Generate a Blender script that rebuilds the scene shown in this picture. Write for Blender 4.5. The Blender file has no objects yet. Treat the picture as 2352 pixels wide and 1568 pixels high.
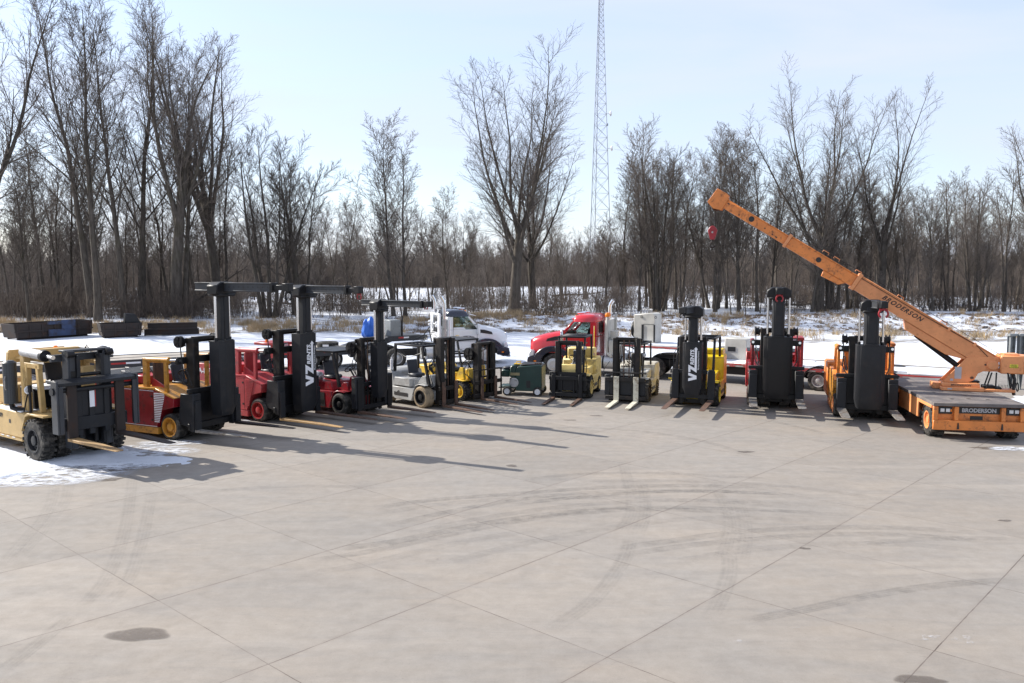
import bpy, bmesh, math, random
import numpy as np
from mathutils import Matrix, Vector
R = math.radians
S = bpy.context.scene
COL = S.collection

# ------------------------------------------------------------------ camera, sky, sun, exposure
CAM_H = 5.0
FPX, YH, IW, IH = 1950.0, 615.0, 2352.0, 1568.0
PITCH = math.atan((IH / 2 - YH) / FPX)
cam_d = bpy.data.cameras.new("camera")
cam = bpy.data.objects.new("camera", cam_d)
COL.objects.link(cam)
cam.location = (0, 0, CAM_H)
cam.rotation_euler = (math.pi / 2 - PITCH, 0, 0)
cam_d.sensor_width = 36
cam_d.lens = 36 * FPX / IW
cam_d.clip_start = 0.1
cam_d.clip_end = 6000
S.camera = cam

SUN_AZ, SUN_EL = 155.5, 33.0          # direction towards the sun, degrees from +X counter-clockwise, and elevation
world = bpy.data.worlds.new("World")
S.world = world
world.use_nodes = True
wn = world.node_tree
wn.nodes.clear()
w_out = wn.nodes.new("ShaderNodeOutputWorld")
w_bg = wn.nodes.new("ShaderNodeBackground")
w_sky = wn.nodes.new("ShaderNodeTexSky")
w_sky.sky_type = 'NISHITA'
w_sky.sun_disc = False
w_sky.sun_elevation = R(SUN_EL)
w_sky.sun_rotation = R(90 - SUN_AZ)
w_sky.altitude = 200
w_sky.air_density = 1.0
w_sky.dust_density = 0.8
w_sky.ozone_density = 2.2
w_tc = wn.nodes.new("ShaderNodeTexCoord")
w_map = wn.nodes.new("ShaderNodeMapping")
w_map.inputs['Rotation'].default_value = (0.1, 0.15, 0.5)
w_map.inputs['Scale'].default_value = (1.0, 2.2, 7.0)
w_noise = wn.nodes.new("ShaderNodeTexNoise")
w_noise.inputs['Scale'].default_value = 1.6
w_noise.inputs['Detail'].default_value = 7
w_noise.inputs['Roughness'].default_value = 0.55
w_noise.inputs['Distortion'].default_value = 0.4
w_ramp = wn.nodes.new("ShaderNodeMapRange")
w_ramp.inputs['From Min'].default_value = 0.35
w_ramp.inputs['From Max'].default_value = 0.75
w_ramp.inputs['To Min'].default_value = 0.55
w_ramp.inputs['To Max'].default_value = 0.95
w_mix = wn.nodes.new("ShaderNodeMixRGB")
w_mix.inputs['Color2'].default_value = (3.3, 3.56, 4.32, 1)   # thin veil of high cloud
wn.links.new(w_tc.outputs['Generated'], w_map.inputs['Vector'])
wn.links.new(w_map.outputs['Vector'], w_noise.inputs['Vector'])
wn.links.new(w_noise.outputs['Fac'], w_ramp.inputs['Value'])
wn.links.new(w_ramp.outputs['Result'], w_mix.inputs['Fac'])
wn.links.new(w_sky.outputs['Color'], w_mix.inputs['Color1'])
wn.links.new(w_mix.outputs['Color'], w_bg.inputs['Color'])
w_bg.inputs['Strength'].default_value = 0.125
wn.links.new(w_bg.outputs['Background'], w_out.inputs['Surface'])

sun_d = bpy.data.lights.new("sun", 'SUN')
sun_d.energy = 4.2
sun_d.angle = R(0.5)
sun_d.color = (1.0, 0.95, 0.87)
sun = bpy.data.objects.new("sun", sun_d)
COL.objects.link(sun)
_sd = Vector((math.cos(R(SUN_AZ)) * math.cos(R(SUN_EL)), math.sin(R(SUN_AZ)) * math.cos(R(SUN_EL)), math.sin(R(SUN_EL))))
sun.rotation_euler = _sd.to_track_quat('Z', 'Y').to_euler()
sun.location = (-40, 30, 40)

S.view_settings.view_transform = 'Standard'
S.view_settings.look = 'None'
S.view_settings.exposure = 1.0
S.view_settings.gamma = 1
S.view_settings.use_curve_mapping = False
S.cycles.max_bounces = 6
S.cycles.transparent_max_bounces = 12

def at(px, py, z=0.0):
    """the place on the level z that the photograph shows at pixel px, py (photo 2352 px wide)"""
    u, v = (px - IW / 2) / FPX, (py - IH / 2) / FPX
    d = (u, math.cos(PITCH) - v * math.sin(PITCH), -math.sin(PITCH) - v * math.cos(PITCH))
    t = (z - CAM_H) / d[2]
    return Vector((d[0] * t, d[1] * t, z))

# ------------------------------------------------------------------ mesh builder
class MB:
    def __init__(s):
        s.v, s.f, s.m = [], [], []
        s.T = None
    def add(s, vs, fs, mi=0):
        o = len(s.v)
        if s.T is not None:
            vs = [tuple(s.T @ Vector(p)) for p in vs]
        s.v += [tuple(p) for p in vs]
        s.f += [tuple(i + o for i in f) for f in fs]
        s.m += [mi] * len(fs)
        return s
    def box(s, x0, x1, y0, y1, z0, z1, mi=0):
        if x0 > x1: x0, x1 = x1, x0
        if y0 > y1: y0, y1 = y1, y0
        if z0 > z1: z0, z1 = z1, z0
        return s.add([(x0, y0, z0), (x1, y0, z0), (x1, y1, z0), (x0, y1, z0), (x0, y0, z1), (x1, y0, z1), (x1, y1, z1), (x0, y1, z1)],
              [(3, 2, 1, 0), (4, 5, 6, 7), (0, 1, 5, 4), (1, 2, 6, 5), (2, 3, 7, 6), (3, 0, 4, 7)], mi)
    def prism(s, pts, ax, a, b, mi=0):
        n = len(pts)
        if ax == 'y': g = lambda p, t: (p[0], t, p[1])
        elif ax == 'x': g = lambda p, t: (t, p[0], p[1])
        else: g = lambda p, t: (p[0], p[1], t)
        vs = [g(p, a) for p in pts] + [g(p, b) for p in pts]
        fs = [tuple(range(n))[::-1], tuple(range(n, 2 * n))] + [(i, (i + 1) % n, n + (i + 1) % n, n + i) for i in range(n)]
        return s.add(vs, fs, mi)
    def bar(s, p, q, w, h=None, mi=0):
        p, q = Vector(p), Vector(q)
        h = h or w
        d = (q - p).normalized()
        up = Vector((0, 0, 1)) if abs(d.z) < 0.95 else Vector((1, 0, 0))
        a = d.cross(up).normalized() * w / 2
        b = a.cross(d).normalized() * h / 2
        vs = []
        for c in (p, q):
            vs += [c - a - b, c + a - b, c + a + b, c - a + b]
        return s.add(vs, [(3, 2, 1, 0), (4, 5, 6, 7), (0, 1, 5, 4), (1, 2, 6, 5), (2, 3, 7, 6), (3, 0, 4, 7)], mi)
    def cyl(s, p, q, r, n=16, r2=None, mi=0):
        p, q = Vector(p), Vector(q)
        r2 = r if r2 is None else r2
        d = (q - p).normalized()
        up = Vector((0, 0, 1)) if abs(d.z) < 0.95 else Vector((1, 0, 0))
        a = d.cross(up).normalized()
        b = a.cross(d)
        vs = []
        for c, rr in ((p, r), (q, r2)):
            vs += [c + (a * math.cos(2 * math.pi * i / n) + b * math.sin(2 * math.pi * i / n)) * rr for i in range(n)]
        return s.add(vs, [tuple(range(n))[::-1], tuple(range(n, 2 * n))] + [(i, (i + 1) % n, n + (i + 1) % n, n + i) for i in range(n)], mi)
    def tube(s, pts, r, n=8, closed=False, mi=0):
        P = [Vector(p) for p in pts]
        m = len(P)
        rs = r if isinstance(r, (list, tuple)) else [r] * m
        vs = []
        prev = None
        for i in range(m):
            if closed: d = P[(i + 1) % m] - P[i - 1]
            else: d = P[min(i + 1, m - 1)] - P[max(i - 1, 0)]
            d.normalize()
            if prev is None:
                up = Vector((0, 0, 1)) if abs(d.z) < 0.9 else Vector((1, 0, 0))
                a = d.cross(up).normalized()
            else:
                a = (prev - d * prev.dot(d)).normalized()
            prev = a
            b = d.cross(a)
            vs += [P[i] + (a * math.cos(2 * math.pi * k / n) + b * math.sin(2 * math.pi * k / n)) * rs[i] for k in range(n)]
        fs = []
        for i in range(m if closed else m - 1):
            j = (i + 1) % m
            fs += [(i * n + k, i * n + (k + 1) % n, j * n + (k + 1) % n, j * n + k) for k in range(n)]
        if not closed:
            fs += [tuple(range(n))[::-1], tuple(range((m - 1) * n, m * n))]
        return s.add(vs, fs, mi)
    def ring(s, c, R_, r, ax='z', n=20, k=8, a0=0, a1=360, mi=0):
        full = a1 - a0 >= 360
        pts = []
        for i in range(n if full else n + 1):
            t = R(a0 + (a1 - a0) * i / n)
            e = {'z': (math.cos(t), math.sin(t), 0), 'y': (math.cos(t), 0, math.sin(t)), 'x': (0, math.cos(t), math.sin(t))}[ax]
            pts.append(Vector(c) + Vector(e) * R_)
        return s.tube(pts, r, k, full, mi)
    def lathe(s, prof, c, n=28, mi=0, ax='y'):
        """prof: list of (radius, offset along the axis)"""
        vs, m = [], len(prof)
        for i in range(n):
            t = 2 * math.pi * i / n
            for r, o in prof:
                a, b = r * math.cos(t), r * math.sin(t)
                e = {'y': (a, o, b), 'z': (a, b, o), 'x': (o, a, b)}[ax]
                vs.append((c[0] + e[0], c[1] + e[1], c[2] + e[2]))
        fs = []
        for i in range(n):
            j = (i + 1) % n
            fs += [(i * m + k, j * m + k, j * m + k + 1, i * m + k + 1) for k in range(m - 1)]
        return s.add(vs, fs, mi)
    def loft(s, rings, mi=0, caps=True):
        n = len(rings[0])
        vs = [p for r in rings for p in r]
        fs = []
        for i in range(len(rings) - 1):
            fs += [(i * n + k, i * n + (k + 1) % n, (i + 1) * n + (k + 1) % n, (i + 1) * n + k) for k in range(n)]
        if caps:
            fs += [tuple(range(n))[::-1], tuple(range((len(rings) - 1) * n, len(rings) * n))]
        return s.add(vs, fs, mi)
    def build(s, name, mat, parent=None, bevel=0.0, angle=35, recalc=True):
        me = bpy.data.meshes.new(name)
        me.from_pydata(s.v, [], s.f)
        if recalc:
            b = bmesh.new(); b.from_mesh(me)
            bmesh.ops.recalc_face_normals(b, faces=b.faces)
            b.to_mesh(me); b.free()
        mats = mat if isinstance(mat, (list, tuple)) else [mat]
        for m in mats: me.materials.append(m)
        if len(mats) > 1: me.polygons.foreach_set('material_index', s.m)
        me.shade_smooth()
        me.set_sharp_from_angle(angle=R(angle))
        o = bpy.data.objects.new(name, me)
        COL.objects.link(o)
        if parent is not None: o.parent = parent
        if bevel:
            mo = o.modifiers.new("bevel", 'BEVEL'); mo.width = bevel; mo.segments = 1; mo.limit_method = 'ANGLE'; mo.angle_limit = R(40)
        return o

def tag(o, label=None, cat=None, group=None, kind=None):
    if label: o['label'] = label
    if cat: o['category'] = cat
    if group: o['group'] = group
    if kind: o['kind'] = kind
    return o

def thing(name, label, cat, loc=(0, 0, 0), rz=0.0, group=None):
    o = bpy.data.objects.new(name, None)
    COL.objects.link(o)
    o.empty_display_size = 0.3
    o.location = loc
    o.rotation_euler = (0, 0, R(rz))
    return tag(o, label, cat, group)

def text(name, body, parent, M, size, mat, bold=0.0, shear=0.0, align='CENTER', ext=0.003, spacing=1.0):
    """M: 4x4 matrix whose x axis runs along the line and y axis is up"""
    cu = bpy.data.curves.new(name, 'FONT')
    cu.body = body; cu.size = size; cu.offset = bold; cu.shear = shear; cu.extrude = ext
    cu.align_x = align; cu.align_y = 'CENTER'; cu.space_character = spacing; cu.resolution_u = 3
    tmp = bpy.data.objects.new(name + "_curve", cu)
    me = bpy.data.meshes.new_from_object(tmp)
    bpy.data.objects.remove(tmp)
    me.transform(M)
    me.materials.clear(); me.materials.append(mat)
    o = bpy.data.objects.new(name, me)
    COL.objects.link(o); o.parent = parent
    return o

def frame(o, xd, yd):
    xd, yd = Vector(xd).normalized(), Vector(yd).normalized()
    zd = xd.cross(yd)
    return Matrix(((xd.x, yd.x, zd.x, o[0]), (xd.y, yd.y, zd.y, o[1]), (xd.z, yd.z, zd.z, o[2]), (0, 0, 0, 1)))

# ------------------------------------------------------------------ materials
def newmat(name):
    m = bpy.data.materials.new(name); m.use_nodes = True
    nt = m.node_tree
    b = nt.nodes['Principled BSDF']
    return m, nt, b

def surf(name, col, rough=0.5, metal=0.0, var=0.18, scale=2.5, dirt=None, dirt_amt=0.35, dscale=5.0, bump=0.0, spec=0.5, coat=0.0):
    """a surface with uneven tone, and dirt or rust in patches of its own"""
    m, nt, b = newmat(name)
    N, L = nt.nodes, nt.links
    tc = N.new("ShaderNodeTexCoord")
    n1 = N.new("ShaderNodeTexNoise"); n1.inputs['Scale'].default_value = scale; n1.inputs['Detail'].default_value = 5; n1.inputs['Roughness'].default_value = 0.6
    L.new(tc.outputs['Object'], n1.inputs['Vector'])
    mr = N.new("ShaderNodeMapRange"); mr.inputs['From Min'].default_value = 0.3; mr.inputs['From Max'].default_value = 0.7
    mr.inputs['To Min'].default_value = 1 - var; mr.inputs['To Max'].default_value = 1 + var
    L.new(n1.outputs['Fac'], mr.inputs['Value'])
    mul = N.new("ShaderNodeMixRGB"); mul.blend_type = 'MULTIPLY'; mul.inputs['Fac'].default_value = 1
    mul.inputs['Color1'].default_value = (*col, 1)
    L.new(mr.outputs['Result'], mul.inputs['Color2'])
    last = mul.outputs['Color']
    if dirt:
        n2 = N.new("ShaderNodeTexNoise"); n2.inputs['Scale'].default_value = dscale; n2.inputs['Detail'].default_value = 9; n2.inputs['Roughness'].default_value = 0.7
        L.new(tc.outputs['Object'], n2.inputs['Vector'])
        r2 = N.new("ShaderNodeMapRange"); r2.inputs['From Min'].default_value = 0.62 - 0.3 * dirt_amt; r2.inputs['From Max'].default_value = 0.78 - 0.25 * dirt_amt
        L.new(n2.outputs['Fac'], r2.inputs['Value'])
        mx = N.new("ShaderNodeMixRGB"); mx.inputs['Color2'].default_value = (*dirt, 1)
        L.new(last, mx.inputs['Color1']); L.new(r2.outputs['Result'], mx.inputs['Fac'])
        last = mx.outputs['Color']
        rr = N.new("ShaderNodeMapRange"); rr.inputs['To Min'].default_value = rough; rr.inputs['To Max'].default_value = min(1, rough + 0.35)
        L.new(r2.outputs['Result'], rr.inputs['Value']); L.new(rr.outputs['Result'], b.inputs['Roughness'])
    else:
        b.inputs['Roughness'].default_value = rough
    L.new(last, b.inputs['Base Color'])
    b.inputs['Metallic'].default_value = metal
    b.inputs['Specular IOR Level'].default_value = spec
    b.inputs['Coat Weight'].default_value = coat
    if bump:
        bp = N.new("ShaderNodeBump"); bp.inputs['Strength'].default_value = bump; bp.inputs['Distance'].default_value = 0.02
        n3 = N.new("ShaderNodeTexNoise"); n3.inputs['Scale'].default_value = scale * 8; n3.inputs['Detail'].default_value = 6
        L.new(tc.outputs['Object'], n3.inputs['Vector']); L.new(n3.outputs['Fac'], bp.inputs['Height']); L.new(bp.outputs['Normal'], b.inputs['Normal'])
    return m

RUST = (0.11, 0.045, 0.022)
GRIME = (0.045, 0.038, 0.032)
DUST = (0.24, 0.21, 0.175)
M = dict(
    black=surf("black_paint", (0.008, 0.008, 0.0095), 0.45, dirt=(0.022, 0.019, 0.018), dirt_amt=0.3, dscale=3, spec=0.35),
    charcoal=surf("charcoal_steel", (0.0135, 0.0145, 0.0175), 0.5, dirt=(0.035, 0.03, 0.028), dirt_amt=0.28, dscale=4, spec=0.35),
    mast=surf("greasy_mast_steel", (0.0115, 0.01, 0.0095), 0.45, dirt=(0.05, 0.033, 0.024), dirt_amt=0.3, dscale=6, spec=0.35),
    slate=surf("slate_paint", (0.031, 0.034, 0.04), 0.5, dirt=GRIME, dirt_amt=0.25, dscale=4),
    rubber=surf("rubber", (0.018, 0.017, 0.016), 0.75, dirt=(0.11, 0.1, 0.088), dirt_amt=0.55, dscale=6, bump=0.2, spec=0.3),
    tan_rubber=surf("dusty_tan_rubber", (0.3, 0.23, 0.15), 0.85, dirt=(0.12, 0.1, 0.075), dirt_amt=0.45, dscale=6, bump=0.2, spec=0.2),
    grey_rubber=surf("dusty_grey_rubber", (0.1, 0.09, 0.078), 0.85, dirt=(0.045, 0.04, 0.036), dirt_amt=0.4, dscale=6, bump=0.2, spec=0.2),
    chrome=surf("chrome", (0.82, 0.83, 0.85), 0.12, 1.0, var=0.04),
    steel=surf("bare_steel", (0.42, 0.41, 0.4), 0.42, 0.8, dirt=GRIME, dirt_amt=0.3),
    alu=surf("dull_aluminium", (0.5, 0.5, 0.5), 0.45, 0.7, dirt=(0.2, 0.19, 0.18), dirt_amt=0.3),
    rust=surf("rusty_fork_steel", (0.105, 0.055, 0.034), 0.65, dirt=(0.05, 0.035, 0.028), dirt_amt=0.5, dscale=4),
    rust_dark=surf("dark_rust", (0.024, 0.016, 0.013), 0.75, dirt=(0.06, 0.032, 0.021), dirt_amt=0.35, dscale=1.6),
    wornfork=surf("worn_fork_steel", (0.25, 0.235, 0.215), 0.5, 0.4, dirt=(0.1, 0.07, 0.05), dirt_amt=0.5, dscale=4),
    woodfork=surf("worn_yellow_fork", (0.36, 0.22, 0.09), 0.6, dirt=(0.14, 0.085, 0.045), dirt_amt=0.45, dscale=4),
    paleflork=surf("cream_fork_paint", (0.6, 0.57, 0.46), 0.6, dirt=(0.2, 0.13, 0.07), dirt_amt=0.3, dscale=4),
    tan=surf("tan_paint", (0.47, 0.315, 0.125), 0.5, dirt=(0.3, 0.2, 0.1), dirt_amt=0.12, dscale=4),
    red=surf("red_paint", (0.36, 0.018, 0.02), 0.35, dirt=(0.1, 0.026, 0.026), dirt_amt=0.34, dscale=7, coat=0.15),
    darkred=surf("dark_red_paint", (0.25, 0.01, 0.018), 0.35, dirt=(0.07, 0.018, 0.018), dirt_amt=0.32, dscale=7, coat=0.15),
    fadedred=surf("faded_red_paint", (0.42, 0.045, 0.05), 0.45, dirt=(0.2, 0.06, 0.055), dirt_amt=0.3, dscale=3),
    truckred=surf("truck_red_paint", (0.52, 0.012, 0.022), 0.22, var=0.06, coat=0.6),
    amber=surf("orange_yellow_paint", (0.5, 0.23, 0.03), 0.4, dirt=(0.16, 0.075, 0.03), dirt_amt=0.36, dscale=6),
    orange=surf("orange_paint", (0.74, 0.24, 0.04), 0.42, dirt=(0.24, 0.09, 0.035), dirt_amt=0.34, dscale=6),
    crane=surf("pale_orange_paint", (0.72, 0.285, 0.11), 0.42, dirt=(0.4, 0.15, 0.06), dirt_amt=0.24, dscale=5),
    crane2=surf("strong_orange_paint", (0.66, 0.21, 0.045), 0.4, dirt=(0.13, 0.055, 0.03), dirt_amt=0.3, dscale=6),
    yellow=surf("yellow_paint", (0.66, 0.43, 0.04), 0.42, dirt=(0.2, 0.13, 0.045), dirt_amt=0.25, dscale=4),
    cream=surf("cream_yellow_paint", (0.66, 0.5, 0.17), 0.5, dirt=(0.27, 0.2, 0.1), dirt_amt=0.3, dscale=4),
    bright=surf("bright_yellow_paint", (0.72, 0.5, 0.015), 0.38, dirt=(0.25, 0.17, 0.03), dirt_amt=0.15, dscale=4),
    silver=surf("silver_grey_paint", (0.36, 0.36, 0.35), 0.5, dirt=(0.2, 0.17, 0.14), dirt_amt=0.35, dscale=3.5),
    beige=surf("beige_grey_paint", (0.46, 0.43, 0.36), 0.5, dirt=(0.27, 0.22, 0.15), dirt_amt=0.4, dscale=3),
    white=surf("white_paint", (0.74, 0.75, 0.77), 0.25, var=0.04, coat=0.4),
    offwhite=surf("offwhite_paint", (0.47, 0.455, 0.41), 0.45, dirt=(0.35, 0.32, 0.27), dirt_amt=0.25),
    navy=surf("navy_paint", (0.012, 0.016, 0.035), 0.25, coat=0.5),
    green=surf("dark_green_paint", (0.012, 0.04, 0.032), 0.38, dirt=(0.05, 0.06, 0.05), dirt_amt=0.2, dscale=5),
    seat=surf("dark_vinyl", (0.022, 0.026, 0.036), 0.5),
    brass=surf("brass_plate", (0.3, 0.26, 0.15), 0.4, 0.6),
    whitemark=surf("white_marking", (0.8, 0.8, 0.82), 0.5, var=0.04),
    greymark=surf("grey_marking", (0.42, 0.42, 0.44), 0.5, var=0.1),
    blackmark=surf("black_marking", (0.015, 0.014, 0.014), 0.5),
    redmark=surf("red_marking", (0.42, 0.03, 0.03), 0.5),
    yellowmark=surf("yellow_marking", (0.75, 0.66, 0.05), 0.5),
    deck=surf("worn_grey_deck", (0.12, 0.105, 0.1), 0.7, var=0.3, dirt=(0.2, 0.17, 0.15), dirt_amt=0.5, dscale=2, bump=0.2),
    timber=surf("weathered_planks", (0.3, 0.27, 0.235), 0.85, var=0.3, scale=1.5),
    blue=surf("blue_tarp", (0.02, 0.13, 0.55), 0.4, bump=0.5),
    bluesteel=surf("faded_blue_steel", (0.03, 0.05, 0.11), 0.6, dirt=(0.04, 0.03, 0.026), dirt_amt=0.55, dscale=1.5),
    hookred=surf("hook_red", (0.3, 0.014, 0.022), 0.4, dirt=(0.15, 0.03, 0.03), dirt_amt=0.3),
    amberlamp=surf("amber_lens", (0.85, 0.22, 0.01), 0.2),
    lens=surf("clear_lens", (0.7, 0.72, 0.75), 0.12, 0.3, var=0.05),
    snow_on=surf("settled_snow", (0.66, 0.69, 0.74), 0.8, var=0.06, bump=0.3, spec=0.2),
    cord=surf("brown_chain", (0.16, 0.08, 0.04), 0.8),
    hose=surf("black_hose", (0.014, 0.014, 0.015), 0.45),
    galv=surf("galvanised_steel", (0.22, 0.235, 0.24), 0.5, 0.3, dirt=(0.12, 0.12, 0.12), dirt_amt=0.3),
    towersteel=surf("tower_steel", (0.34, 0.36, 0.4), 0.6, 0.2),
)

def glass_mat(name, tint):
    m, nt, b = newmat(name)
    N, L = nt.nodes, nt.links
    N.remove(b)
    out = N['Material Output']
    tr = N.new("ShaderNodeBsdfTransparent"); tr.inputs['Color'].default_value = (*tint, 1)
    gl = N.new("ShaderNodeBsdfGlossy"); gl.inputs['Roughness'].default_value = 0.03
    fr = N.new("ShaderNodeFresnel"); fr.inputs['IOR'].default_value = 1.7
    mx = N.new("ShaderNodeMixShader")
    L.new(fr.outputs['Fac'], mx.inputs['Fac']); L.new(tr.outputs[0], mx.inputs[1]); L.new(gl.outputs[0], mx.inputs[2])
    L.new(mx.outputs[0], out.inputs['Surface'])
    return m
M['glass'] = glass_mat("tinted_glass", (0.7, 0.78, 0.76))
# ------------------------------------------------------------------ ground
def vnoise(x, y, seed=0):
    """smooth value noise on arrays"""
    xi, yi = np.floor(x).astype(np.int64), np.floor(y).astype(np.int64)
    xf, yf = x - xi, y - yi
    u, v = xf * xf * (3 - 2 * xf), yf * yf * (3 - 2 * yf)
    def h(a, b):
        k = (a * 374761393 + b * 668265263 + seed * 1442695041) & 0x7fffffff
        k = ((k ^ (k >> 13)) * 1274126177) & 0x7fffffff
        return ((k ^ (k >> 16)) & 0xffff) / 65535.0
    return (h(xi, yi) * (1 - u) + h(xi + 1, yi) * u) * (1 - v) + (h(xi, yi + 1) * (1 - u) + h(xi + 1, yi + 1) * u) * v
def fbm(x, y, o=4, seed=0):
    s, a, t = 0, 1.0, 0
    for i in range(o):
        s = s + a * vnoise(x * 2 ** i, y * 2 ** i, seed + i * 7); t += a; a *= 0.5
    return s / t
def sstep(a, b, x):
    t = np.clip((x - a) / (b - a), 0, 1)
    return t * t * (3 - 2 * t)

def bank_line(x):            # where the foot of the snowy bank runs
    return 66.0 + 0.03 * np.clip(x, -60, 60) * 0 + 1.5 * np.sin(x * 0.07)
def ground_z(x, y):
    x, y = np.asarray(x, float), np.asarray(y, float)
    far = sstep(37, 48, y)
    z = far * 0.06 * (fbm(x * 0.5, y * 0.5, 4, 3) - 0.5) * 2
    right = sstep(-12, 2, x)
    b = bank_line(x)
    z = z + right * 0.75 * sstep(b, b + 7, y) * (0.75 + 0.5 * fbm(x * 0.15, y * 0.15, 2, 9)) + right * sstep(b, b + 3, y) * (1 - sstep(b + 12, b + 18, y)) * 0.16 * (fbm(x * 1.3, y * 1.3, 3, 11) - 0.4) * 2
    z = z + (1 - right) * 0.5 * sstep(66, 76, y)
    z = z + sstep(80, 110, y) * 0.8 * (fbm(x * 0.04, y * 0.04, 3, 5) - 0.55)
    return z

def grid_mesh(xs, ys, zf):
    X, Y = np.meshgrid(xs, ys)
    Z = zf(X, Y)
    nx, ny = len(xs), len(ys)
    v = np.stack([X.ravel(), Y.ravel(), Z.ravel()], 1)
    i = np.arange(nx * ny).reshape(ny, nx)
    f = np.stack([i[:-1, :-1].ravel(), i[:-1, 1:].ravel(), i[1:, 1:].ravel(), i[1:, :-1].ravel()], 1)
    return v, f

def np_mesh(name, v, f, mat, attr=None, smooth=True):
    """v (n,3), f (m,3 or 4) -> mesh; fast path"""
    me = bpy.data.meshes.new(name)
    k = f.shape[1]
    me.vertices.add(len(v)); me.vertices.foreach_set('co', np.ascontiguousarray(v, dtype=np.float32).ravel())
    me.loops.add(f.size); me.loops.foreach_set('vertex_index', np.ascontiguousarray(f, dtype=np.int32).ravel())
    me.polygons.add(len(f)); me.polygons.foreach_set('loop_start', np.arange(0, f.size, k, dtype=np.int32))
    if attr is not None:
        for an, av in attr.items():
            a = me.attributes.new(an, 'FLOAT', 'POINT'); a.data.foreach_set('value', np.ascontiguousarray(av, dtype=np.float32).ravel())
    me.update(calc_edges=True)
    me.validate()
    if smooth: me.polygons.foreach_set('use_smooth', np.ones(len(f), dtype=bool))
    me.materials.append(mat)
    return me
def link(name, me, parent=None):
    o = bpy.data.objects.new(name, me); COL.objects.link(o)
    if parent is not None: o.parent = parent
    return o

def nz(N, L, vec, scale, detail=5, rough=0.6, dist=0.0):
    n = N.new("ShaderNodeTexNoise"); n.inputs['Scale'].default_value = scale; n.inputs['Detail'].default_value = detail
    n.inputs['Roughness'].default_value = rough; n.inputs['Distortion'].default_value = dist
    L.new(vec, n.inputs['Vector']); return n.outputs['Fac']
def mr(N, L, val, a, b, c=0.0, d=1.0, smooth=False):
    n = N.new("ShaderNodeMapRange"); n.inputs['From Min'].default_value = a; n.inputs['From Max'].default_value = b
    n.inputs['To Min'].default_value = c; n.inputs['To Max'].default_value = d
    if smooth: n.interpolation_type = 'SMOOTHSTEP'
    L.new(val, n.inputs['Value']); return n.outputs['Result']
def mth(N, L, op, a, b=None):
    n = N.new("ShaderNodeMath"); n.operation = op
    for i, q in enumerate((a, b)):
        if q is None: continue
        if isinstance(q, (int, float)): n.inputs[i].default_value = q
        else: L.new(q, n.inputs[i])
    return n.outputs[0]
def mixc(N, L, fac, a, b, mode='MIX'):
    n = N.new("ShaderNodeMixRGB"); n.blend_type = mode
    for s_, q in (('Fac', fac), ('Color1', a), ('Color2', b)):
        if isinstance(q, (int, float)): n.inputs[s_].default_value = q
        elif isinstance(q, tuple): n.inputs[s_].default_value = (*q, 1)
        else: L.new(q, n.inputs[s_])
    return n.outputs['Color']
def vmap(N, L, vec, rot=0.0, scale=(1, 1, 1), loc=(0, 0, 0)):
    n = N.new("ShaderNodeMapping"); n.inputs['Rotation'].default_value = (0, 0, rot); n.inputs['Scale'].default_value = scale; n.inputs['Location'].default_value = loc
    L.new(vec, n.inputs['Vector']); return n.outputs['Vector']

def ground_material():
    m, nt, b = newmat("snowy_ground")
    N, L = nt.nodes, nt.links
    tc = N.new("ShaderNodeTexCoord"); P = tc.outputs['Object']
    at_s = N.new("ShaderNodeAttribute"); at_s.attribute_name = 'snow'
    at_g = N.new("ShaderNodeAttribute"); at_g.attribute_name = 'gravel'
    n_big = nz(N, L, P, 0.35, 6, 0.65)
    n_mid = nz(N, L, vmap(N, L, P, 0.2, (0.5, 1.3, 1)), 1.6, 7, 0.7)
    n_fin = nz(N, L, P, 9, 6, 0.75)
    litter = mixc(N, L, n_fin, (0.05, 0.036, 0.026), (0.2, 0.15, 0.1))
    gravel = mixc(N, L, mr(N, L, n_mid, 0.3, 0.7), (0.13, 0.118, 0.105), (0.31, 0.285, 0.26))
    gravel = mixc(N, L, mr(N, L, n_fin, 0.35, 0.65), gravel, (0.24, 0.22, 0.2))
    soil = mixc(N, L, at_g.outputs['Fac'], litter, gravel)
    t = mth(N, L, 'ADD', mth(N, L, 'MULTIPLY', n_mid, 0.6), mth(N, L, 'MULTIPLY', n_big, 0.25))
    t = mth(N, L, 'ADD', t, mth(N, L, 'MULTIPLY', n_fin, 0.25))
    k = mth(N, L, 'ADD', mth(N, L, 'SUBTRACT', t, 0.55), mth(N, L, 'SUBTRACT', at_s.outputs['Fac'], 0.5))
    sn = mr(N, L, k, -0.03, 0.06)
    rut = nz(N, L, vmap(N, L, P, 0.12, (0.06, 1.1, 1)), 1.3, 5, 0.65)
    snow = mixc(N, L, n_mid, (0.52, 0.55, 0.61), (0.7, 0.725, 0.77))
    snow = mixc(N, L, mr(N, L, rut, 0.5, 0.68, 0, 0.55), snow, (0.43, 0.46, 0.53))
    L.new(mixc(N, L, sn, soil, snow), b.inputs['Base Color'])
    b.inputs['Roughness'].default_value = 0.85
    b.inputs['Specular IOR Level'].default_value = 0.25
    bp = N.new("ShaderNodeBump"); bp.inputs['Strength'].default_value = 0.6; bp.inputs['Distance'].default_value = 0.05
    L.new(mth(N, L, 'ADD', n_fin, mth(N, L, 'MULTIPLY', sn, 0.8)), bp.inputs['Height']); L.new(bp.outputs['Normal'], b.inputs['Normal'])
    return m

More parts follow.
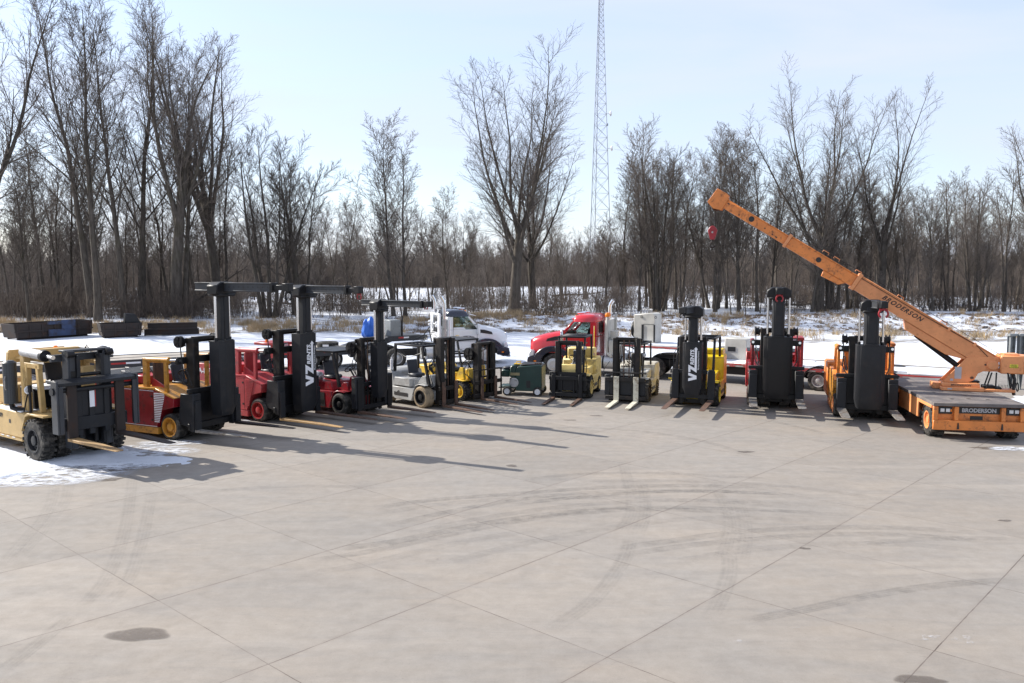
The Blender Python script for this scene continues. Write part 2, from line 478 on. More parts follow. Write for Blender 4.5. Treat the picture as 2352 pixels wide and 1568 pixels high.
xs = np.unique(np.concatenate([np.linspace(-900, -80, 30), np.linspace(-80, 80, 321), np.linspace(80, 900, 30)]))
ys = np.unique(np.concatenate([np.linspace(-60, 30, 19), np.linspace(30, 100, 176), np.linspace(100, 180, 60), np.linspace(180, 2500, 40)]))
gv, gf = grid_mesh(xs, ys, ground_z)
gx, gy = gv[:, 0], gv[:, 1]
# how much snow lies, and where the bare soil is gravel (yard side) or leaf litter (wood side)
gravel = 1 - sstep(62, 70, gy)
wob = fbm(gx * 0.12, gy * 0.12, 4, 21) - 0.5
snow = np.full(len(gv), 0.62)
yard = 1 - sstep(39.5, 44.5, gy + 4 * wob + 0.10 * np.clip(gx, -40, 12))
snow = snow * (1 - yard) + 0.33 * yard
snow = snow + 0.16 * sstep(44, 50, gy) * (1 - sstep(60, 66, gy))                      # open snow behind the trucks
band = np.exp(-((gy - 58.5 - 2 * wob) / 3.0) ** 2) * sstep(6, 14, gx)                  # muddy track on the right
snow = snow - 0.30 * band
band2 = np.exp(-((gy - 66 - 2 * wob) / 2.2) ** 2)                                       # rough edge of the bank
snow = snow - 0.10 * band2
wood = sstep(74, 82, gy)
snow = snow * (1 - wood) + wood * (0.57 + 0.25 * wob - 0.06 * sstep(-15, -35, gx))
field = sstep(112, 122, gy) * (1 - sstep(185, 215, gy))
snow = snow * (1 - field) + field * 0.66
snow = snow - 0.30 * sstep(215, 240, gy)
g_me = np_mesh("ground", gv, gf, ground_material(), {'snow': snow, 'gravel': gravel})
tag(link("ground", g_me), kind='structure')

# ------------------------------------------------------------------ concrete yard
def concrete_material():
    m, nt, b = newmat("concrete")
    N, L = nt.nodes, nt.links
    tc = N.new("ShaderNodeTexCoord"); P = tc.outputs['Object']
    big = nz(N, L, vmap(N, L, P, R(6), (0.22, 0.7, 1)), 0.9, 6, 0.62, 0.3)
    streak = nz(N, L, vmap(N, L, P, R(-20), (0.4, 1.7, 1)), 1.3, 8, 0.7, 0.8)
    blot = nz(N, L, P, 0.28, 4, 0.55)
    mid = nz(N, L, P, 3.2, 7, 0.7)
    fine = nz(N, L, P, 55, 4, 0.8)
    c = mixc(N, L, mr(N, L, blot, 0.35, 0.65), (0.3, 0.273, 0.241), (0.322, 0.28, 0.234))
    c = mixc(N, L, mr(N, L, big, 0.38, 0.72, 0, 0.5), c, (0.245, 0.229, 0.211))
    c = mixc(N, L, mr(N, L, streak, 0.46, 0.74, 0, 0.5), c, (0.205, 0.195, 0.185))
    c = mixc(N, L, mr(N, L, mid, 0.3, 0.7, 0, 1), c, mixc(N, L, 1.0, c, (0.84, 0.83, 0.82), 'MULTIPLY'))
    c = mixc(N, L, mr(N, L, fine, 0.25, 0.75, 0, 0.6), c, mixc(N, L, 1.0, c, (0.72, 0.72, 0.72), 'MULTIPLY'))
    grit = nz(N, L, P, 17, 3, 0.6)
    c = mixc(N, L, mr(N, L, grit, 0.66, 0.74, 0, 0.35), c, (0.12, 0.1, 0.088))
    drip = nz(N, L, vmap(N, L, P, 0, (1, 1, 1), (11, 4, 0)), 2.1, 5, 0.6)
    c = mixc(N, L, mr(N, L, drip, 0.70, 0.76, 0, 0.4), c, (0.13, 0.108, 0.093))
    pale = nz(N, L, vmap(N, L, P, R(-16), (0.12, 1.5, 1), (3, 7, 0)), 0.8, 5, 0.6, 0.2)
    c = mixc(N, L, mr(N, L, pale, 0.58, 0.8, 0, 0.4), c, (0.385, 0.345, 0.3))
    # slab joints, ten feet apart
    rp = vmap(N, L, P, R(-47.5), (1, 1, 1))
    sx = N.new("ShaderNodeSeparateXYZ"); L.new(rp, sx.inputs[0])
    fl = N.new("ShaderNodeVectorMath"); fl.operation = 'FLOOR'
    L.new(vmap(N, L, rp, 0, (1 / 3.05, 1 / 3.05, 0), (-2.5 / 3.05, -0.12 / 3.05, 0)), fl.inputs[0])
    wn_ = N.new("ShaderNodeTexWhiteNoise"); wn_.noise_dimensions = '2D'; L.new(fl.outputs[0], wn_.inputs['Vector'])
    c = mixc(N, L, 1.0, c, mr(N, L, wn_.outputs['Value'], 0, 1, 0.94, 1.05), 'MULTIPLY')
    wobn = nz(N, L, P, 2.5, 3, 0.6)
    def joint(co, off):
        d = mth(N, L, 'PINGPONG', mth(N, L, 'ADD', mth(N, L, 'ADD', co, off + 3.05 * 40), mth(N, L, 'MULTIPLY', mth(N, L, 'SUBTRACT', wobn, 0.5), 0.025)), 1.525)
        return d
    da = joint(sx.outputs['Y'], -0.12)
    db = joint(sx.outputs['X'], -2.5)
    wv = mr(N, L, nz(N, L, P, 1.3, 4, 0.7), 0.35, 0.7, 0.003, 0.011)
    ja = mth(N, L, 'LESS_THAN', da, wv)
    jb = mth(N, L, 'LESS_THAN', db, mth(N, L, 'MULTIPLY', wv, 0.72))
    jj = mth(N, L, 'MAXIMUM', ja, jb)
    soft = mth(N, L, 'MAXIMUM', mr(N, L, da, 0.0, 0.06, 0.16, 0), mr(N, L, db, 0.0, 0.04, 0.08, 0))
    c = mixc(N, L, soft, c, (0.17, 0.13, 0.11))
    c = mixc(N, L, mth(N, L, 'MULTIPLY', jj, mr(N, L, nz(N, L, P, 0.9, 3, 0.7), 0.35, 0.65, 0.35, 0.9)), c, (0.06, 0.042, 0.034))
    L.new(c, b.inputs['Base Color'])
    L.new(mr(N, L, mid, 0.3, 0.7, 0.72, 0.9), b.inputs['Roughness'])
    b.inputs['Specular IOR Level'].default_value = 0.3
    bp = N.new("ShaderNodeBump"); bp.inputs['Strength'].default_value = 0.25; bp.inputs['Distance'].default_value = 0.008
    L.new(mth(N, L, 'SUBTRACT', fine, mth(N, L, 'MULTIPLY', jj, 2.0)), bp.inputs['Height']); L.new(bp.outputs['Normal'], b.inputs['Normal'])
    return m
random.seed(4)
pts = [(-40, -30), (40, -30), (40, 33.0)]
x = 40
while x > -40:
    yy = 36.8 - 0.06 * abs(x - 2) + 0.25 * (random.random() - 0.5)
    pts.append((x, yy)); x -= 0.8
pts.append((-40, 33))
mb = MB(); mb.add([(a, b_, 0.004) for a, b_ in pts], [tuple(range(len(pts)))])
tag(mb.build("concrete_yard", concrete_material(), recalc=False), kind='structure')

# tyre marks, wet spots and salt: thin films with soft edges on the slab
def film_material(name, col, noise_scale, lo, hi, strength, stretch=(1, 1, 1), rough=0.8):
    m, nt, b = newmat(name)
    N, L = nt.nodes, nt.links
    out = N['Material Output']
    tc = N.new("ShaderNodeTexCoord")
    a = N.new("ShaderNodeAttribute"); a.attribute_name = 'film'
    n = nz(N, L, vmap(N, L, tc.outputs['Object'], 0, stretch), noise_scale, 6, 0.7)
    k = mth(N, L, 'MULTIPLY', mth(N, L, 'MULTIPLY', a.outputs['Fac'], mr(N, L, n, lo, hi)), strength)
    b.inputs['Base Color'].default_value = (*col, 1); b.inputs['Roughness'].default_value = rough
    tr = N.new("ShaderNodeBsdfTransparent"); mx = N.new("ShaderNodeMixShader")
    L.new(k, mx.inputs['Fac']); L.new(tr.outputs[0], mx.inputs[1]); L.new(b.outputs[0], mx.inputs[2]); L.new(mx.outputs[0], out.inputs['Surface'])
    return m
def ribbon(paths, z):
    V, F, A = [], [], []
    for pix, w, s in paths:
        P = [at(*p) for p in pix]
        # Catmull-Rom
        Q = []
        E = [P[0] * 2 - P[1]] + P + [P[-1] * 2 - P[-2]]
        for i in range(1, len(E) - 2):
            for k in range(10):
                t = k / 10
                Q.append(0.5 * ((2 * E[i]) + (-E[i - 1] + E[i + 1]) * t + (2 * E[i - 1] - 5 * E[i] + 4 * E[i + 1] - E[i + 2]) * t * t + (-E[i - 1] + 3 * E[i] - 3 * E[i + 1] + E[i + 2]) * t ** 3))
        Q.append(P[-1])
        o = len(V)
        n = len(Q)
        prof = [(-0.5, 0), (-0.4, 0.9), (-0.3, 0.35), (-0.2, 1), (-0.08, 0.4), (0.04, 0.95), (0.16, 0.3), (0.28, 1), (0.4, 0.6), (0.5, 0)]
        for i, q in enumerate(Q):
            d = (Q[min(i + 1, n - 1)] - Q[max(i - 1, 0)]); d.z = 0; d.normalize()
            sdir = Vector((-d.y, d.x, 0))
            e = min(1, i / 5, (n - 1 - i) / 5)
            for u, a in prof:
                p = q + sdir * (u * w); V.append((p.x, p.y, z)); A.append(a * e * s)
        k = len(prof)
        for i in range(n - 1):
            for j in range(k - 1):
                F.append((o + i * k + j, o + i * k + j + 1, o + (i + 1) * k + j + 1, o + (i + 1) * k + j))
    return np.array(V), np.array(F), np.array(A)
tm = []
def arc(pix, w=0.3, s=0.6): tm.append((pix, w, s))
arc([(850, 1168), (1000, 1148), (1180, 1135), (1350, 1122), (1550, 1116), (1800, 1120)], .30, .8)
arc([(880, 1210), (1050, 1172), (1250, 1140), (1400, 1130), (1600, 1128), (1760, 1134)], .28, .7)
arc([(1171, 1160), (1330, 1142), (1530, 1129), (1700, 1130), (1850, 1140)], .26, .9)
arc([(760, 1262), (900, 1245), (1100, 1205), (1300, 1178), (1500, 1170), (1700, 1178)], .32, .8)
arc([(700, 1290), (870, 1263), (1060, 1222), (1260, 1186), (1440, 1172)], .28, .7)
arc([(1250, 1174), (1400, 1168), (1560, 1166), (1760, 1172), (1960, 1184)], .26, .7)
arc([(1400, 1262), (1560, 1240), (1700, 1222), (1880, 1212), (2080, 1214), (2250, 1224)], .3, .6)
arc([(1420, 1276), (1590, 1252), (1740, 1238), (1900, 1228), (2100, 1230), (2280, 1246)], .28, .6)
arc([(1690, 1430), (1860, 1398), (2000, 1368), (2160, 1344), (2352, 1330)], .26, .7)
arc([(1950, 1252), (2100, 1240), (2230, 1236), (2352, 1240)], .26, .5)
arc([(1180, 1105), (1320, 1090), (1480, 1086), (1620, 1092), (1780, 1100)], .26, .6)
arc([(0, 1305), (50, 1245), (95, 1195), (118, 1150), (125, 1105)], .26, 0.30)
arc([(20, 1300), (80, 1240), (120, 1190), (150, 1150), (160, 1100)], .26, 0.28)
arc([(180, 1400), (235, 1340), (270, 1270), (290, 1200), (300, 1130), (304, 1090)], .26, 0.33)
arc([(240, 1395), (295, 1330), (320, 1260), (335, 1200), (350, 1120)], .26, 0.33)
arc([(0, 1545), (60, 1500), (110, 1460), (170, 1410)], .26, .45)
arc([(1425, 1225), (1448, 1180), (1450, 1140), (1440, 1100), (1430, 1060)], .3, 0.39)
arc([(1462, 1230), (1478, 1190), (1480, 1140), (1468, 1100)], .3, 0.39)
arc([(1655, 1290), (1670, 1240), (1675, 1200), (1660, 1150), (1620, 1090)], .3, 0.30)
arc([(1700, 1300), (1712, 1240), (1708, 1190), (1690, 1140)], .3, 0.30)
arc([(1250, 1455), (1360, 1380), (1430, 1290), (1450, 1230)], .3, .4)
arc([(1630, 1420), (1660, 1360), (1675, 1310), (1672, 1260)], .3, .4)
arc([(1040, 1005), (1200, 985), (1400, 985), (1600, 1010), (1760, 1060)], .28, .5)
arc([(1760, 965), (1840, 982), (1910, 1000)], .26, .7)
arc([(430, 1135), (600, 1120), (780, 1118), (900, 1128)], .26, .4)
arc([(820, 1190), (1000, 1160), (1200, 1146), (1420, 1144), (1640, 1152), (1850, 1168)], .3, .45)
arc([(900, 1235), (1080, 1196), (1260, 1168), (1460, 1152), (1680, 1150), (1880, 1162)], .28, .5)
arc([(1000, 1300), (1200, 1250), (1420, 1210), (1640, 1190), (1900, 1196)], .3, .4)
arc([(1300, 1110), (1480, 1104), (1700, 1110), (1900, 1128), (2100, 1160)], .28, .4)
arc([(620, 1330), (820, 1300), (1040, 1250), (1240, 1215)], .3, .35)
arc([(1500, 1300), (1700, 1266), (1900, 1250), (2100, 1252), (2300, 1272)], .3, .35)
v, f, a = ribbon(tm, 0.008)
o = link("tyre_marks", np_mesh("tyre_marks", v, f, film_material("tyre_mark_film", (0.085, 0.083, 0.082), 4.0, 0.32, 0.68, 0.42), {'film': a}))
tag(o, kind='stuff')

def blob(pix_c, rx, ry, z, seed, n=40, rough=0.25):
    c = at(*pix_c)
    rnd = random.Random(seed)
    ph = [rnd.uniform(0, 6.28) for _ in range(5)]
    V, F, A = [(c.x, c.y, z)], [], [1.0]
    for ring_, a in ((0.72, 1.0), (0.9, 0.75), (1.04, 0.0)):
        for i in range(n):
            t = 2 * math.pi * i / n
            q = ring_ * (1 + rough * sum(math.sin((k + 2) * t + ph[k]) / (k + 1.6) for k in range(5)))
            V.append((c.x + rx * q * math.cos(t), c.y + ry * q * math.sin(t), z)); A.append(a)
    tri = []
    for i in range(n):
        j = (i + 1) % n
        tri += [(0, 1 + i, 1 + j)]
        for o_ in (1, n + 1): tri += [(o_ + i, o_ + n + i, o_ + n + j), (o_ + i, o_ + n + j, o_ + j)]
    return np.array(V), np.array(tri), np.array(A)
def film_object(name, blobs, mat, label=None, kind='stuff'):
    VV, FF, AA, o = [], [], [], 0
    for v, f, a in blobs:
        VV.append(v); FF.append(f + o); AA.append(a); o += len(v)
    ob = link(name, np_mesh(name, np.concatenate(VV), np.concatenate(FF), mat, {'film': np.concatenate(AA)}))
    return tag(ob, label, kind=kind)
wet = film_material("damp_film", (0.13, 0.105, 0.085), 5.0, 0.05, 0.5, 0.62, rough=0.5)
film_object("damp_stains", [
    blob((318, 1458), 0.40, 0.24, 0.010, 3, rough=0.16), blob((1713, 1038), 0.2, 0.13, 0.010, 4), blob((1175, 1070), 0.15, 0.12, 0.010, 5),
    blob((240, 1102), 0.5, 0.12, 0.010, 6, rough=0.5), blob((180, 1078), 1.1, 0.35, 0.010, 7, rough=0.4), blob((2308, 1196), 0.12, 0.08, 0.01, 8), blob((1848, 1260), 0.1, 0.06, 0.01, 9),
    blob((2290, 1030), 0.7, 0.2, 0.010, 10, rough=0.4), blob((2110, 1562), 0.3, 0.12, 0.010, 11), blob((1370, 955), 0.22, 0.1, 0.01, 12), blob((1310, 965), 0.2, 0.08, 0.01, 13), blob((2330, 985), 0.9, 0.7, 0.010, 15, rough=0.4)], wet)
salt = film_material("salt_film", (0.6, 0.6, 0.62), 9.0, 0.5, 0.7, 0.4)
film_object("salt_specks", [blob((1830, 1440), .12, .06, .012, 20), blob((2010, 1295), .12, .05, .012, 21), blob((2300, 1300), .12, .06, .012, 22), blob((2140, 1465), .2, .1, .012, 23), blob((2220, 1470), .2, .12, .012, 24), blob((1700, 1475), .1, .06, .012, 26)], salt)

# ------------------------------------------------------------------ snow lying on the yard
def snow_material(name="lying_snow", dirty=0.25):
    m, nt, b = newmat(name)
    N, L = nt.nodes, nt.links
    tc = N.new("ShaderNodeTexCoord"); P = tc.outputs['Object']
    n1 = nz(N, L, P, 1.2, 6, 0.6); n2 = nz(N, L, P, 14, 5, 0.7)
    c = mixc(N, L, n1, (0.58, 0.61, 0.67), (0.7, 0.725, 0.77))
    c = mixc(N, L, mr(N, L, nz(N, L, P, 2.6, 7, 0.75), 0.55, 0.8, 0, dirty), c, (0.4, 0.37, 0.34))
    L.new(c, b.inputs['Base Color']); b.inputs['Roughness'].default_value = 0.8; b.inputs['Specular IOR Level'].default_value = 0.2
    bp = N.new("ShaderNodeBump"); bp.inputs['Strength'].default_value = 0.7; bp.inputs['Distance'].default_value = 0.04
    L.new(mth(N, L, 'ADD', n2, n1), bp.inputs['Height']); L.new(bp.outputs['Normal'], b.inputs['Normal'])
    return m
SNOW = snow_material()
def snow_sheet(name, x0, x1, y0, y1, res, hfun):
    v, f = grid_mesh(np.arange(x0, x1, res), np.arange(y0, y1, res), hfun)
    keep = (v[f][:, :, 2] > 0.0).any(1)
    return tag(link(name, np_mesh(name, v, f[keep], SNOW)), kind='stuff')
def hsnow(X, Y):
    e = fbm(X * 1.1, Y * 1.1, 5, 31) - 0.5
    # a lobe spreading from the far left under the tan forklift, with an arm reaching the red-and-amber one
    d1 = 1 - np.hypot((X + 14.4) / 3.3, (Y - 21.0) / 2.9) + 1.0 * e
    d2 = 1 - np.hypot((X + 11.4) / 2.7, (Y - 22.3 + 0.3 * (X + 10.9)) / 1.3) + 1.3 * e
    d3 = 1 - np.hypot((X + 18) / 5.0, (Y - 27) / 5.0) + 0.6 * e
    d = np.maximum(np.maximum(d1, d2), d3)
    d = d - 0.04 + 0.35 * (fbm(X * 5, Y * 7, 3, 36) - 0.5)
    h = np.clip(d * 0.3, -0.06, 0.05) + 0.10 * np.clip(d, 0, 1) * fbm(X * 2.5, Y * 2.5, 4, 33) - 0.012
    track = np.exp(-((Y - 20.9 - 0.12 * (X + 12)) / 0.22) ** 2) * (X < -10.5)
    return h - 0.04 * track * (h > 0) + 0.012 * np.sin(X * 30 + Y * 18) * track * (h > 0)
snow_sheet("snow_patch", -20, -7, 17.5, 32, 0.08, hsnow)
slush = film_material("slush_film", (0.58, 0.6, 0.645), 3.0, 0.4, 0.56, 0.9, (1, 1.8, 1))
film_object("slush", [blob((60, 1085), 2.6, 1.5, 0.016, 30, rough=0.12), blob((240, 1040), 2.3, 1.0, 0.016, 31, rough=0.2), blob((390, 1018), 0.9, 0.5, 0.016, 32, rough=0.25), blob((240, 1065), 1.6, 0.6, 0.017, 33), blob((2335, 1032), 0.8, 0.28, 0.016, 34, rough=0.35), blob((545, 965), 0.5, 0.2, 0.016, 35)], slush)
def hsnow2(X, Y):
    e = fbm(X * 1.3, Y * 1.3, 5, 41) - 0.5
    d = np.maximum(1 - np.hypot((X - 15.2) / 1.1, (Y - 22.6) / 0.35) + 1.2 * e, 1 - np.hypot((X - 18.6) / 3.0, (Y - 30) / 3.0) + 1.3 * e)
    return np.clip(d * 0.3, -0.05, 0.03) - 0.012 + 0.05 * np.clip(d, 0, 1) * fbm(X * 3, Y * 3, 3, 42)
snow_sheet("snow_patch", 13, 22, 21, 34, 0.08, hsnow2)
def hpile(X, Y):
    e = fbm(X * 0.4, Y * 0.4, 4, 51) - 0.5
    ridge = 1 - np.hypot((X - 29) / 17.0, (Y - 46.0 + 0.22 * (X - 24)) / 4.2)
    ridge2 = 1 - np.hypot((X - 24.5) / 6.0, (Y - 45.5) / 3.4)
    hill = 1 - np.hypot((X - 31.0) / 5.5, (Y - 45) / 4.0)
    return np.maximum(np.maximum(np.clip(ridge, -0.2, 1) * 1.6, np.clip(hill, -0.2, 1) * 3.4), np.clip(ridge2, -.2, 1) * 1.2) * (0.8 + 0.5 * e) + 0.4 * e + 0.3 * (fbm(X * 1.1, Y * 1.1, 4, 52) - 0.5) - 0.12
snow_sheet("snow_bank", 10, 50, 39, 53, 0.25, hpile)
# ------------------------------------------------------------------ machines: shared pieces (x forward, y to the machine's left, z up)
def wheel(parent, c, r, w, rim_r, side, rim, tyre=None, tread='smooth', name="wheel", dish=0.35):
    """c: middle of the tyre; side: +1 when the outer face looks to +y"""
    tyre = tyre or M['rubber']
    h = w / 2
    mb = MB()
    e = min(0.03, r * 0.08)
    mb.lathe([(rim_r, -h), (r - e * 2, -h), (r, -h + e * 1.5), (r, h - e * 1.5), (r - e * 2, h), (rim_r, h), (rim_r, -h)], c, 32)
    if tread == 'lug':
        n = 22
        for i in range(n):
            t = 2 * math.pi * i / n
            for sgn in (-1, 1):
                T = Matrix.Translation(c) @ Matrix.Rotation(-t + (0.5 if sgn > 0 else 0) * 2 * math.pi / n, 4, 'Y')
                mb.T = T
                mb.box(r - 0.015, r + 0.022, 0.02 * sgn, sgn * (h + 0.006), -r * 0.07, r * 0.07)
        mb.T = None
    elif tread == 'truck':
        for k in range(4):
            y = -h * 0.6 + k * h * 0.4
            mb.lathe([(r + 0.001, y - 0.028), (r + 0.012, y - 0.022), (r + 0.012, y + 0.022), (r + 0.001, y + 0.028)], c, 32)
    o = mb.build(name, tyre, parent)
    mb = MB()
    s = side
    d = h * dish
    mb.lathe([(rim_r * 1.0, s * h * 0.98), (rim_r * 1.03, s * (h + 0.012)), (rim_r * 0.9, s * (h + 0.008)), (rim_r * 0.84, s * (h - d)), (rim_r * 0.42, s * (h - d * 0.7)), (rim_r * 0.4, s * (h - d * 0.1)), (rim_r * 0.3, s * (h + 0.0)), (0.001, s * h)], c, 28)
    for i in range(8):
        t = 2 * math.pi * i / 8
        p = Vector(c) + Vector((math.cos(t) * rim_r * 0.6, s * (h - d * 0.85), math.sin(t) * rim_r * 0.6))
        mb.cyl(p, p + Vector((0, s * 0.03, 0)), rim_r * 0.06, 6)
    mb.lathe([(rim_r * 0.99, -s * h * 0.9), (0.001, -s * h * 0.6)], c, 24)
    mb.build("rim", rim, o)
    return o

def fork(parent, x, y, w, L, z, mat, shank=1.0, t=0.055, name="fork", smat=None):
    mb = MB()
    mb.box(x, x + t, y - w / 2, y + w / 2, z + 0.076, z + shank, 1)
    pts = [(x, z), (x + t + L, z + 0.018), (x + t + L, z + 0.03), (x + t + L * 0.55, z + 0.062), (x + t, z + 0.075), (x, z + 0.075)]
    mb.prism(pts, 'y', y - w / 2, y + w / 2)
    # rounded tip
    n = len(mb.v)
    mb.prism([(x + t + L, y - w / 2 + 0.002), (x + t + L + w * 0.3, y - w * 0.3), (x + t + L + w * 0.3, y + w * 0.3), (x + t + L, y + w / 2 - 0.002)], 'z', z + 0.018, z + 0.029)
    return mb.build(name, [mat, smat or mat], parent, 0.006)

def seat(parent, x, y, z, mat=None, w=0.48):
    mat = mat or M['seat']
    o = MB().box(x - 0.24, x + 0.26, y - w / 2, y + w / 2, z, z + 0.13).build("seat", mat, parent, 0.04)
    mb = MB()
    mb.prism([(x - 0.2, z + 0.1), (x - 0.1, z + 0.1), (x - 0.22, z + 0.6), (x - 0.27, z + 0.62), (x - 0.31, z + 0.58)], 'y', y - w / 2 + 0.01, y + w / 2 - 0.01)
    mb.build("backrest", mat, parent, 0.035)
    return o

def steering(parent, x, y, z, r=0.19, base=None):
    mb = MB()
    base = base or (x + 0.3, y, z - 0.45)
    mb.tube([base, (x, y, z)], 0.03, 8)
    mb.build("steering_column", M['black'], parent)
    mb = MB()
    d = (Vector((x, y, z)) - Vector(base)).normalized()
    T = Matrix.Translation((x, y, z)) @ d.to_track_quat('Z', 'Y').to_matrix().to_4x4()
    mb.T = T
    mb.ring((0, 0, 0), r, 0.017, 'z', 22, 6)
    for a in (0, 120, 240): mb.tube([(0, 0, -0.02), (r * math.cos(R(a)), r * math.sin(R(a)), 0)], 0.012, 5)
    mb.build("steering_wheel", M['black'], parent)

def mast(parent, x, w, z0, z1, mat=None, inner=True, dep=0.17, chain=True, rail=0.09, top_bar=True):
    mat = mat or M['mast']
    mb = MB()
    for s in (-1, 1):
        y = s * (w / 2)
        # channel section: web and two flanges
        mb.box(x - dep / 2, x + dep / 2, y - s * 0.0, y - s * 0.025, z0, z1)
        mb.box(x - dep / 2, x - dep / 2 + 0.03, y - s * 0.025, y - s * rail, z0, z1 - 0.002)
        mb.box(x + dep / 2 - 0.03, x + dep / 2, y - s * 0.025, y - s * rail, z0, z1 - 0.002)
    if top_bar: mb.box(x - dep / 2 - 0.06, x - dep / 2 - 0.002, -w / 2 - 0.03, w / 2 + 0.03, z1 - 0.16, z1 - 0.02)
    mb.box(x - dep / 2 - 0.06, x - dep / 2 - 0.002, -w / 2 - 0.02, w / 2 + 0.02, z0 + 0.5, z0 + 0.62)
    mb.box(x - dep / 2 - 0.06, x - dep / 2 - 0.002, -w / 2 - 0.02, w / 2 + 0.02, z0, z0 + 0.14)
    o = mb.build("mast", mat, parent, 0.006)
    if inner:
        wi = w - 2 * rail + 0.06
        for s in (-1, 1):
            mb = MB()
            y = s * wi / 2
            mb.box(x - dep * 0.36, x + dep * 0.40, y, y - s * 0.022, z0 + 0.05, z1 + 0.03)
            mb.box(x - dep * 0.36, x - dep * 0.2, y - s * 0.022, y - s * 0.075, z0 + 0.05, z1 + 0.028)
            mb.box(x + dep * 0.24, x + dep * 0.40, y - s * 0.022, y - s * 0.075, z0 + 0.05, z1 + 0.028)
            mb.build("inner_rail", mat, o, 0.005)
        mb = MB()
        mb.box(x - dep * 0.3, x + dep * 0.3, -wi / 2 + 0.03, wi / 2 - 0.03, z1 - 0.07, z1 + 0.022)
        mb.box(x - dep * 0.2, x + dep * 0.1, -wi / 2 + 0.03, wi / 2 - 0.03, z0 + (z1 - z0) * 0.36, z0 + (z1 - z0) * 0.36 + 0.06)
        mb.build("mast_crosshead", mat, o, 0.006)
    for s in (-1, 1):
        mb = MB()
        y = s * (w / 2 - rail - 0.065)
        mb.cyl((x - 0.03, y, z0 + 0.05), (x - 0.03, y, z1 - 0.55), 0.04, 12)
        mb.cyl((x - 0.03, y, z1 - 0.55), (x - 0.03, y, z1 - 0.02), 0.026, 10)
        mb.build("lift_cylinder", M['black'], o)
    if chain:
        mb = MB()
        for s in (-1, 1):
            mb.box(x + 0.03, x + 0.045, s * 0.10 - 0.02, s * 0.10 + 0.02, z0 + 0.5, z1 - 0.05)
        mb.build("lift_chain", M['rust'], o)
    return o

def hoses(parent, pts_list, r=0.016):
    for pts in pts_list:
        P = [Vector(p) for p in pts]
        Q = []
        E = [P[0] * 2 - P[1]] + P + [P[-1] * 2 - P[-2]]
        for i in range(1, len(E) - 2):
            for k in range(6):
                t = k / 6
                Q.append(0.5 * ((2 * E[i]) + (-E[i - 1] + E[i + 1]) * t + (2 * E[i - 1] - 5 * E[i] + 4 * E[i + 1] - E[i + 2]) * t * t + (-E[i - 1] + 3 * E[i] - 3 * E[i + 1] + E[i + 2]) * t ** 3))
        Q.append(P[-1])
        MB().tube(Q, r, 6).build("hose", M['hose'], parent)

def hose_reel(parent, c, r, w=0.1):
    x, y, z = c
    mb = MB()
    mb.lathe([(r * 0.25, -w / 2), (r, -w / 2), (r, -w / 2 + 0.02), (r * 0.72, -w / 2 + 0.03), (r * 0.72, w / 2 - 0.03), (r, w / 2 - 0.02), (r, w / 2), (r * 0.86, w / 2 + 0.006), (r * 0.8, w / 2 - 0.012), (r * 0.4, w / 2 - 0.01), (r * 0.34, w / 2 + 0.02), (0.001, w / 2 + 0.02), (0.001, -w / 2), (r * 0.25, -w / 2)], c, 24)
    for i in range(5):
        t = 2 * math.pi * i / 5
        mb.bar((x, y - w / 2 - 0.008, z), (x + r * 0.95 * math.cos(t), y - w / 2 - 0.008, z + r * 0.95 * math.sin(t)), 0.03, 0.02)
    return mb.build("hose_reel", M['black'], parent)

def logo(parent, x, yc, z0, length):
    """rental sign reading upwards on a face that looks along +x"""
    k = length / 1165.0
    o3 = Vector((x, yc + 140 * k, z0))
    T = Matrix(((0, 0, 1, o3.x), (0, -1, 0, o3.y), (1, 0, 0, o3.z), (0, 0, 0, 1)))   # u -> +z, v -> -y, w -> +x
    mb = MB()
    mb.T = T
    e = 0.004
    for poly in ([(0, 280), (95, 280), (147, 105), (197, 280), (295, 280), (195, 0), (80, 0)],
                 [(315, 280), (565, 280), (450, 72), (1088, 72), (1088, 108), (1168, 36), (1088, -36), (1088, 0), (297, 0), (425, 208), (315, 208)]):
        mb.prism([(a * k, b * k) for a, b in poly], 'z', 0.002, 0.002 + e)
    mb.build("sign_letters", M['whitemark'], parent)
    text("sign_word", "RENTS", parent, T @ Matrix.Translation(((815) * k, 148 * k, 0.004)) , 172 * k, M['whitemark'], 6.5 * k, 0.12, ext=0.002)
    text("sign_motto", "Moving Industry Forward", parent, T @ Matrix.Translation((712 * k, -52 * k, 0.004)), 62 * k, M['whitemark'], 0.4 * k, ext=0.002)

def shackle(parent, c, r, mat, ax='y', name="shackle"):
    mb = MB()
    x, y, z = c
    mb.ring((x, y, z - r * 1.25), r, r * 0.24, ax, 18, 8, -60 + 0, 240)
    pin = (0, 1, 0) if ax == 'x' else (1, 0, 0)
    p = Vector(pin) * r * 0.75
    q = Vector((x, y, z - r * 0.3))
    mb.cyl(q - p * 1.25, q + p * 1.25, r * 0.22, 10)
    mb.box(x - 0.05, x + 0.05, y - 0.05, y + 0.05, z - r * 0.3, z + 0.05)
    return mb.build(name, mat, parent)

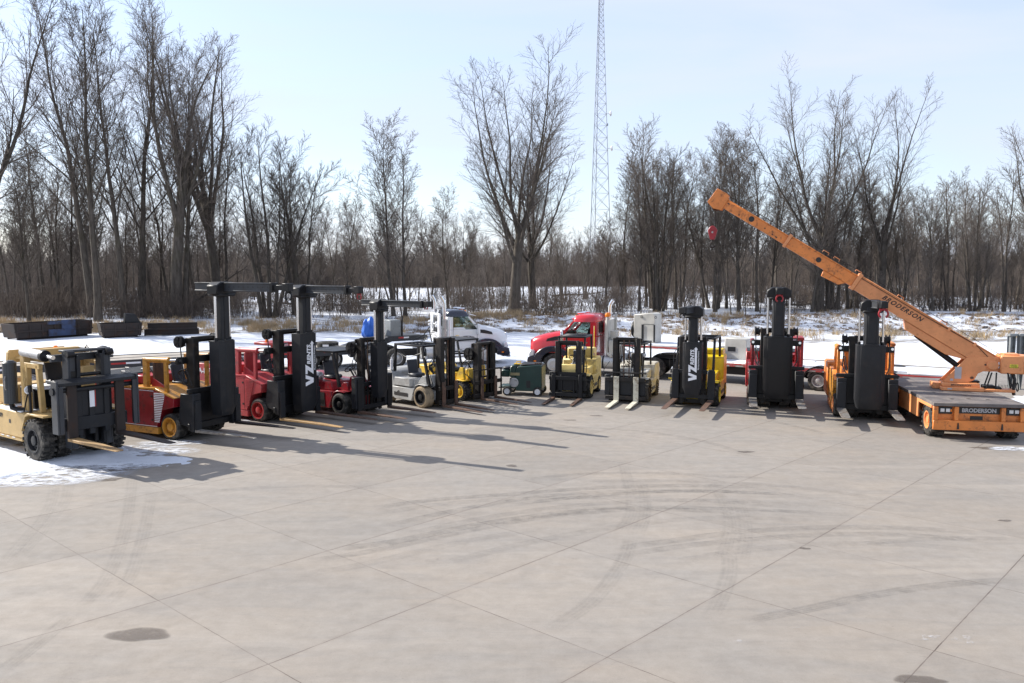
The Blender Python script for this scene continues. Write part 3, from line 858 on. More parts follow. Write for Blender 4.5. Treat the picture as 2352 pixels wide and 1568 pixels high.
def tower(parent, x, sw, sd, z0, z1, cw, ztop, hw, boom, rod_y, sh=None, sign=None, sleeve=None, holes=9, chamfer=0.13, yoff=0.0):
    """boom tower carried on the fork carriage: outer sleeve, sliding column, two chrome rods, head and boom"""
    sleeve = sleeve or M['charcoal']
    s2, d2 = sw / 2, sd / 2
    cf = chamfer
    mb = MB()
    o = yoff
    sec = [(x - d2, o - s2), (x + d2 - cf * 0.7, o - s2), (x + d2, o - s2 + cf), (x + d2, o + s2 - cf), (x + d2 - cf * 0.7, o + s2), (x - d2, o + s2)]
    low = [(x - d2, o - s2 + 0.06), (x + d2 - cf * 0.7 - 0.06, o - s2 + 0.1), (x + d2 - 0.1, o - s2 + cf + 0.05), (x + d2 - 0.1, o + s2 - cf - 0.05), (x + d2 - cf * 0.7 - 0.06, o + s2 - 0.1), (x - d2, o + s2 - 0.06)]
    mb.loft([[(a, b, z0) for a, b in low], [(a, b, z0 + 0.28) for a, b in sec], [(a, b, z1) for a, b in sec]])
    mb.box(x + d2 - 0.02, x + d2 + 0.012, o - cw / 2, o + cw / 2, z1 - 0.02, z1 + 0.035)
    for s in (-1, 1): mb.box(x + d2 - 0.002, x + d2 + 0.006, o + s * (s2 - cf - 0.02), o + s * (s2 - cf - 0.035), z0 + 0.3, z1 - 0.03)
    st = mb.build("tower_sleeve", sleeve, parent, 0.012)
    mb = MB()
    c2 = cw / 2
    e = 0.05
    oc = [(x - c2, o - c2 + e), (x - c2 + e, o - c2), (x + c2 - e, o - c2), (x + c2, o - c2 + e), (x + c2, o + c2 - e), (x + c2 - e, o + c2), (x - c2 + e, o + c2), (x - c2, o + c2 - e)]
    mb.prism(oc, 'z', z1 - 0.1, ztop - 0.25)
    mb.box(x + c2 + 0.0, x + c2 + 0.014, o - c2 * 0.55, o + c2 * 0.55, z1 + 0.05, ztop - 0.3)
    mb.build("tower_column", M['charcoal'], parent, 0.006)
    for s in (-1, 1):
        mb = MB()
        mb.cyl((x, o + s * rod_y, z1 - 0.06), (x, o + s * rod_y, ztop - 0.3), 0.037, 14)
        mb.build("chrome_rod", M['chrome'], parent)
        mb = MB(); mb.cyl((x, o + s * rod_y, z1 - 0.05), (x, o + s * rod_y, z1 + 0.09), 0.055, 14)
        mb.build("rod_gland", M['black'], parent)
    h2 = hw / 2
    mb = MB()
    bs = boom['s']
    zt = ztop
    mb.prism([(o - h2, zt - 0.36), (o + h2, zt - 0.36), (o + h2, zt - 0.1), (o + h2 * 0.55, zt), (o - h2 * 0.55, zt), (o - h2, zt - 0.1)], 'x', x - 0.2, x + 0.2)
    mb.box(x - 0.24, x + 0.24, o - h2 * 0.8, o + h2 * 0.8, zt - 0.42, zt - 0.34)
    mb.build("tower_head", M['black'], parent, 0.025)
    zb = zt - 0.02 - bs
    b0, b1, b2 = boom['x0'], boom['x1'], boom['x2']
    mb = MB()
    T = Matrix.Translation((x, o, 0)) @ Matrix.Rotation(R(boom.get('yaw', 0)), 4, 'Z')
    mb.T = T
    w2 = bs * 0.46
    mb.prism([(-w2, zb), (w2, zb), (w2, zb + 0.03), (w2 * 0.8, zb + 0.035), (w2 * 0.8, zb + bs - 0.035), (w2, zb + bs - 0.03), (w2, zb + bs), (-w2, zb + bs), (-w2, zb + bs - 0.03), (-w2 * 0.8, zb + bs - 0.035), (-w2 * 0.8, zb + 0.035), (-w2, zb + 0.03)], 'x', b0, b1)
    bo = mb.build("boom", M['slate'], parent, 0.004)
    mb = MB(); mb.T = T
    n = holes
    for i in range(n):
        hx = 0.38 + (b1 - 0.52) * i / max(1, n - 1)
        for s in (-1, 1): mb.cyl((hx, s * (w2 * 0.8 - 0.002), zb + bs * 0.52), (hx, s * (w2 * 0.8 + 0.003), zb + bs * 0.52), 0.024, 10)
    if n: mb.build("boom_holes", M['blackmark'], bo)
    mb = MB(); mb.T = T
    mb.box(b1 - 0.02, b2, -w2 * 0.66, w2 * 0.66, zb + bs * 0.2, zb + bs * 0.78)
    mb.box(b1 - 0.06, b1 + 0.05, -w2 * 1.12, w2 * 1.12, zb - 0.015, zb + bs + 0.012)
    mb.box(b2 - 0.16, b2 + 0.06, -w2 * 0.95, w2 * 0.95, zb + bs * 0.1, zb + bs * 0.98)
    mb.build("boom_tip", M['black'], bo, 0.01)
    if sh:
        p = T @ Vector((b2 - 0.03, 0, zb + 0.02))
        shackle(parent, (p.x, p.y, p.z), sh[0], sh[1], sh[2])
    if sign:
        logo(parent, x + d2 + 0.001, o + sign[0], sign[1], sign[2])
    return st

def roof_cage(parent, xf, xr, w, h, foot_f, foot_r, bars=8, solid=False, mat=None, post=0.065, tilt=0.22):
    """overhead guard: two front posts, two rear posts, roof with bars or a plate"""
    mat = mat or M['black']
    y = w / 2
    for s in (-1, 1):
        MB().bar((xf + tilt, s * y, foot_f), (xf, s * y, h), post, post * 1.2).build("guard_post", mat, parent, 0.008)
        MB().bar((xr - 0.05, s * y, foot_r), (xr, s * y, h), post, post * 1.2).build("guard_post", mat, parent, 0.008)
    mb = MB()
    t = 0.07
    for s in (-1, 1): mb.box(xr - 0.04, xf + 0.06, s * y - 0.035, s * y + 0.035, h, h + t)
    for xx in (xr, xf): mb.box(xx - 0.04, xx + 0.06, -y + 0.035, y - 0.035, h + 0.003, h + t - 0.003)
    if solid:
        mb.box(xr + 0.06, xf - 0.04, -y + 0.035, y - 0.035, h + t - 0.03, h + t - 0.012)
    else:
        for i in range(1, bars):
            xx = xr + (xf - xr) * i / bars
            mb.box(xx - 0.014, xx + 0.014, -y + 0.035, y - 0.035, h + 0.02, h + t - 0.006)
        mb.box(xr + 0.06, xf - 0.04, -0.02, 0.02, h + 0.012, h + t - 0.012)
    return mb.build("guard_roof", mat, parent, 0.006)

def carriage(parent, x, w, z, h=0.62, backrest=0.0, bars=6, mat=None):
    mat = mat or M['mast']
    mb = MB()
    mb.box(x, x + 0.06, -w / 2, w / 2, z + 0.1, z + 0.24)
    mb.box(x, x + 0.06, -w / 2, w / 2, z + h - 0.02, z + h + 0.12)
    for s in (-1, 1): mb.box(x - 0.035, x - 0.002, s * 0.24 - 0.035, s * 0.24 + 0.035, z + 0.06, z + h + 0.16)
    o = mb.build("carriage", mat, parent, 0.006)
    if backrest:
        mb = MB()
        zb = z + h + 0.122
        for s in (-1, 1): mb.box(x + 0.004, x + 0.05, s * (w / 2 - 0.002), s * (w / 2 - 0.052), z + 0.24, zb + backrest)
        mb.box(x + 0.006, x + 0.048, -w / 2 + 0.05, w / 2 - 0.05, zb + backrest - 0.05, zb + backrest)
        for i in range(1, bars):
            y = -w / 2 + w * i / bars
            mb.box(x + 0.01, x + 0.035, y - 0.015, y + 0.015, zb, zb + backrest - 0.05)
        mb.build("load_backrest", mat, parent, 0.004)
    return o

def forklift(name, label, loc, rz, p):
    t = thing(name, label, "forklift", loc, rz)
    W, wb, fr, fw, rr, rw = p['W'], p['wb'], p['fr'], p['fw'], p['rr'], p['rw']
    body, trim = p['body'], p.get('trim', M['black'])
    y0 = W / 2 - fw - 0.04
    # chassis
    yb = W / 2 - 0.05
    mb = MB()
    hz = p.get('deck', 0.72)
    mb.prism([(-wb - 0.2, 0.24), (-wb + rr + 0.06, 0.24), (-wb + rr + 0.12, 0.2), (-fr - 0.16, 0.2), (-fr - 0.05, 0.42), (-fr - 0.03, hz), (-wb - 0.2, hz)], 'y', -yb, yb)
    mb.prism([(-fr - 0.02, 0.22), (0.32, 0.22), (0.34, 0.62), (-0.0, hz), (-fr - 0.02, hz)], 'y', -y0, y0)
    mb.build("chassis", body, t, 0.02)
    mb = MB()
    for s in (-1, 1): mb.box(-wb + 0.45, -fr - 0.35, s * (yb + 0.001), s * (yb + 0.012), 0.34, 0.46)
    mb.build("step_recess", M['blackmark'], t)
    # counterweight, arched over the rear wheel
    cz = p.get('cw_top', 1.15)
    cx = -wb - p.get('tail', 0.7)
    mb = MB()
    arch = [(-wb + (rr + 0.06) * math.cos(R(a)), rr + (rr + 0.06) * math.sin(R(a))) for a in (160, 135, 110, 90, 70, 45, 20)]
    mb.prism([(cx, 0.34), (cx + 0.05, 0.28), (-wb - rr - 0.1, 0.3)] + arch + [(-wb + rr + 0.12, 0.45), (-wb + rr + 0.13, hz + 0.002), (-wb + 0.35, cz - 0.1), (-wb + 0.2, cz), (cx + 0.12, cz), (cx + 0.02, cz - 0.12)], 'y', -yb + 0.015, yb - 0.015)
    mb.build("counterweight", p.get('cw_mat', body), t, 0.05)
    # hood under the seat
    mb = MB()
    mb.prism([(-wb + 0.36, hz + 0.002), (-fr - 0.12, hz + 0.002), (-fr - 0.2, hz + 0.3), (-wb + 0.36, hz + 0.34)], 'y', -yb + 0.16, yb - 0.16)
    mb.build("hood", p.get('hood', body), t, 0.03)
    seat(t, -wb * 0.5 - 0.12, 0.0, hz + 0.33, p.get('seat'))
    # cowl and fenders
    mb = MB()
    mb.prism([(-0.14, hz + 0.004), (0.26, hz + 0.004), (0.28, hz + 0.2), (0.12, hz + 0.5), (-0.02, hz + 0.5)], 'y', -y0 + 0.0, y0 - 0.0)
    mb.build("cowl", p.get('cowl', body), t, 0.03)
    for s in (-1, 1):
        mb = MB()
        zt = 2 * fr + 0.03
        a, b = s * (y0 + 0.003), s * (W / 2 - 0.02)
        prof = [(-fr - 0.1, fr * 1.1), (-fr * 0.75, zt - 0.02), (-0.1, zt + 0.05), (fr * 0.6, zt + 0.02), (fr * 0.6, zt - 0.01), (-0.1, zt + 0.02), (-fr * 0.72, zt - 0.05), (-fr - 0.06, fr * 1.1)]
        mb.prism(prof, 'y', min(a, b), max(a, b))
        if p.get('tall_fender'):
            mb.prism([(-fr * 0.9, zt + 0.05), (fr * 0.35, zt + 0.05), (fr * 0.2, zt + p['tall_fender']), (-fr * 0.25, zt + p['tall_fender'])], 'y', s * (y0 + 0.1), s * (y0 + 0.22))
        mb.build("fender", p.get('fender', body), t, 0.01)
    steering(t, -0.32, 0, hz + 0.72, base=(-0.02, 0, hz + 0.35))
    g = p['guard']
    roof_cage(t, g['xf'], g['xr'], g.get('w', W - 0.3), g['h'], g.get('ff', hz + 0.25), g.get('fr', cz - 0.05), g.get('bars', 9), g.get('solid', False), g.get('mat'), g.get('post', 0.065), g.get('tilt', 0.25))
    # front axle wheels and rear wheels
    for s in (-1, 1):
        wheel(t, (0, s * (W / 2 - fw / 2), fr), fr, fw, p.get('frim', fr * 0.66), s, p.get('rim', trim), p.get('tyre'), p.get('tread', 'smooth'), "front_wheel", p.get('dish', 0.4))
        wheel(t, (-wb, s * (W / 2 - rw / 2 - 0.03), rr), rr, rw, rr * 0.62, s, p.get('rim', trim), p.get('tyre'), p.get('tread', 'smooth'), "rear_wheel", p.get('dish', 0.4))
    mb = MB(); mb.cyl((0, -y0 - 0.05, fr), (0, y0 + 0.05, fr), 0.1, 10); mb.cyl((-wb, -yb + 0.1, rr), (-wb, yb - 0.1, rr), 0.07, 10)
    mb.build("axles", M['black'], t)
    # mast, carriage, forks
    mx = p.get('mx', 0.55)
    mast(t, mx, p['mw'], p.get('mz0', 0.14), p['mh'], p.get('mast_mat'), rail=p.get('rail', 0.1), dep=p.get('mdep', 0.18), chain=p.get('chain', True))
    cxx = mx + 0.16
    carriage(t, cxx, p['cw'], p['fz'], p.get('ch', 0.6), p.get('backrest', 0), p.get('bbars', 6), p.get('car_mat'))
    for s in (-1, 1):
        fork(t, cxx + 0.062, s * p['fy'] + p.get('fyo', 0), p['fk'], p['fl'], p['fz'], p.get('fork_mat', M['rust']), p.get('shank', 0.85), smat=p.get('shank_mat'))
    # tilt cylinders and lamps
    for s in (-1, 1):
        mb = MB(); mb.cyl((-0.1, s * (y0 - 0.05), hz - 0.05), (mx - 0.1, s * (p['mw'] / 2 - 0.03), hz + 0.1), 0.045, 10)
        mb.build("tilt_cylinder", M['black'], t)
    if p.get('lamps', True):
        for s in (-1, 1):
            mb = MB(); lx = g['xf'] + g.get('tilt', .25) * 0.35
            mb.lathe([(0.001, 0.0), (0.06, 0.0), (0.075, 0.08), (0.07, 0.095)], (lx + 0.06, s * (g.get('w', W - 0.3) / 2 + 0.05), g['h'] - 0.35), 14, ax='x')
            lamp = mb.build("headlight", M['black'], t)
            mb = MB(); mb.lathe([(0.068, 0.092), (0.001, 0.1)], (lx + 0.06, s * (g.get('w', W - 0.3) / 2 + 0.05), g['h'] - 0.35), 14, ax='x')
            mb.build("lens", M['lens'], lamp)
    if p.get('tank'):
        tx, tz, ty = p['tank']
        mb = MB()
        for q in (0,):
            prof = [(0.001, -0.42), (0.1, -0.4), (0.155, -0.34), (0.155, -0.03), (0.162, -0.02), (0.162, 0.02), (0.155, 0.03), (0.155, 0.34), (0.1, 0.4), (0.06, 0.41), (0.06, 0.47), (0.001, 0.47)]
            mb.lathe(prof, (tx, ty, tz), 22, ax=p.get('tank_ax', 'x'))
        mb.build("gas_bottle", M['alu'], t)
        MB().box(tx - 0.42, tx + 0.42, ty - 0.12, ty + 0.12, tz - 0.2, tz - 0.15).build("bottle_tray", body, t, 0.01)
    if p.get('reel'):
        hose_reel(t, *p['reel'])
    return t
# ------------------------------------------------------------------ the row of machines
SMOOTH_DARK = M['rubber']

# silver forklift with tan tyres
f5 = forklift("forklift", "silver grey forklift on tan solid tyres with open black roof grille and rusty forks", (-2.76, 30.62, 0), -43, dict(
    W=1.55, wb=1.95, fr=0.39, fw=0.38, rr=0.35, rw=0.3, body=M['silver'], tyre=M['tan_rubber'], rim=M['black'], mh=2.5, mw=0.7, cw=0.95, fy=0.3, fk=0.15, fl=1.85, fz=0.07, fork_mat=M['rust'],
    cw_top=1.25, tail=0.55, deck=0.66, mdep=0.3, rail=0.17, mx=0.5, guard=dict(xf=-0.1, xr=-1.6, h=2.16, w=1.12, tilt=0.38, ff=0.8, post=0.085, bars=7), tall_fender=0.32, shank=0.9))
hoses(f5, [[(0.45, -0.35, 1.9), (0.2, -0.5, 1.4), (0.15, -0.5, 0.9), (0.45, -0.4, 0.7)], [(0.45, -0.3, 2.0), (0.1, -0.42, 1.5), (0.3, -0.42, 0.8)], [(-1.6, -0.5, 2.0), (-1.0, -0.52, 1.75), (-0.2, -0.5, 1.95)]], 0.013)
mb = MB(); mb.cyl((-1.72, -0.66, 1.25), (-1.72, -0.66, 1.62), 0.055, 12); mb.cyl((-1.72, -0.66, 1.62), (-1.72, -0.66, 1.7), 0.025, 8); mb.build("fire_extinguisher", [M['whitemark']], f5)
mb = MB(); mb.prism([(-1.55, 0.7), (-0.62, 0.7), (-0.62, 1.0), (-1.5, 1.0)], 'y', -0.72, -0.3); mb.build("toolbox", M['silver'], f5, 0.02)
text("side_mark", "*", f5, frame((-1.25, -0.727, 0.38), (1, 0, 0), (0, 0, 1)), 0.3, M['blackmark'], 0.02)
mb = MB(); mb.lathe([(0.17, -0.08), (0.19, 0.0), (0.17, 0.08)], (-0.45, 0.3, 1.32), 14); mb.build("air_cleaner", M['black'], f5)

# yellow forklift, third from the left of the small ones
f6 = forklift("forklift", "yellow forklift with yellow wheel rims, hose reel on its mast and solid grey roof", (-1.5, 32.3, 0), -43, dict(
    W=1.5, wb=1.9, fr=0.36, fw=0.33, rr=0.3, rw=0.24, body=M['yellow'], tyre=M['rubber'], rim=M['yellow'], tread='lug', mh=2.2, mw=0.92, cw=1.5, fy=0.36, fk=0.13, fl=1.75, fz=0.08, fork_mat=M['rust'],
    cw_top=1.2, deck=0.68, mdep=0.3, rail=0.17, mx=0.62, backrest=0.42, bbars=4, tall_fender=0.5, guard=dict(xf=-0.3, xr=-1.6, h=2.22, w=1.05, tilt=0.35, ff=0.8, solid=True, mat=M['charcoal']), reel=((0.3, -0.5, 1.78), 0.24, 0.1)))
hoses(f6, [[(0.35, -0.5, 1.6), (0.15, -0.6, 1.1), (0.5, -0.45, 0.8)], [(0.35, -0.45, 1.5), (0.2, -0.5, 1.0), (0.55, -0.4, 0.65)]], 0.014)
text("side_number", "12", f6, frame((-1.02, -0.705, 0.57), (1, 0, 0), (0, 0, 1)), 0.12, M['blackmark'], 0.002)

# cream yellow forklift facing the viewer
f8 = forklift("forklift", "cream yellow forklift facing the camera beside the dark green machine", (2.33, 32.75, 0), -107, dict(
    W=1.55, wb=1.75, fr=0.42, fw=0.32, rr=0.31, rw=0.25, body=M['cream'], tyre=M['rubber'], rim=M['cream'], tread='lug', mh=2.22, mw=1.0, cw=1.42, fy=0.52, fk=0.14, fl=1.5, fz=0.03, fork_mat=M['rust'],
    cw_top=1.42, tail=0.55, deck=0.78, mdep=0.2, rail=0.13, mx=0.6, guard=dict(xf=0.0, xr=-1.2, h=2.3, w=1.02, tilt=0.3, ff=0.95, bars=12), tank=(-1.75, 1.62, 0.0), tank_ax='y', shank=0.95, shank_mat=M['black'], car_mat=M['black'], ch=0.75, chain=False))
MB().box(-2.1, -1.55, -0.55, 0.55, 1.42, 1.78).build("rear_housing", M['cream'], f8, 0.04)
mb = MB(); mb.box(0.66, 0.7, -0.72, 0.72, 0.34, 1.05); mb.box(0.4, 0.74, 0.45, 0.62, 0.95, 1.02); mb.build("carriage_plate", M['black'], f8, 0.01)
hoses(f8, [[(0.45, 0.5, 1.9), (0.3, 0.62, 1.4), (0.1, 0.6, 1.0)], [(0.4, 0.3, 1.7), (0.25, 0.42, 1.3), (0.3, 0.3, 1.0)]], 0.014)
for q, m_ in ((0.02, M['redmark']), (0.14, M['greymark'])):
    MB().box(-1.68 + q, -1.58 + q, 0.552, 0.556, 1.5, 1.58).build("decal", m_, f8)

# beige and white forklift with cream forks
f9 = forklift("forklift", "beige grey forklift facing the camera with cream painted forks on its open mast", (4.45, 31.8, 0), -110, dict(
    W=1.52, wb=1.75, fr=0.41, fw=0.32, rr=0.31, rw=0.25, body=M['beige'], tyre=M['grey_rubber'], rim=M['rust_dark'], tread='lug', mh=2.42, mw=1.02, cw=1.5, fy=0.365, fyo=0.04, fk=0.19, fl=1.35, fz=0.05, fork_mat=M['paleflork'],
    cw_top=1.3, tail=0.6, deck=0.75, mdep=0.2, rail=0.14, mx=0.6, mast_mat=M['mast'], guard=dict(xf=-0.05, xr=-1.3, h=2.12, w=1.05, tilt=0.3, ff=0.95, bars=5, post=0.06), shank=0.96, ch=0.8, hood=M['offwhite'], cowl=M['offwhite'], seat=M['black']))
mb = MB(); mb.cyl((0.8, -0.82, 1.15), (0.8, 0.78, 1.15), 0.03, 10); mb.build("fork_bar", M['mast'], f9)
mb = MB(); mb.box(0.6, 0.72, -0.8, -0.6, 0.25, 1.05); mb.box(0.66, 0.7, -0.62, 0.72, 0.3, 0.95); mb.build("carriage_plate", M['charcoal'], f9, 0.02)
hoses(f9, [[(0.5, 0.2 + 0.06 * k, 2.2), (0.42, 0.18 + 0.07 * k, 1.5), (0.5, 0.1 + 0.08 * k, 0.9)] for k in range(3)] + [[(0.5, -0.2 - 0.06 * k, 2.1), (0.42, -0.15 - 0.07 * k, 1.4), (0.5, -0.1 - 0.08 * k, 0.9)] for k in range(3)] + [[(0.3, -0.72, 1.5), (0.28, -0.95, 1.1), (0.3, -0.75, 0.6)]], 0.014)
text("hood_mark", "///", f9, frame((-0.3, -0.2, 1.27), (0, 1, 0), (-0.3, 0, 1)), 0.2, M['blackmark'], 0.01)

# dark red forklift with low boom tower
f4 = forklift("forklift", "dark red low forklift with black canopy, silver gas bottle and plain black boom tower", (-5.4, 29.26, 0), -35, dict(
    W=1.7, wb=2.1, fr=0.38, fw=0.5, rr=0.34, rw=0.36, body=M['darkred'], tyre=M['rubber'], rim=M['black'], mh=2.62, mw=0.95, cw=1.75, fy=0.72, fk=0.2, fl=2.0, fz=0.14, fork_mat=M['rust'],
    cw_top=1.22, tail=0.75, deck=0.78, mdep=0.24, rail=0.15, mx=0.62, tall_fender=0.3, guard=dict(xf=-0.35, xr=-1.75, h=2.1, w=1.5, tilt=0.3, ff=0.95, solid=True, post=0.09), tank=(-1.55, 1.22, -0.55), shank=1.15, shank_mat=M['black'], ch=0.9, car_mat=M['black'], lamps=False, reel=((0.3, -0.52, 2.3), 0.21, 0.12)))
for s in (-1, 1):
    mb = MB(); mb.box(0.66, 0.86, s * 0.5, s * 0.9, 0.3, 1.35); mb.build("carriage_cheek", M['charcoal'], f4, 0.015)
mb = MB(); mb.box(-1.25, -0.75, -0.812, -0.79, 0.3, 0.72); mb.box(-0.95, -0.72, -0.812, -0.8, 0.12 + 0.12, 0.34); mb.build("step_well", M['blackmark'], f4)
tower(f4, 1.12, 0.48, 0.4, 0.62, 2.5, 0.26, 3.95, 0.56, dict(s=0.21, x0=-0.75, x1=1.95, x2=2.2), 0.21, None, None, holes=12, chamfer=0.1)
shackle(f4, (3.2, 0, 3.82), 0.07, M['hookred'], 'y')
hoses(f4, [[(0.45, -0.4, 2.2), (0.3, -0.5, 1.7), (0.55, -0.45, 1.2), (0.5, -0.5, 0.8)], [(0.45, -0.3, 2.1), (0.35, -0.42, 1.6), (0.6, -0.4, 1.0)]], 0.014)
mb = MB(); mb.box(-2.4, -1.9, -0.5, 0.0, 1.22, 1.3); mb.build("seat_papers", M['whitemark'], f4)

# yellow forklift with the rental sign, right of the trucks
f10 = forklift("forklift", "bright yellow forklift behind a black boom tower with white rental sign", (6.72, 30.85, 0), -111, dict(
    W=1.75, wb=1.95, fr=0.42, fw=0.4, rr=0.33, rw=0.3, body=M['bright'], tyre=M['rubber'], rim=M['bright'], mh=2.55, mw=0.95, cw=1.55, fy=0.63, fyo=0.05, fk=0.2, fl=2.1, fz=0.26, fork_mat=M['rust'],
    cw_top=1.7, tail=0.55, deck=0.8, mdep=0.24, rail=0.15, mx=0.62, guard=dict(xf=-0.1, xr=-1.55, h=2.4, w=1.3, tilt=0.28, ff=1.2, bars=5, post=0.085), shank=1.15, shank_mat=M['charcoal'], ch=1.0, car_mat=M['charcoal'], lamps=False))
for s in (-1, 1):
    mb = MB(); mb.box(0.785, 0.9, 0.05 + s * 0.5, 0.05 + s * 0.76, 0.37, 1.36); mb.build("carriage_cheek", M['charcoal'], f10, 0.015)
tower(f10, 1.22, 0.66, 0.44, 0.55, 2.4, 0.32, 3.68, 0.7, dict(s=0.22, x0=-0.5, x1=0.85, x2=1.0, yaw=-14), 0.27, (0.08, M['black'], 'x'), (0.03, 1.05, 1.2), holes=0, chamfer=0.08, yoff=0.08)
hoses(f10, [[(0.5, -0.5, 2.2), (0.4, -0.72, 1.9), (0.5, -0.7, 1.3)], [(0.5, -0.45, 2.1), (0.45, -0.62, 1.8), (0.55, -0.62, 1.2)]], 0.014)
mb = MB(); mb.prism([(-2.55, 0.4), (-1.9, 0.75), (-1.75, 1.9), (-2.45, 1.9)], 'y', -0.75, 0.75); mb.build("rear_housing", M['bright'], f10, 0.04)
mb = MB(); mb.box(0.72, 0.76, -0.86, -0.6, 1.0, 1.06); mb.box(0.66, 0.7, 0.3, 0.5, 0.7, 1.0); mb.build("hose_clamp", M['bright'], f10)

# heavy forklifts with a square engine block, tall counterweight behind and a boom tower in front
def heavy(label, loc, rz, side, top, roofm, rim, tw, louvers=None, W=1.85, cwm=None, fz=0.2, forks=None, fork_y=0.78, fork_w=0.27, fork_len=1.9, black_cw_top=True, roof_side=1, beacon=True, pipe=None, front_plate=True, cwy=0.0, skirt=None, cw_h=1.78, tyre=None, roof_w=0.75):
    t = thing("forklift", label, "forklift", loc, rz)
    yb = W / 2
    fr, fw = 0.385, 0.42
    skirt = skirt or top
    cwm = cwm or side
    # engine block: flat side panels, sloping front over the wheel
    prof = [(-1.85, 0.34), (-0.52, 0.34), (-0.46, 0.5), (-0.3, 0.86), (0.18, 0.98), (0.2, 1.22), (-0.55, 1.44), (-1.85, 1.44)]
    mb = MB(); mb.prism(prof, 'y', -yb, yb); mb.build("engine_block", side, t, 0.012)
    mb = MB(); mb.prism([(-1.87, 1.442), (-0.55, 1.442), (-0.53, 1.5), (-1.87, 1.5)], 'y', -yb - 0.01, yb + 0.01)
    mb.prism([(-0.545, 1.442), (0.2, 1.222), (0.24, 1.25), (-0.53, 1.5)], 'y', -yb - 0.01, yb + 0.01)
    mb.build("block_lid", top, t, 0.01)
    mb = MB(); mb.box(-1.97, -0.46, -yb - 0.02, yb + 0.02, 0.14, 0.335); mb.build("skirt", skirt, t, 0.015)
    mb = MB()
    for s in (-1, 1):
        mb.box(-1.85, -0.6, s * (yb + 0.001), s * (yb + 0.006), 1.40, 1.415); mb.box(-1.85, -0.5, s * (yb + 0.001), s * (yb + 0.006), 0.36, 0.375)
    mb.build("edge_strip", M['whitemark'] if louvers == 'white' else side, t)
    lm = M['whitemark'] if louvers == 'white' else side
    for s in (-1, 1):
        mb = MB()
        for i in range(17):
            z = 0.5 + i * 0.052
            x1 = -0.39 + max(0, (z - 0.5)) * 0.30
            x1 = min(x1, -0.16)
            mb.box(-0.58, x1, s * (yb + 0.001), s * (yb + 0.014), z, z + 0.026)
        mb.build("louvers", lm, t)
        mb = MB()
        for z in (0.55, 1.25): mb.lathe([(0.035, 0), (0.035, s * 0.012), (0.001, s * 0.012)], (-0.68, s * yb, z), 12)
        mb.box(-0.625, -0.615, s * (yb + 0.0), s * (yb + 0.003), 0.4, 1.42)
        mb.build("door_latch", M['blackmark'], t)
    # counterweight behind
    mb = MB(); mb.prism([(-3.45, 0.4), (-1.98, 0.4), (-1.98, cw_h), (-3.3, cw_h), (-3.45, cw_h - 0.2)], 'y', -yb - 0.06 + cwy, yb + 0.06 + cwy)
    cw = mb.build("counterweight", cwm, t, 0.02)
    mb = MB(); mb.box(-1.978, -1.3, -0.5, yb - 0.05, 1.52, cw_h - 0.02); mb.build("counterweight_nose", cwm, cw, 0.015)
    mb = MB(); mb.box(-3.3, -2.0, -yb - 0.03 + cwy, yb + 0.03 + cwy, cw_h + 0.001, cw_h + 0.03); mb.build("counterweight_lid", M['charcoal'] if black_cw_top else cwm, cw, 0.005)
    mb = MB()
    for yy in (-0.62, 0.1):
        for xx in (-2.2, -2.9):
            mb.tube([(xx - 0.09, yy, cw_h + 0.03), (xx - 0.08, yy, cw_h + 0.1), (xx + 0.08, yy, cw_h + 0.1), (xx + 0.09, yy, cw_h + 0.03)], 0.013, 6)
    mb.build("grab_handle", M['steel'], cw)
    # frame round the driver, with long cylinders to the mast head
    zt = 2.36
    for s in (-1, 1):
        mb = MB(); mb.box(-1.12, -0.95, s * yb - s * 0.22, s * yb - s * 0.08, 1.5, zt); mb.build("cab_post", top, t, 0.015)
        mb = MB(); mb.box(-0.28, -0.16, s * yb - s * 0.2, s * yb - s * 0.1, 1.36, zt - 0.06); mb.build("cab_post", top, t, 0.012)
        mb = MB(); mb.cyl((-1.02, s * (yb - 0.15), zt - 0.06), (-0.12, s * (yb - 0.15), zt - 0.04), 0.082, 16); cy = mb.build("tilt_cylinder", top, t)
        mb = MB(); mb.cyl((-0.12, s * (yb - 0.15), zt - 0.04), (0.36, s * (yb - 0.15), zt - 0.02), 0.045, 12); mb.build("cylinder_rod", M['chrome'], cy)
        mb = MB(); mb.cyl((-0.14, s * (yb - 0.15), zt - 0.04), (-0.08, s * (yb - 0.15), zt - 0.04), 0.095, 16); mb.build("cylinder_gland", top, cy)
    mb = MB(); mb.box(-1.05, -0.95, -0.55, -0.2, 1.5, 2.2); mb.build("seat_pillar", M['rust'] if louvers == 'white' else top, t, 0.02)
    mb = MB(); mb.prism([(-0.95, 1.49), (-0.3, 1.4), (-0.4, 1.52), (-0.9, 1.74)], 'y', -yb + 0.25, -yb + 0.29); mb.build("side_guard", M['red'] if louvers == 'white' else top, t)
    seat(t, -0.72, 0.3, 1.46)
    steering(t, -0.42, 0.1, 1.9, 0.19, base=(-0.12, 0.1, 1.35))
    if roof_side:
        ry = roof_side * (yb - 0.02)
        mb = MB(); mb.box(-1.3, -1.17, ry - 0.065, ry + 0.065, 1.5, 2.38); mb.build("roof_post", roofm, t, 0.012)
        mb = MB(); mb.box(-0.5, -0.4, ry - 0.05, ry + 0.05, 1.44, 2.38); mb.build("roof_post", roofm, t, 0.012)
        mb = MB(); mb.box(-1.35, -0.35, min(ry + roof_side * 0.07, ry - roof_side * roof_w), max(ry + roof_side * 0.07, ry - roof_side * roof_w), 2.382, 2.48); mb.build("driver_roof", roofm, t, 0.02)
        mb = MB(); mb.box(-0.34, -0.26, ry - roof_side * 0.3 - 0.1, ry - roof_side * 0.3 + 0.1, 2.33, 2.45); lamp = mb.build("work_lamp", M['black'], t, 0.02)
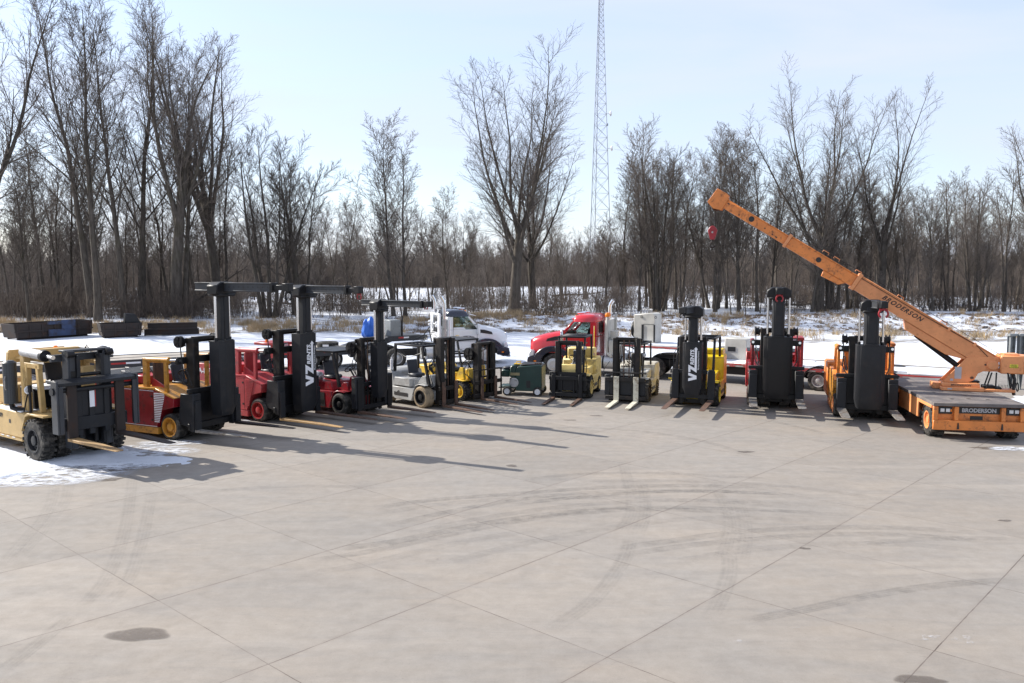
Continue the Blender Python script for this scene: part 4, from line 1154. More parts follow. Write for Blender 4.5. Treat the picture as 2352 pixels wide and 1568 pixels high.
        mb = MB(); mb.box(-0.259, -0.25, ry - roof_side * 0.3 - 0.08, ry - roof_side * 0.3 + 0.08, 2.35, 2.43); mb.build("lens", M['lens'], lamp)
        if beacon:
            mb = MB(); mb.lathe([(0.055, 0), (0.055, 0.09), (0.03, 0.12), (0.001, 0.12)], (-0.95, ry - roof_side * roof_w * 0.7, 2.48), 14, ax='z'); mb.build("beacon", M['amberlamp'], t)
    for s in (-1, 1):
        for k, yy in enumerate((yb - fw / 2 - 0.0,)):
            wheel(t, (0, s * yy, fr), fr, fw, fr * 0.72, s, rim, tyre, 'smooth', "front_wheel", 0.5)
        wheel(t, (-2.6, s * (yb - 0.25), 0.36), 0.36, 0.4, 0.24, s, rim, tyre, 'smooth', "rear_wheel", 0.5)
        mb = MB(); mb.lathe([(0.2, -0.16), (fr - 0.01, -0.16), (fr, -0.13), (fr, 0.13), (fr - 0.01, 0.16), (0.2, 0.16)], (0, s * (yb - fw - 0.2), fr), 28); mb.build("inner_wheel", tyre or M['rubber'], t)
    mb = MB(); mb.cyl((0, -yb + 0.4, fr), (0, yb - 0.4, fr), 0.12, 12); mb.box(-0.3, 0.4, -0.5, 0.5, 0.2, 0.9); mb.build("front_axle", M['black'], t, 0.01)
    # mast
    mh = tw.get('mh', 2.98)
    mast(t, 0.5, 1.1, 0.2, mh, M['mast'], dep=0.3, rail=0.2, chain=False)
    mb = MB()
    mb.prism([(0.2, 2.22), (0.34, 2.22), (0.34, 2.42), (0.28, 2.42)], 'y', -0.86, 0.86)
    mb.build("mast_bracket", M['black'], t, 0.01)
    for s in (-1, 1):
        hose_reel(t, (0.22, s * 0.66, mh - 0.12), 0.17, 0.13)
        mb = MB(); mb.box(0.2, 0.36, s * 0.56, s * 0.62, mh - 0.25, mh - 0.05); mb.build("reel_arm", M['black'], t)
    # carriage with wide cheeks
    mb = MB()
    mb.box(0.72, 0.82, -yb, yb, 1.42, 1.54); mb.box(0.72, 0.82, -yb, yb, 0.36, 0.54); mb.box(0.68, 0.76, -0.7, 0.7, 0.54, 1.42)
    mb.build("carriage", M['black'], t, 0.01)
    for s in (-1, 1):
        mb = MB(); mb.box(0.78, 0.95, s * (yb - 0.02), s * (yb - 0.32), 0.32, 1.4); mb.prism([(0.3, 0.5), (0.782, 0.42), (0.782, 1.39), (0.4, 1.39)], 'y', s * (yb - 0.06), s * (yb - 0.1))
        mb.build("carriage_cheek", M['charcoal'], t, 0.015)
        fm = (forks or (M['rust'], M['rust']))[0 if s < 0 else 1]
        fork(t, 0.955, s * fork_y, fork_w, fork_len, fz, fm, 0.9, 0.07, smat=M['charcoal'])
    tower(t, tw['x'], tw['sw'], tw['sd'], tw['z0'], tw['z1'], tw['cw'], tw['zt'], tw['hw'], tw['boom'], tw['rod'], tw.get('sh'), tw.get('sign'), holes=tw.get('holes', 9), chamfer=tw.get('cf', 0.13), sleeve=tw.get('mat'))
    hoses(t, [[(0.3, s * 0.72, mh - 0.1), (0.35, s * 0.7, 2.2), (0.4, s * 0.72, 1.75), (0.55, s * 0.6, 1.5)] for s in (-1, 1)] + [[(0.3, -0.6, 1.6), (0.15, -0.68, 1.95), (0.45, -0.66, 2.05), (0.6, -0.6, 1.6)], [(-1.4, -0.5, 2.2), (-1.1, -0.45, 1.8), (-1.2, -0.4, 1.55)]], 0.018)
    return t

f2 = heavy("red and amber heavy forklift with white louvers and plain boom tower beside the tan forklift", (-9.55, 25.2, 0), -26, M['darkred'], M['amber'], M['amber'], M['amber'],
    dict(x=1.26, sw=0.62, sd=0.48, z0=0.72, z1=2.9, cw=0.32, zt=4.6, hw=0.78, boom=dict(s=0.25, x0=-0.95, x1=1.95, x2=2.5), rod=0.26, sh=(0.11, M['black'], 'y')),
    'white', cwm=M['red'], fz=0.3, forks=(M['wornfork'], M['rust_dark']), fork_w=0.2, fork_len=2.1, roof_side=0, skirt=M['amber'])
f3 = heavy("faded red heavy forklift with black boom tower carrying a white rental sign", (-7.78, 28.1, 0), -32, M['fadedred'], M['fadedred'], M['red'], M['red'],
    dict(x=1.25, sw=0.7, sd=0.48, z0=0.35, z1=2.9, cw=0.34, zt=4.46, hw=0.8, boom=dict(s=0.25, x0=-0.7, x1=1.9, x2=2.4), rod=0.28, sh=(0.08, M['hookred'], 'y'), sign=(-0.06, 1.2, 1.45)),
    None, cwm=M['fadedred'], fz=0.14, forks=(M['woodfork'], M['rust']), fork_w=0.2, fork_len=2.5, roof_side=1)
text("maker_name", "VERSA-LIFT", f3, frame((-2.72, -0.989, 1.52), (1, 0, 0), (0, 0, 1)), 0.26, M['whitemark'], 0.004)
f11 = heavy("red heavy forklift facing the camera behind the tallest plain black tower", (9.55, 30.6, 0), -105, M['red'], M['darkred'], M['red'], M['rust_dark'],
    dict(x=1.42, sw=0.93, sd=0.5, z0=0.5, z1=2.64, mh=2.85, cw=0.41, zt=4.34, hw=0.8, boom=dict(s=0.24, x0=-0.5, x1=0.35, x2=0.5), rod=0.35, sh=(0.11, M['hookred'], 'x'), holes=0, cf=0.1, mat=M['black']),
    None, cwm=M['red'], fz=0.36, forks=(M['wornfork'], M['wornfork']), fork_len=1.75, roof_side=1, tyre=M['grey_rubber'], W=1.9, roof_w=0.6)
f12 = heavy("orange heavy forklift between the red forklift and the crane, tower with red shackle", (11.82, 28.3, 0), -106, M['amber'], M['orange'], M['orange'], M['crane'],
    dict(x=1.4, sw=0.86, sd=0.5, z0=0.5, z1=2.56, mh=2.75, cw=0.42, zt=4.0, hw=0.7, boom=dict(s=0.24, x0=-0.5, x1=0.75, x2=0.95, yaw=14), rod=0.35, sh=(0.13, M['hookred'], 'x'), holes=0, cf=0.1),
    None, cwm=M['orange'], fz=0.36, forks=(M['wornfork'], M['wornfork']), fork_len=1.6, roof_side=1, beacon=False, black_cw_top=False, W=1.9, cw_h=1.58, roof_w=0.5)

# ------------------------------------------------------------------ large tan forklift at the far left
f1 = thing("forklift", "large tan forklift with fat lugged tyres, black perforated muffler and very wide fork carriage", "forklift", (-11.72, 22.5, 0), -36)
T_ = M['tan']
yb = 1.0
mb = MB(); mb.prism([(-4.6, 0.5), (-0.75, 0.5), (-0.62, 1.12), (-0.7, 1.18), (-4.6, 1.25)], 'y', -yb, yb); mb.build("chassis", T_, f1, 0.02)
mb = MB(); mb.prism([(-4.6, 0.42), (-0.8, 0.42), (-0.76, 0.498), (-4.6, 0.498)], 'y', -yb - 0.02, yb + 0.02); mb.build("running_board", T_, f1, 0.01)
mb = MB(); mb.prism([(-5.6, 0.55), (-4.61, 0.5), (-4.61, 1.7), (-5.3, 1.75), (-5.6, 1.5)], 'y', -yb, yb); mb.build("counterweight", T_, f1, 0.05)
for s in (-1, 1):
    mb = MB(); mb.prism([(-0.72, 0.72), (-0.5, 1.16), (-0.3, 1.24), (0.55, 1.24), (0.55, 1.19), (-0.26, 1.19), (-0.44, 1.12), (-0.66, 0.72)], 'y', s * 0.35, s * (yb + 0.08)); mb.build("fender", T_, f1, 0.008)
    for k, yy in enumerate((0.93, 0.52)):
        wheel(f1, (0.0, s * yy, 0.55), 0.55, 0.34, 0.31, s, M['charcoal'], M['rubber'], 'lug', "front_wheel", 0.55)
    wheel(f1, (-3.6, s * 0.86, 0.5), 0.5, 0.34, 0.28, s, M['charcoal'], M['rubber'], 'lug', "rear_wheel", 0.4)
mb = MB(); mb.cyl((0, -0.8, 0.55), (0, 0.8, 0.55), 0.14, 12); mb.box(-0.35, 0.35, -0.33, 0.33, 0.35, 1.15); mb.build("front_axle", M['black'], f1, 0.01)
# cab frame
ZR = 2.72
for s in (-1, 1):
    mb = MB(); mb.box(-1.1, -0.88, s * 0.84, s * 0.66, 1.2, ZR + 0.1); mb.build("cab_post", T_, f1, 0.012)
    mb = MB(); mb.box(-0.83, -0.72, s * 0.85, s * 0.72, 1.22, ZR - 0.24); mb.build("cab_post", T_, f1, 0.012)
    mb = MB(); mb.bar((-0.06, s * 0.78, 1.24), (-0.2, s * 0.78, ZR - 0.24), 0.13, 0.13); mb.build("cab_post", T_, f1, 0.012)
    mb = MB(); mb.box(-0.87, -0.05, s * 0.845, s * 0.74, ZR - 0.34, ZR - 0.21); mb.build("cab_rail", T_, f1, 0.01)
    mb = MB(); mb.cyl((-1.0, s * 0.78, ZR + 0.06), (0.1, s * 0.78, ZR + 0.02), 0.125, 20); cy = mb.build("tilt_cylinder", M['alu'], f1)
    mb = MB(); mb.cyl((0.08, s * 0.78, ZR + 0.02), (0.2, s * 0.78, ZR + 0.015), 0.15, 20); mb.build("cylinder_gland", M['black'], cy)
    mb = MB(); mb.cyl((0.2, s * 0.78, ZR + 0.015), (0.6, s * 0.78, ZR), 0.055, 14); mb.build("cylinder_rod", M['chrome'], cy)
mb = MB(); mb.box(-1.95, -0.2, -0.6, 0.6, ZR - 0.2, ZR - 0.14); mb.box(-2.0, -1.9, -0.75, 0.75, ZR - 0.3, ZR + 0.05); mb.box(-1.12, -0.86, -0.65, 0.65, ZR - 0.14, ZR + 0.1); mb.build("cab_roof", T_, f1, 0.012)
for s in (-1, 1):
    mb = MB(); mb.bar((-2.3, s * 0.72, 1.2), (-1.95, s * 0.72, ZR), 0.12); mb.build("cab_post", T_, f1, 0.012)
mb = MB(); mb.box(-2.9, -2.3, -0.7, 0.7, 1.25, 1.75); mb.build("engine_cover", T_, f1, 0.03)
mb = MB(); mb.box(-0.2, -0.05, 0.3, 0.62, 1.24, 2.35); mb.build("cab_panel", T_, f1, 0.01)
mb = MB(); mb.box(-1.7, -0.9, -0.6, 0.6, 1.24, 1.75); mb.build("seat_base", M['black'], f1, 0.02)
mb = MB(); mb.box(-1.65, -0.6, -0.62, 0.3, 1.752, 1.8); mb.build("settled_snow", M['snow_on'], f1, 0.02)
seat(f1, -1.25, 0.2, 1.8)
steering(f1, -0.55, 0.2, 2.0, 0.22, base=(-0.2, 0.2, 1.5))
mb = MB(); mb.cyl((-1.2, -1.06, 1.42), (-1.2, -1.06, 2.5), 0.17, 22); mb.cyl((-1.2, -1.06, 2.5), (-1.2, -1.06, 2.56), 0.17, 22, 0.1)
def perforated():
    m, nt, b = newmat("perforated_guard")
    N, L = nt.nodes, nt.links
    tc = N.new("ShaderNodeTexCoord"); v = N.new("ShaderNodeTexVoronoi"); v.inputs['Scale'].default_value = 22; v.inputs['Randomness'].default_value = 0.1
    L.new(tc.outputs['Object'], v.inputs['Vector'])
    L.new(mixc(N, L, mr(N, L, v.outputs['Distance'], 0.25, 0.32), (0.006, 0.006, 0.006), (0.04, 0.045, 0.05)), b.inputs['Base Color']); b.inputs['Roughness'].default_value = 0.5
    return m
mu = mb.build("muffler", perforated(), f1)
mb = MB(); mb.tube([(-1.2, -1.06, 1.42), (-1.18, -1.05, 1.3), (-1.1, -0.95, 1.24), (-1.0, -0.8, 1.22)], 0.065, 10); mb.build("exhaust_elbow", M['black'], mu)
mb = MB(); mb.tube([(-1.1, -1.22, 1.8), (-1.08, -1.25, 1.85), (-1.08, -1.25, 2.1), (-1.1, -1.22, 2.15)], 0.016, 6); mb.build("grab_handle", M['steel'], mu)
mb = MB(); mb.lathe([(0.07, 0), (0.07, 0.1), (0.04, 0.14), (0.001, 0.14)], (-1.5, 0.3, ZR - 0.02), 14, ax='z'); mb.build("beacon", M['amberlamp'], f1)
mb = MB(); mb.cyl((-0.3, -0.98, 1.24), (-0.3, -0.98, 1.78), 0.035, 10); mb.cyl((-0.3, -0.98, 1.78), (-0.3, -0.98, 1.96), 0.055, 10); mb.tube([(-0.75, -0.95, 1.22), (-0.66, -0.9, 1.6), (-0.55, -0.85, 1.9)], 0.02, 6); lp = mb.build("lamp_post", M['black'], f1)
mb = MB(); mb.lathe([(0.001, 0.0), (0.08, 0.02), (0.11, 0.1), (0.1, 0.12), (0.001, 0.13)], (-0.42, -1.0, 1.84), 18, ax='x'); mb.build("headlight", M['lens'], f1)
mb = MB(); mb.tube([(-0.75, -0.88, 1.6), (-0.7, -0.93, 1.7), (-0.7, -0.93, 2.0), (-0.75, -0.88, 2.1)], 0.02, 8); mb.build("grab_handle", T_, f1)
text("side_number", "209", f1, frame((-2.0, -1.004, 0.92 + 0.1), (1, 0, 0), (0, 0, 1)), 0.16, M['blackmark'], 0.003)
mb = MB(); mb.box(-1.52, -1.42, -1.006, -1.0, 0.85, 0.95); mb.build("decal", M['blackmark'], f1)
hoses(f1, [[(-0.3, 0.5, ZR), (0.0, 0.4, ZR + 0.2), (0.4, 0.3, ZR + 0.05)]], 0.022)
mb = MB()
for k in range(5): mb.box(-2.6 + k * 0.32, -2.45 + k * 0.32, -1.03, -1.02, 0.48, 0.5)
mb.box(-2.5, -0.85, -0.98, -0.3, 1.19, 1.215); mb.build("settled_snow", M['snow_on'], f1)
mb = MB()
for xx in (-1.75, -1.3, -1.05): mb.cyl((xx, -0.8, 1.21), (xx, -0.8, 1.3), 0.07, 10)
mb.build("filler_cap", M['rust'], f1)
# mast
mx = 0.75
mb = MB()
for s in (-1, 1):
    mb.box(mx - 0.17, mx + 0.14, s * 0.56, s * 0.52, 0.35, ZR + 0.12); mb.box(mx - 0.17, mx - 0.11, s * 0.52, s * 0.37, 0.35, ZR + 0.11); mb.box(mx + 0.08, mx + 0.14, s * 0.52, s * 0.37, 0.35, ZR + 0.11)
mb.box(mx - 0.24, mx + 0.1, -0.6, 0.6, ZR + 0.122, ZR + 0.18); mb.box(mx - 0.3, mx - 0.172, -0.82, 0.82, ZR - 0.12, ZR + 0.06)
mb.box(mx - 0.22, mx - 0.172, -0.56, 0.56, 1.3, 1.5)
ms = mb.build("mast", M['slate'], f1, 0.008)
for s in (-1, 1):
    mb = MB(); mb.box(mx - 0.09, mx + 0.2, s * 0.36, s * 0.27, 0.4, ZR + 0.05); mb.build("inner_rail", M['charcoal'], ms, 0.008)
    mb = MB(); mb.cyl((mx + 0.16, s * 0.42, ZR + 0.08), (mx + 0.16, s * 0.6, ZR + 0.08), 0.085, 18); mb.build("mast_roller", M['black'], ms)
    mb = MB(); mb.cyl((mx, s * 0.18, 0.45), (mx, s * 0.18, 1.75), 0.07, 12); mb.build("lift_cylinder", M['black'], ms)
mb = MB(); mb.box(mx - 0.05, mx + 0.1, -0.26, 0.26, 2.0, 2.16); mb.cyl((mx + 0.1, -0.36, 2.25), (mx + 0.1, 0.36, 2.25), 0.05, 10); mb.box(mx - 0.1, mx + 0.15, -0.5, -0.3, 2.1, 2.36); mb.build("mast_crosshead", M['mast'], ms, 0.01)
# very wide carriage frame
cx = 1.02
hw_ = 1.03
CZ = 0.42      # the carriage hangs a little above the ground
mb = MB(); mb.T = Matrix.Translation((0, 0, CZ))
mb.prism([(cx, 1.62), (cx + 0.28, 1.62), (cx + 0.28, 1.7), (cx, 1.78)], 'y', -hw_, hw_)
mb.cyl((cx + 0.12, -hw_, 1.5), (cx + 0.12, hw_, 1.5), 0.06, 14)
mb.box(cx, cx + 0.12, -hw_ + 0.2, hw_ - 0.2, 0.45, 0.78)
for yy in (-0.42, -0.1, 0.3): mb.box(cx + 0.0, cx + 0.1, yy - 0.07, yy + 0.07, 0.3, 1.55)
mb.box(cx + 0.012, cx + 0.06, -0.35, 0.25, 0.78, 1.5)
mb.build("carriage", M['charcoal'], f1, 0.01)
for s in (-1, 1):
    mb = MB(); mb.T = Matrix.Translation((0, 0, CZ)); mb.box(cx + 0.0, cx + 0.3, s * hw_, s * (hw_ + 0.05), 0.42, 1.76); mb.box(cx + 0.27, cx + 0.3, s * (hw_ - 0.12), s * (hw_ - 0.002), 0.42, 1.62); mb.build("carriage_end_plate", M['slate'], f1, 0.012)
    mb = MB(); mb.T = Matrix.Translation((0, 0, CZ)); mb.cyl((cx + 0.1, s * (hw_ + 0.05), 1.5), (cx + 0.1, s * (hw_ + 0.09), 1.5), 0.1, 16); mb.build("end_boss", M['charcoal'], f1)
mb = MB(); mb.T = Matrix.Translation((0, 0, CZ)); mb.box(cx + 0.101, cx + 0.106, -0.16, -0.03, 1.0, 1.42); mb.build("load_plate", M['whitemark'], f1)
mb = MB(); mb.T = Matrix.Translation((0, 0, CZ)); mb.box(cx + 0.101, cx + 0.108, -0.02, 0.0, 1.0, 1.5); mb.build("red_strip", M['redmark'], f1)
fork(f1, cx + 0.13, -0.66, 0.24, 2.1, 0.2 + CZ, M['woodfork'], 1.5, 0.09, smat=M['rust_dark'])
fork(f1, cx + 0.13, 0.6, 0.24, 2.3, 0.2 + CZ, M['rust_dark'], 1.5, 0.09)

# ------------------------------------------------------------------ dark green power cart
gc = thing("power_cart", "low dark green machine on small white-rimmed wheels between the yellow forklifts", "power cart", tuple(at(1208, 905)), 0)
gc.rotation_euler = (0, 0, R(168)); gc.scale = (1.08, 1.08, 1.08)
G = M['green']
mb = MB(); mb.prism([(-0.62, 0.17), (0.3, 0.17), (0.3, 1.0), (0.22, 1.06), (-0.6, 1.14), (-0.66, 1.08), (-0.66, 0.3)], 'y', -0.42, 0.42); mb.build("housing", G, gc, 0.02)
mb = MB(); mb.prism([(0.302, 0.62), (0.55, 0.68), (0.5, 1.08), (0.302, 1.12)], 'y', -0.4, 0.4); mb.build("control_hood", G, gc, 0.03)
mb = MB(); mb.box(0.302, 0.55, -0.32, 0.32, 0.34, 0.62); mb.build("engine_bay", M['green'], gc, 0.02)
mb = MB(); mb.box(0.302, 0.95, -0.38, 0.38, 0.26, 0.32); mb.box(0.302, 0.8, -0.34, 0.34, 0.322, 0.338); mb.build("foot_deck", M['green'], gc, 0.01)
mb = MB(); mb.box(0.56, 0.86, -0.3, 0.3, 0.66, 0.92); mb.build("operator_box", M['green'], gc, 0.03)
mb = MB(); mb.box(0.5, 0.8, -0.2, 0.25, 0.93, 1.03); mb.build("operator_pad", M['seat'], gc, 0.03)
mb = MB(); mb.box(-0.55, 0.15, -0.36, 0.36, 1.1, 1.16); mb.build("top_lid", M['charcoal'], gc, 0.02)
mb = MB(); mb.tube([(0.2, 0.05, 1.1), (0.18, 0.05, 1.22), (0.34, 0.05, 1.2), (0.36, 0.05, 1.1)], 0.02, 6); mb.box(0.12, 0.42, -0.06, 0.16, 1.1, 1.14); mb.build("lift_lug", M['yellow'], gc)
mb = MB(); mb.lathe([(0.17, 0), (0.17, 0.03), (0.14, 0.035), (0.13, 0.012), (0.001, 0.012)], (0.36, 0.42, 0.48), 24); mb.build("side_gauge", M['alu'], gc)
mb = MB(); mb.box(0.15, 0.5, 0.421, 0.427, 0.74, 0.84); mb.build("name_plate", M['brass'], gc)
mb = MB(); mb.box(-0.25, -0.1, 0.421, 0.428, 0.3, 0.56); mb.build("side_grille", M['blackmark'], gc)
mb = MB()
for k in range(4): mb.cyl((-0.6 + 0.07 * k, 0.25, 1.12), (-0.6 + 0.07 * k, 0.25, 1.2), 0.028, 8)
mb.build("hose_coupling", M['rust'], gc)
for xx, yy in ((0.6, 1), (0.6, -1), (-0.52, 1), (-0.52, -1)):
    wheel(gc, (xx, yy * (0.46 if xx > 0 else 0.44), 0.17), 0.17, 0.13, 0.1, yy, M['white'], M['rubber'], 'smooth', "wheel", 0.2)
# ------------------------------------------------------------------ mobile crane
cr = thing("mobile_crane", "pale orange mobile deck crane with its long telescopic boom raised to the left", "crane", (13.62, 24.95, 0), -100)
C = M['crane']
hw_ = 1.23
FX = 0.72                       # front face
mb = MB()
mb.box(-5.3, -0.78, -0.85, 0.85, 0.45, 0.98)
mb.box(-0.78, 0.5, -0.68, 0.68, 0.45, 0.98)
mb.build("chassis", C, cr, 0.02)
mb = MB(); mb.box(FX - 0.1, FX, -hw_, hw_, 0.30, 0.58); mb.box(FX - 0.08, FX - 0.01, -hw_, -hw_ + 0.13, 0.58, 0.99); mb.box(FX - 0.08, FX - 0.01, hw_ - 0.13, hw_, 0.58, 0.99)
mb.box(FX - 0.2, FX - 0.14, -hw_ + 0.02, hw_ - 0.02, 0.5, 0.99)
for yy in (-0.6, 0.66): mb.box(FX - 0.14, FX - 0.02, yy - 0.06, yy + 0.06, 0.58, 0.99)
mb.build("front_bumper", M['crane2'], cr, 0.012)
mb = MB()
for yy in (-0.56, 0.62): mb.prism([(yy - 0.03, 0.34), (yy + 0.03, 0.34), (yy + 0.015, 0.52), (yy - 0.015, 0.52)], 'x', FX + 0.001, FX + 0.02)
mb.box(FX - 0.1385, FX - 0.125, -0.2, 0.14, 0.6, 0.71); mb.build("tow_bracket", M['blackmark'], cr)
mb = MB(); mb.box(FX - 0.139, FX - 0.12, -0.53, 0.59, 0.78, 0.97); mb.build("sign_board", M['blackmark'], cr)
text("maker_name", "BRODERSON", cr, frame((FX - 0.117, 0.03, 0.872), (0, 1, 0), (0, 0, 1)), 0.158, M['greymark'], 0.0055)
for yy in (-0.9, 0.95):
    mb = MB(); mb.box(FX - 0.139, FX - 0.09, yy - 0.2, yy + 0.2, 0.76, 0.97); lamp = mb.build("lamp_box", M['blackmark'], cr, 0.01)
    for q in (-0.07, 0.08):
        mb = MB(); mb.box(FX - 0.089, FX - 0.08, yy + q - 0.055, yy + q + 0.055, 0.82, 0.92); mb.build("headlight", M['lens'], lamp, 0.005)
    mb = MB(); mb.box(FX - 0.089, FX - 0.08, yy + 0.15, yy + 0.18, 0.83, 0.9); mb.build("turn_signal", M['amberlamp'], lamp)
# deck
mb = MB(); mb.box(-5.2, FX + 0.03, -hw_ - 0.02, hw_ + 0.02, 1.0, 1.1); mb.build("deck", M['deck'], cr, 0.01)
for s in (-1, 1):
    mb = MB(); mb.box(-3.0, -0.84, s * hw_, s * (hw_ - 0.05), 0.42, 0.998); mb.box(-5.2, -4.5, s * hw_, s * (hw_ - 0.05), 0.42, 0.998)
    mb.box(-4.5, -3.0, s * (hw_ + 0.015), s * (hw_ - 0.05), 0.86, 0.998); mb.box(-0.84, FX - 0.2, s * (hw_ + 0.015), s * (hw_ - 0.05), 0.9, 0.998)
    mb.build("side_skirt", C, cr, 0.01)
mb = MB()
for xx, yy in ((-0.1, -0.5), (-0.1, 0.5), (-0.8, 0.1), (-0.2, 0.0), (-1.5, -0.6)): mb.lathe([(0.06, 0.0), (0.001, 0.0)], (xx, yy, 1.104), 12, ax='z')
mb.build("deck_socket", M['blackmark'], cr)
for s in (-1, 1):
    wheel(cr, (0.0, s * (hw_ - 0.22), 0.475), 0.475, 0.38, 0.26, s, C, M['rubber'], 'lug', "front_wheel", 0.3)
    wheel(cr, (-3.72, s * (hw_ - 0.2), 0.475), 0.475, 0.38, 0.26, s, C, M['rubber'], 'lug', "rear_wheel", 0.3)
mb = MB(); mb.cyl((0, -0.9, 0.47), (0, 0.9, 0.47), 0.12, 12); mb.cyl((-3.72, -0.9, 0.47), (-3.72, 0.9, 0.47), 0.12, 12); mb.build("axles", M['black'], cr)
# turret base, with its own turning direction
YAW = 262.0                     # boom direction relative to the truck (world direction = -100 + YAW = 162)
TX, TY = -2.4, 0.45
TT = Matrix.Translation((TX, TY, 1.1)) @ Matrix.Rotation(R(YAW), 4, 'Z') @ Matrix.Diagonal((0.58, 0.58, 0.48, 1.0))
def tmb():
    m_ = MB(); m_.T = TT; return m_
mb = tmb(); mb.cyl((0, 0, 0), (0, 0, 0.1), 0.75, 28); mb.build("slewing_ring", M['black'], cr)
mb = tmb(); mb.box(-1.05, 1.1, 0.55, 1.05, 0.01, 0.26); mb.box(-0.85, 1.05, 0.45, 0.85, 0.262, 0.5); mb.build("turret_step", C, cr, 0.02)
mb = tmb(); mb.box(0.95, 1.4, -0.75, 0.3, 0.01, 0.42); mb.build("side_locker", C, cr, 0.02)
mb = tmb(); mb.box(-0.9, 1.0, -0.6, 0.54, 0.1, 0.5); mb.build("turret_base", C, cr, 0.02)
text("turret_name", "BRODERSON", cr, TT @ frame((0.1, 0.852, 0.38), (-1, 0, 0), (0, 0, 1)), 0.17, M['blackmark'], 0.004, 0.25)
mb = tmb(); mb.box(0.55, 0.78, 1.051, 1.056, 0.1, 0.2); mb.build("base_plate", M['greymark'], cr)
plate = [(0.98, 0.5), (0.1, 1.75), (-0.2, 2.18), (-0.42, 2.27), (-1.98, 2.3), (-1.98, 1.3), (-1.05, 1.3), (-0.8, 1.15), (-0.62, 0.7), (-0.3, 0.5)]
for s in (-1, 1):
    mb = tmb(); mb.prism(plate, 'y', s * 0.40, s * 0.46); mb.build("turret_plate", C, cr, 0.012)
mb = tmb(); mb.box(0.02, 0.36, 0.462, 0.467, 0.75, 1.55); mb.box(0.42, 0.58, 0.462, 0.467, 0.6, 0.75); mb.build("load_chart", M['greymark'], cr)
mb = tmb(); mb.lathe([(0.32, 0.46), (0.32, 0.52), (0.26, 0.54), (0.26, 0.62), (0.001, 0.62)], (-1.5, 0.0, 1.72), 26); mb.build("winch_cap", C, cr)
mb = tmb(); mb.cyl((-1.5, -0.39, 1.72), (-1.5, 0.39, 1.72), 0.2, 20); mb.build("winch_drum", M['charcoal'], cr)
mb = tmb(); mb.cyl((-0.5, -0.5, 0.85), (-0.5, 0.5, 0.85), 0.09, 14); mb.cyl((-1.15, 0.462, 1.75), (-1.15, 0.475, 1.75), 0.07, 12); mb.build("pivot_pin", M['rust'], cr)
# counterweight box with clipped corners
mb = tmb(); mb.prism([(-1.82, 0.75), (-1.82, -0.6), (-2.9, -0.6), (-3.25, -0.3), (-3.25, 0.45), (-2.95, 0.75)], 'z', 1.22, 2.42)
mb.build("counterweight", C, cr, 0.03)
mb = tmb(); mb.box(-2.75, -2.0, -0.4, 0.5, 2.421, 2.5); mb.build("winch_cover", C, cr, 0.01)
mb = tmb(); mb.box(-2.65, -2.25, 0.752, 0.757, 1.62, 1.86); mb.build("caution_label", M['yellowmark'], cr)
text("caution_text", "CAUTION\nSTAND CLEAR\nOF SWING\nCOUNTERWEIGHT", cr, TT @ frame((-2.45, 0.759, 1.74), (-1, 0, 0), (0, 0, 1)), 0.055, M['blackmark'], 0.001)
mb = tmb(); mb.box(-1.8, -1.74, 0.47, 0.56, 1.55, 1.7); mb.box(-1.8, -1.74, 0.47, 0.56, 1.78, 1.95); mb.build("warning_tag", M['whitemark'], cr)
# telescopic boom, pivoting between the plates
EL = 32.0
BT = Matrix.Translation(TT @ Vector((-1.5, 0, 1.8))) @ Matrix.Rotation(R(YAW), 4, 'Z') @ Matrix.Rotation(-R(EL), 4, 'Y') @ Matrix.Scale(0.81, 4)
def bmb():
    m_ = MB(); m_.T = BT; return m_
def hexbox(m_, x0, x1, w, z0, z1, lip=0.03):
    y = w / 2
    m_.prism([(-y, z0), (y, z0), (y, z1 - 0.05), (y + lip, z1 - 0.045), (y + lip, z1), (-y - lip, z1), (-y - lip, z1 - 0.045), (-y, z1 - 0.05)], 'x', x0, x1)
B1, B2, B3 = 6.85, 8.75, 12.6
mb = bmb(); hexbox(mb, -0.1, 5.9, 0.56, -0.30, 0.34); mb.prism([(0.6, -0.305), (3.6, -0.305), (3.35, -0.6), (1.6, -0.62)], 'y', -0.24, 0.24)
bo = mb.build("boom", C, cr, 0.012)
mb = bmb(); mb.box(5.9, 6.06, -0.33, 0.33, -0.34, 0.39); mb.build("boom_collar", C, bo, 0.01)
mb = bmb(); hexbox(mb, 6.062, 9.1, 0.46, -0.24, 0.27); mb.prism([(6.3, -0.242), (7.3, -0.242), (7.25, -0.5), (6.5, -0.45)], 'y', -0.2, 0.2); b2 = mb.build("boom_middle_section", M['crane2'], cr, 0.01)
mb = bmb(); mb.box(9.1, 9.24, -0.28, 0.28, -0.28, 0.31); mb.build("boom_collar", C, b2, 0.01)
mb = bmb(); hexbox(mb, 9.242, 12.35, 0.38, -0.19, 0.22); b3 = mb.build("boom_tip_section", M['crane2'], cr, 0.01)
mb = bmb()
for s in (-1, 1): mb.prism([(12.15, -0.3), (12.5, -0.42), (12.85, -0.3), (12.8, 0.38), (12.3, 0.4), (12.15, 0.24)], 'y', s * 0.2, s * 0.24)
mb.box(12.75, 12.8, -0.195, 0.195, -0.2, 0.36); mb.box(12.2, 12.8, -0.195, 0.195, 0.3, 0.37)
bh = mb.build("boom_head", M['crane2'], b3, 0.01)
mb = bmb(); mb.lathe([(0.2, -0.05), (0.22, -0.06), (0.16, 0.0), (0.22, 0.06), (0.2, 0.05)], (12.45, 0, -0.24), 22); mb.build("sheave", M['rust'], b3)
mb = bmb(); mb.cyl((10.9, -0.195, 0.02), (10.9, 0.195, 0.02), 0.12, 18); mb.cyl((7.7, 0.231, 0.0), (7.7, 0.235, 0.0), 0.11, 18)
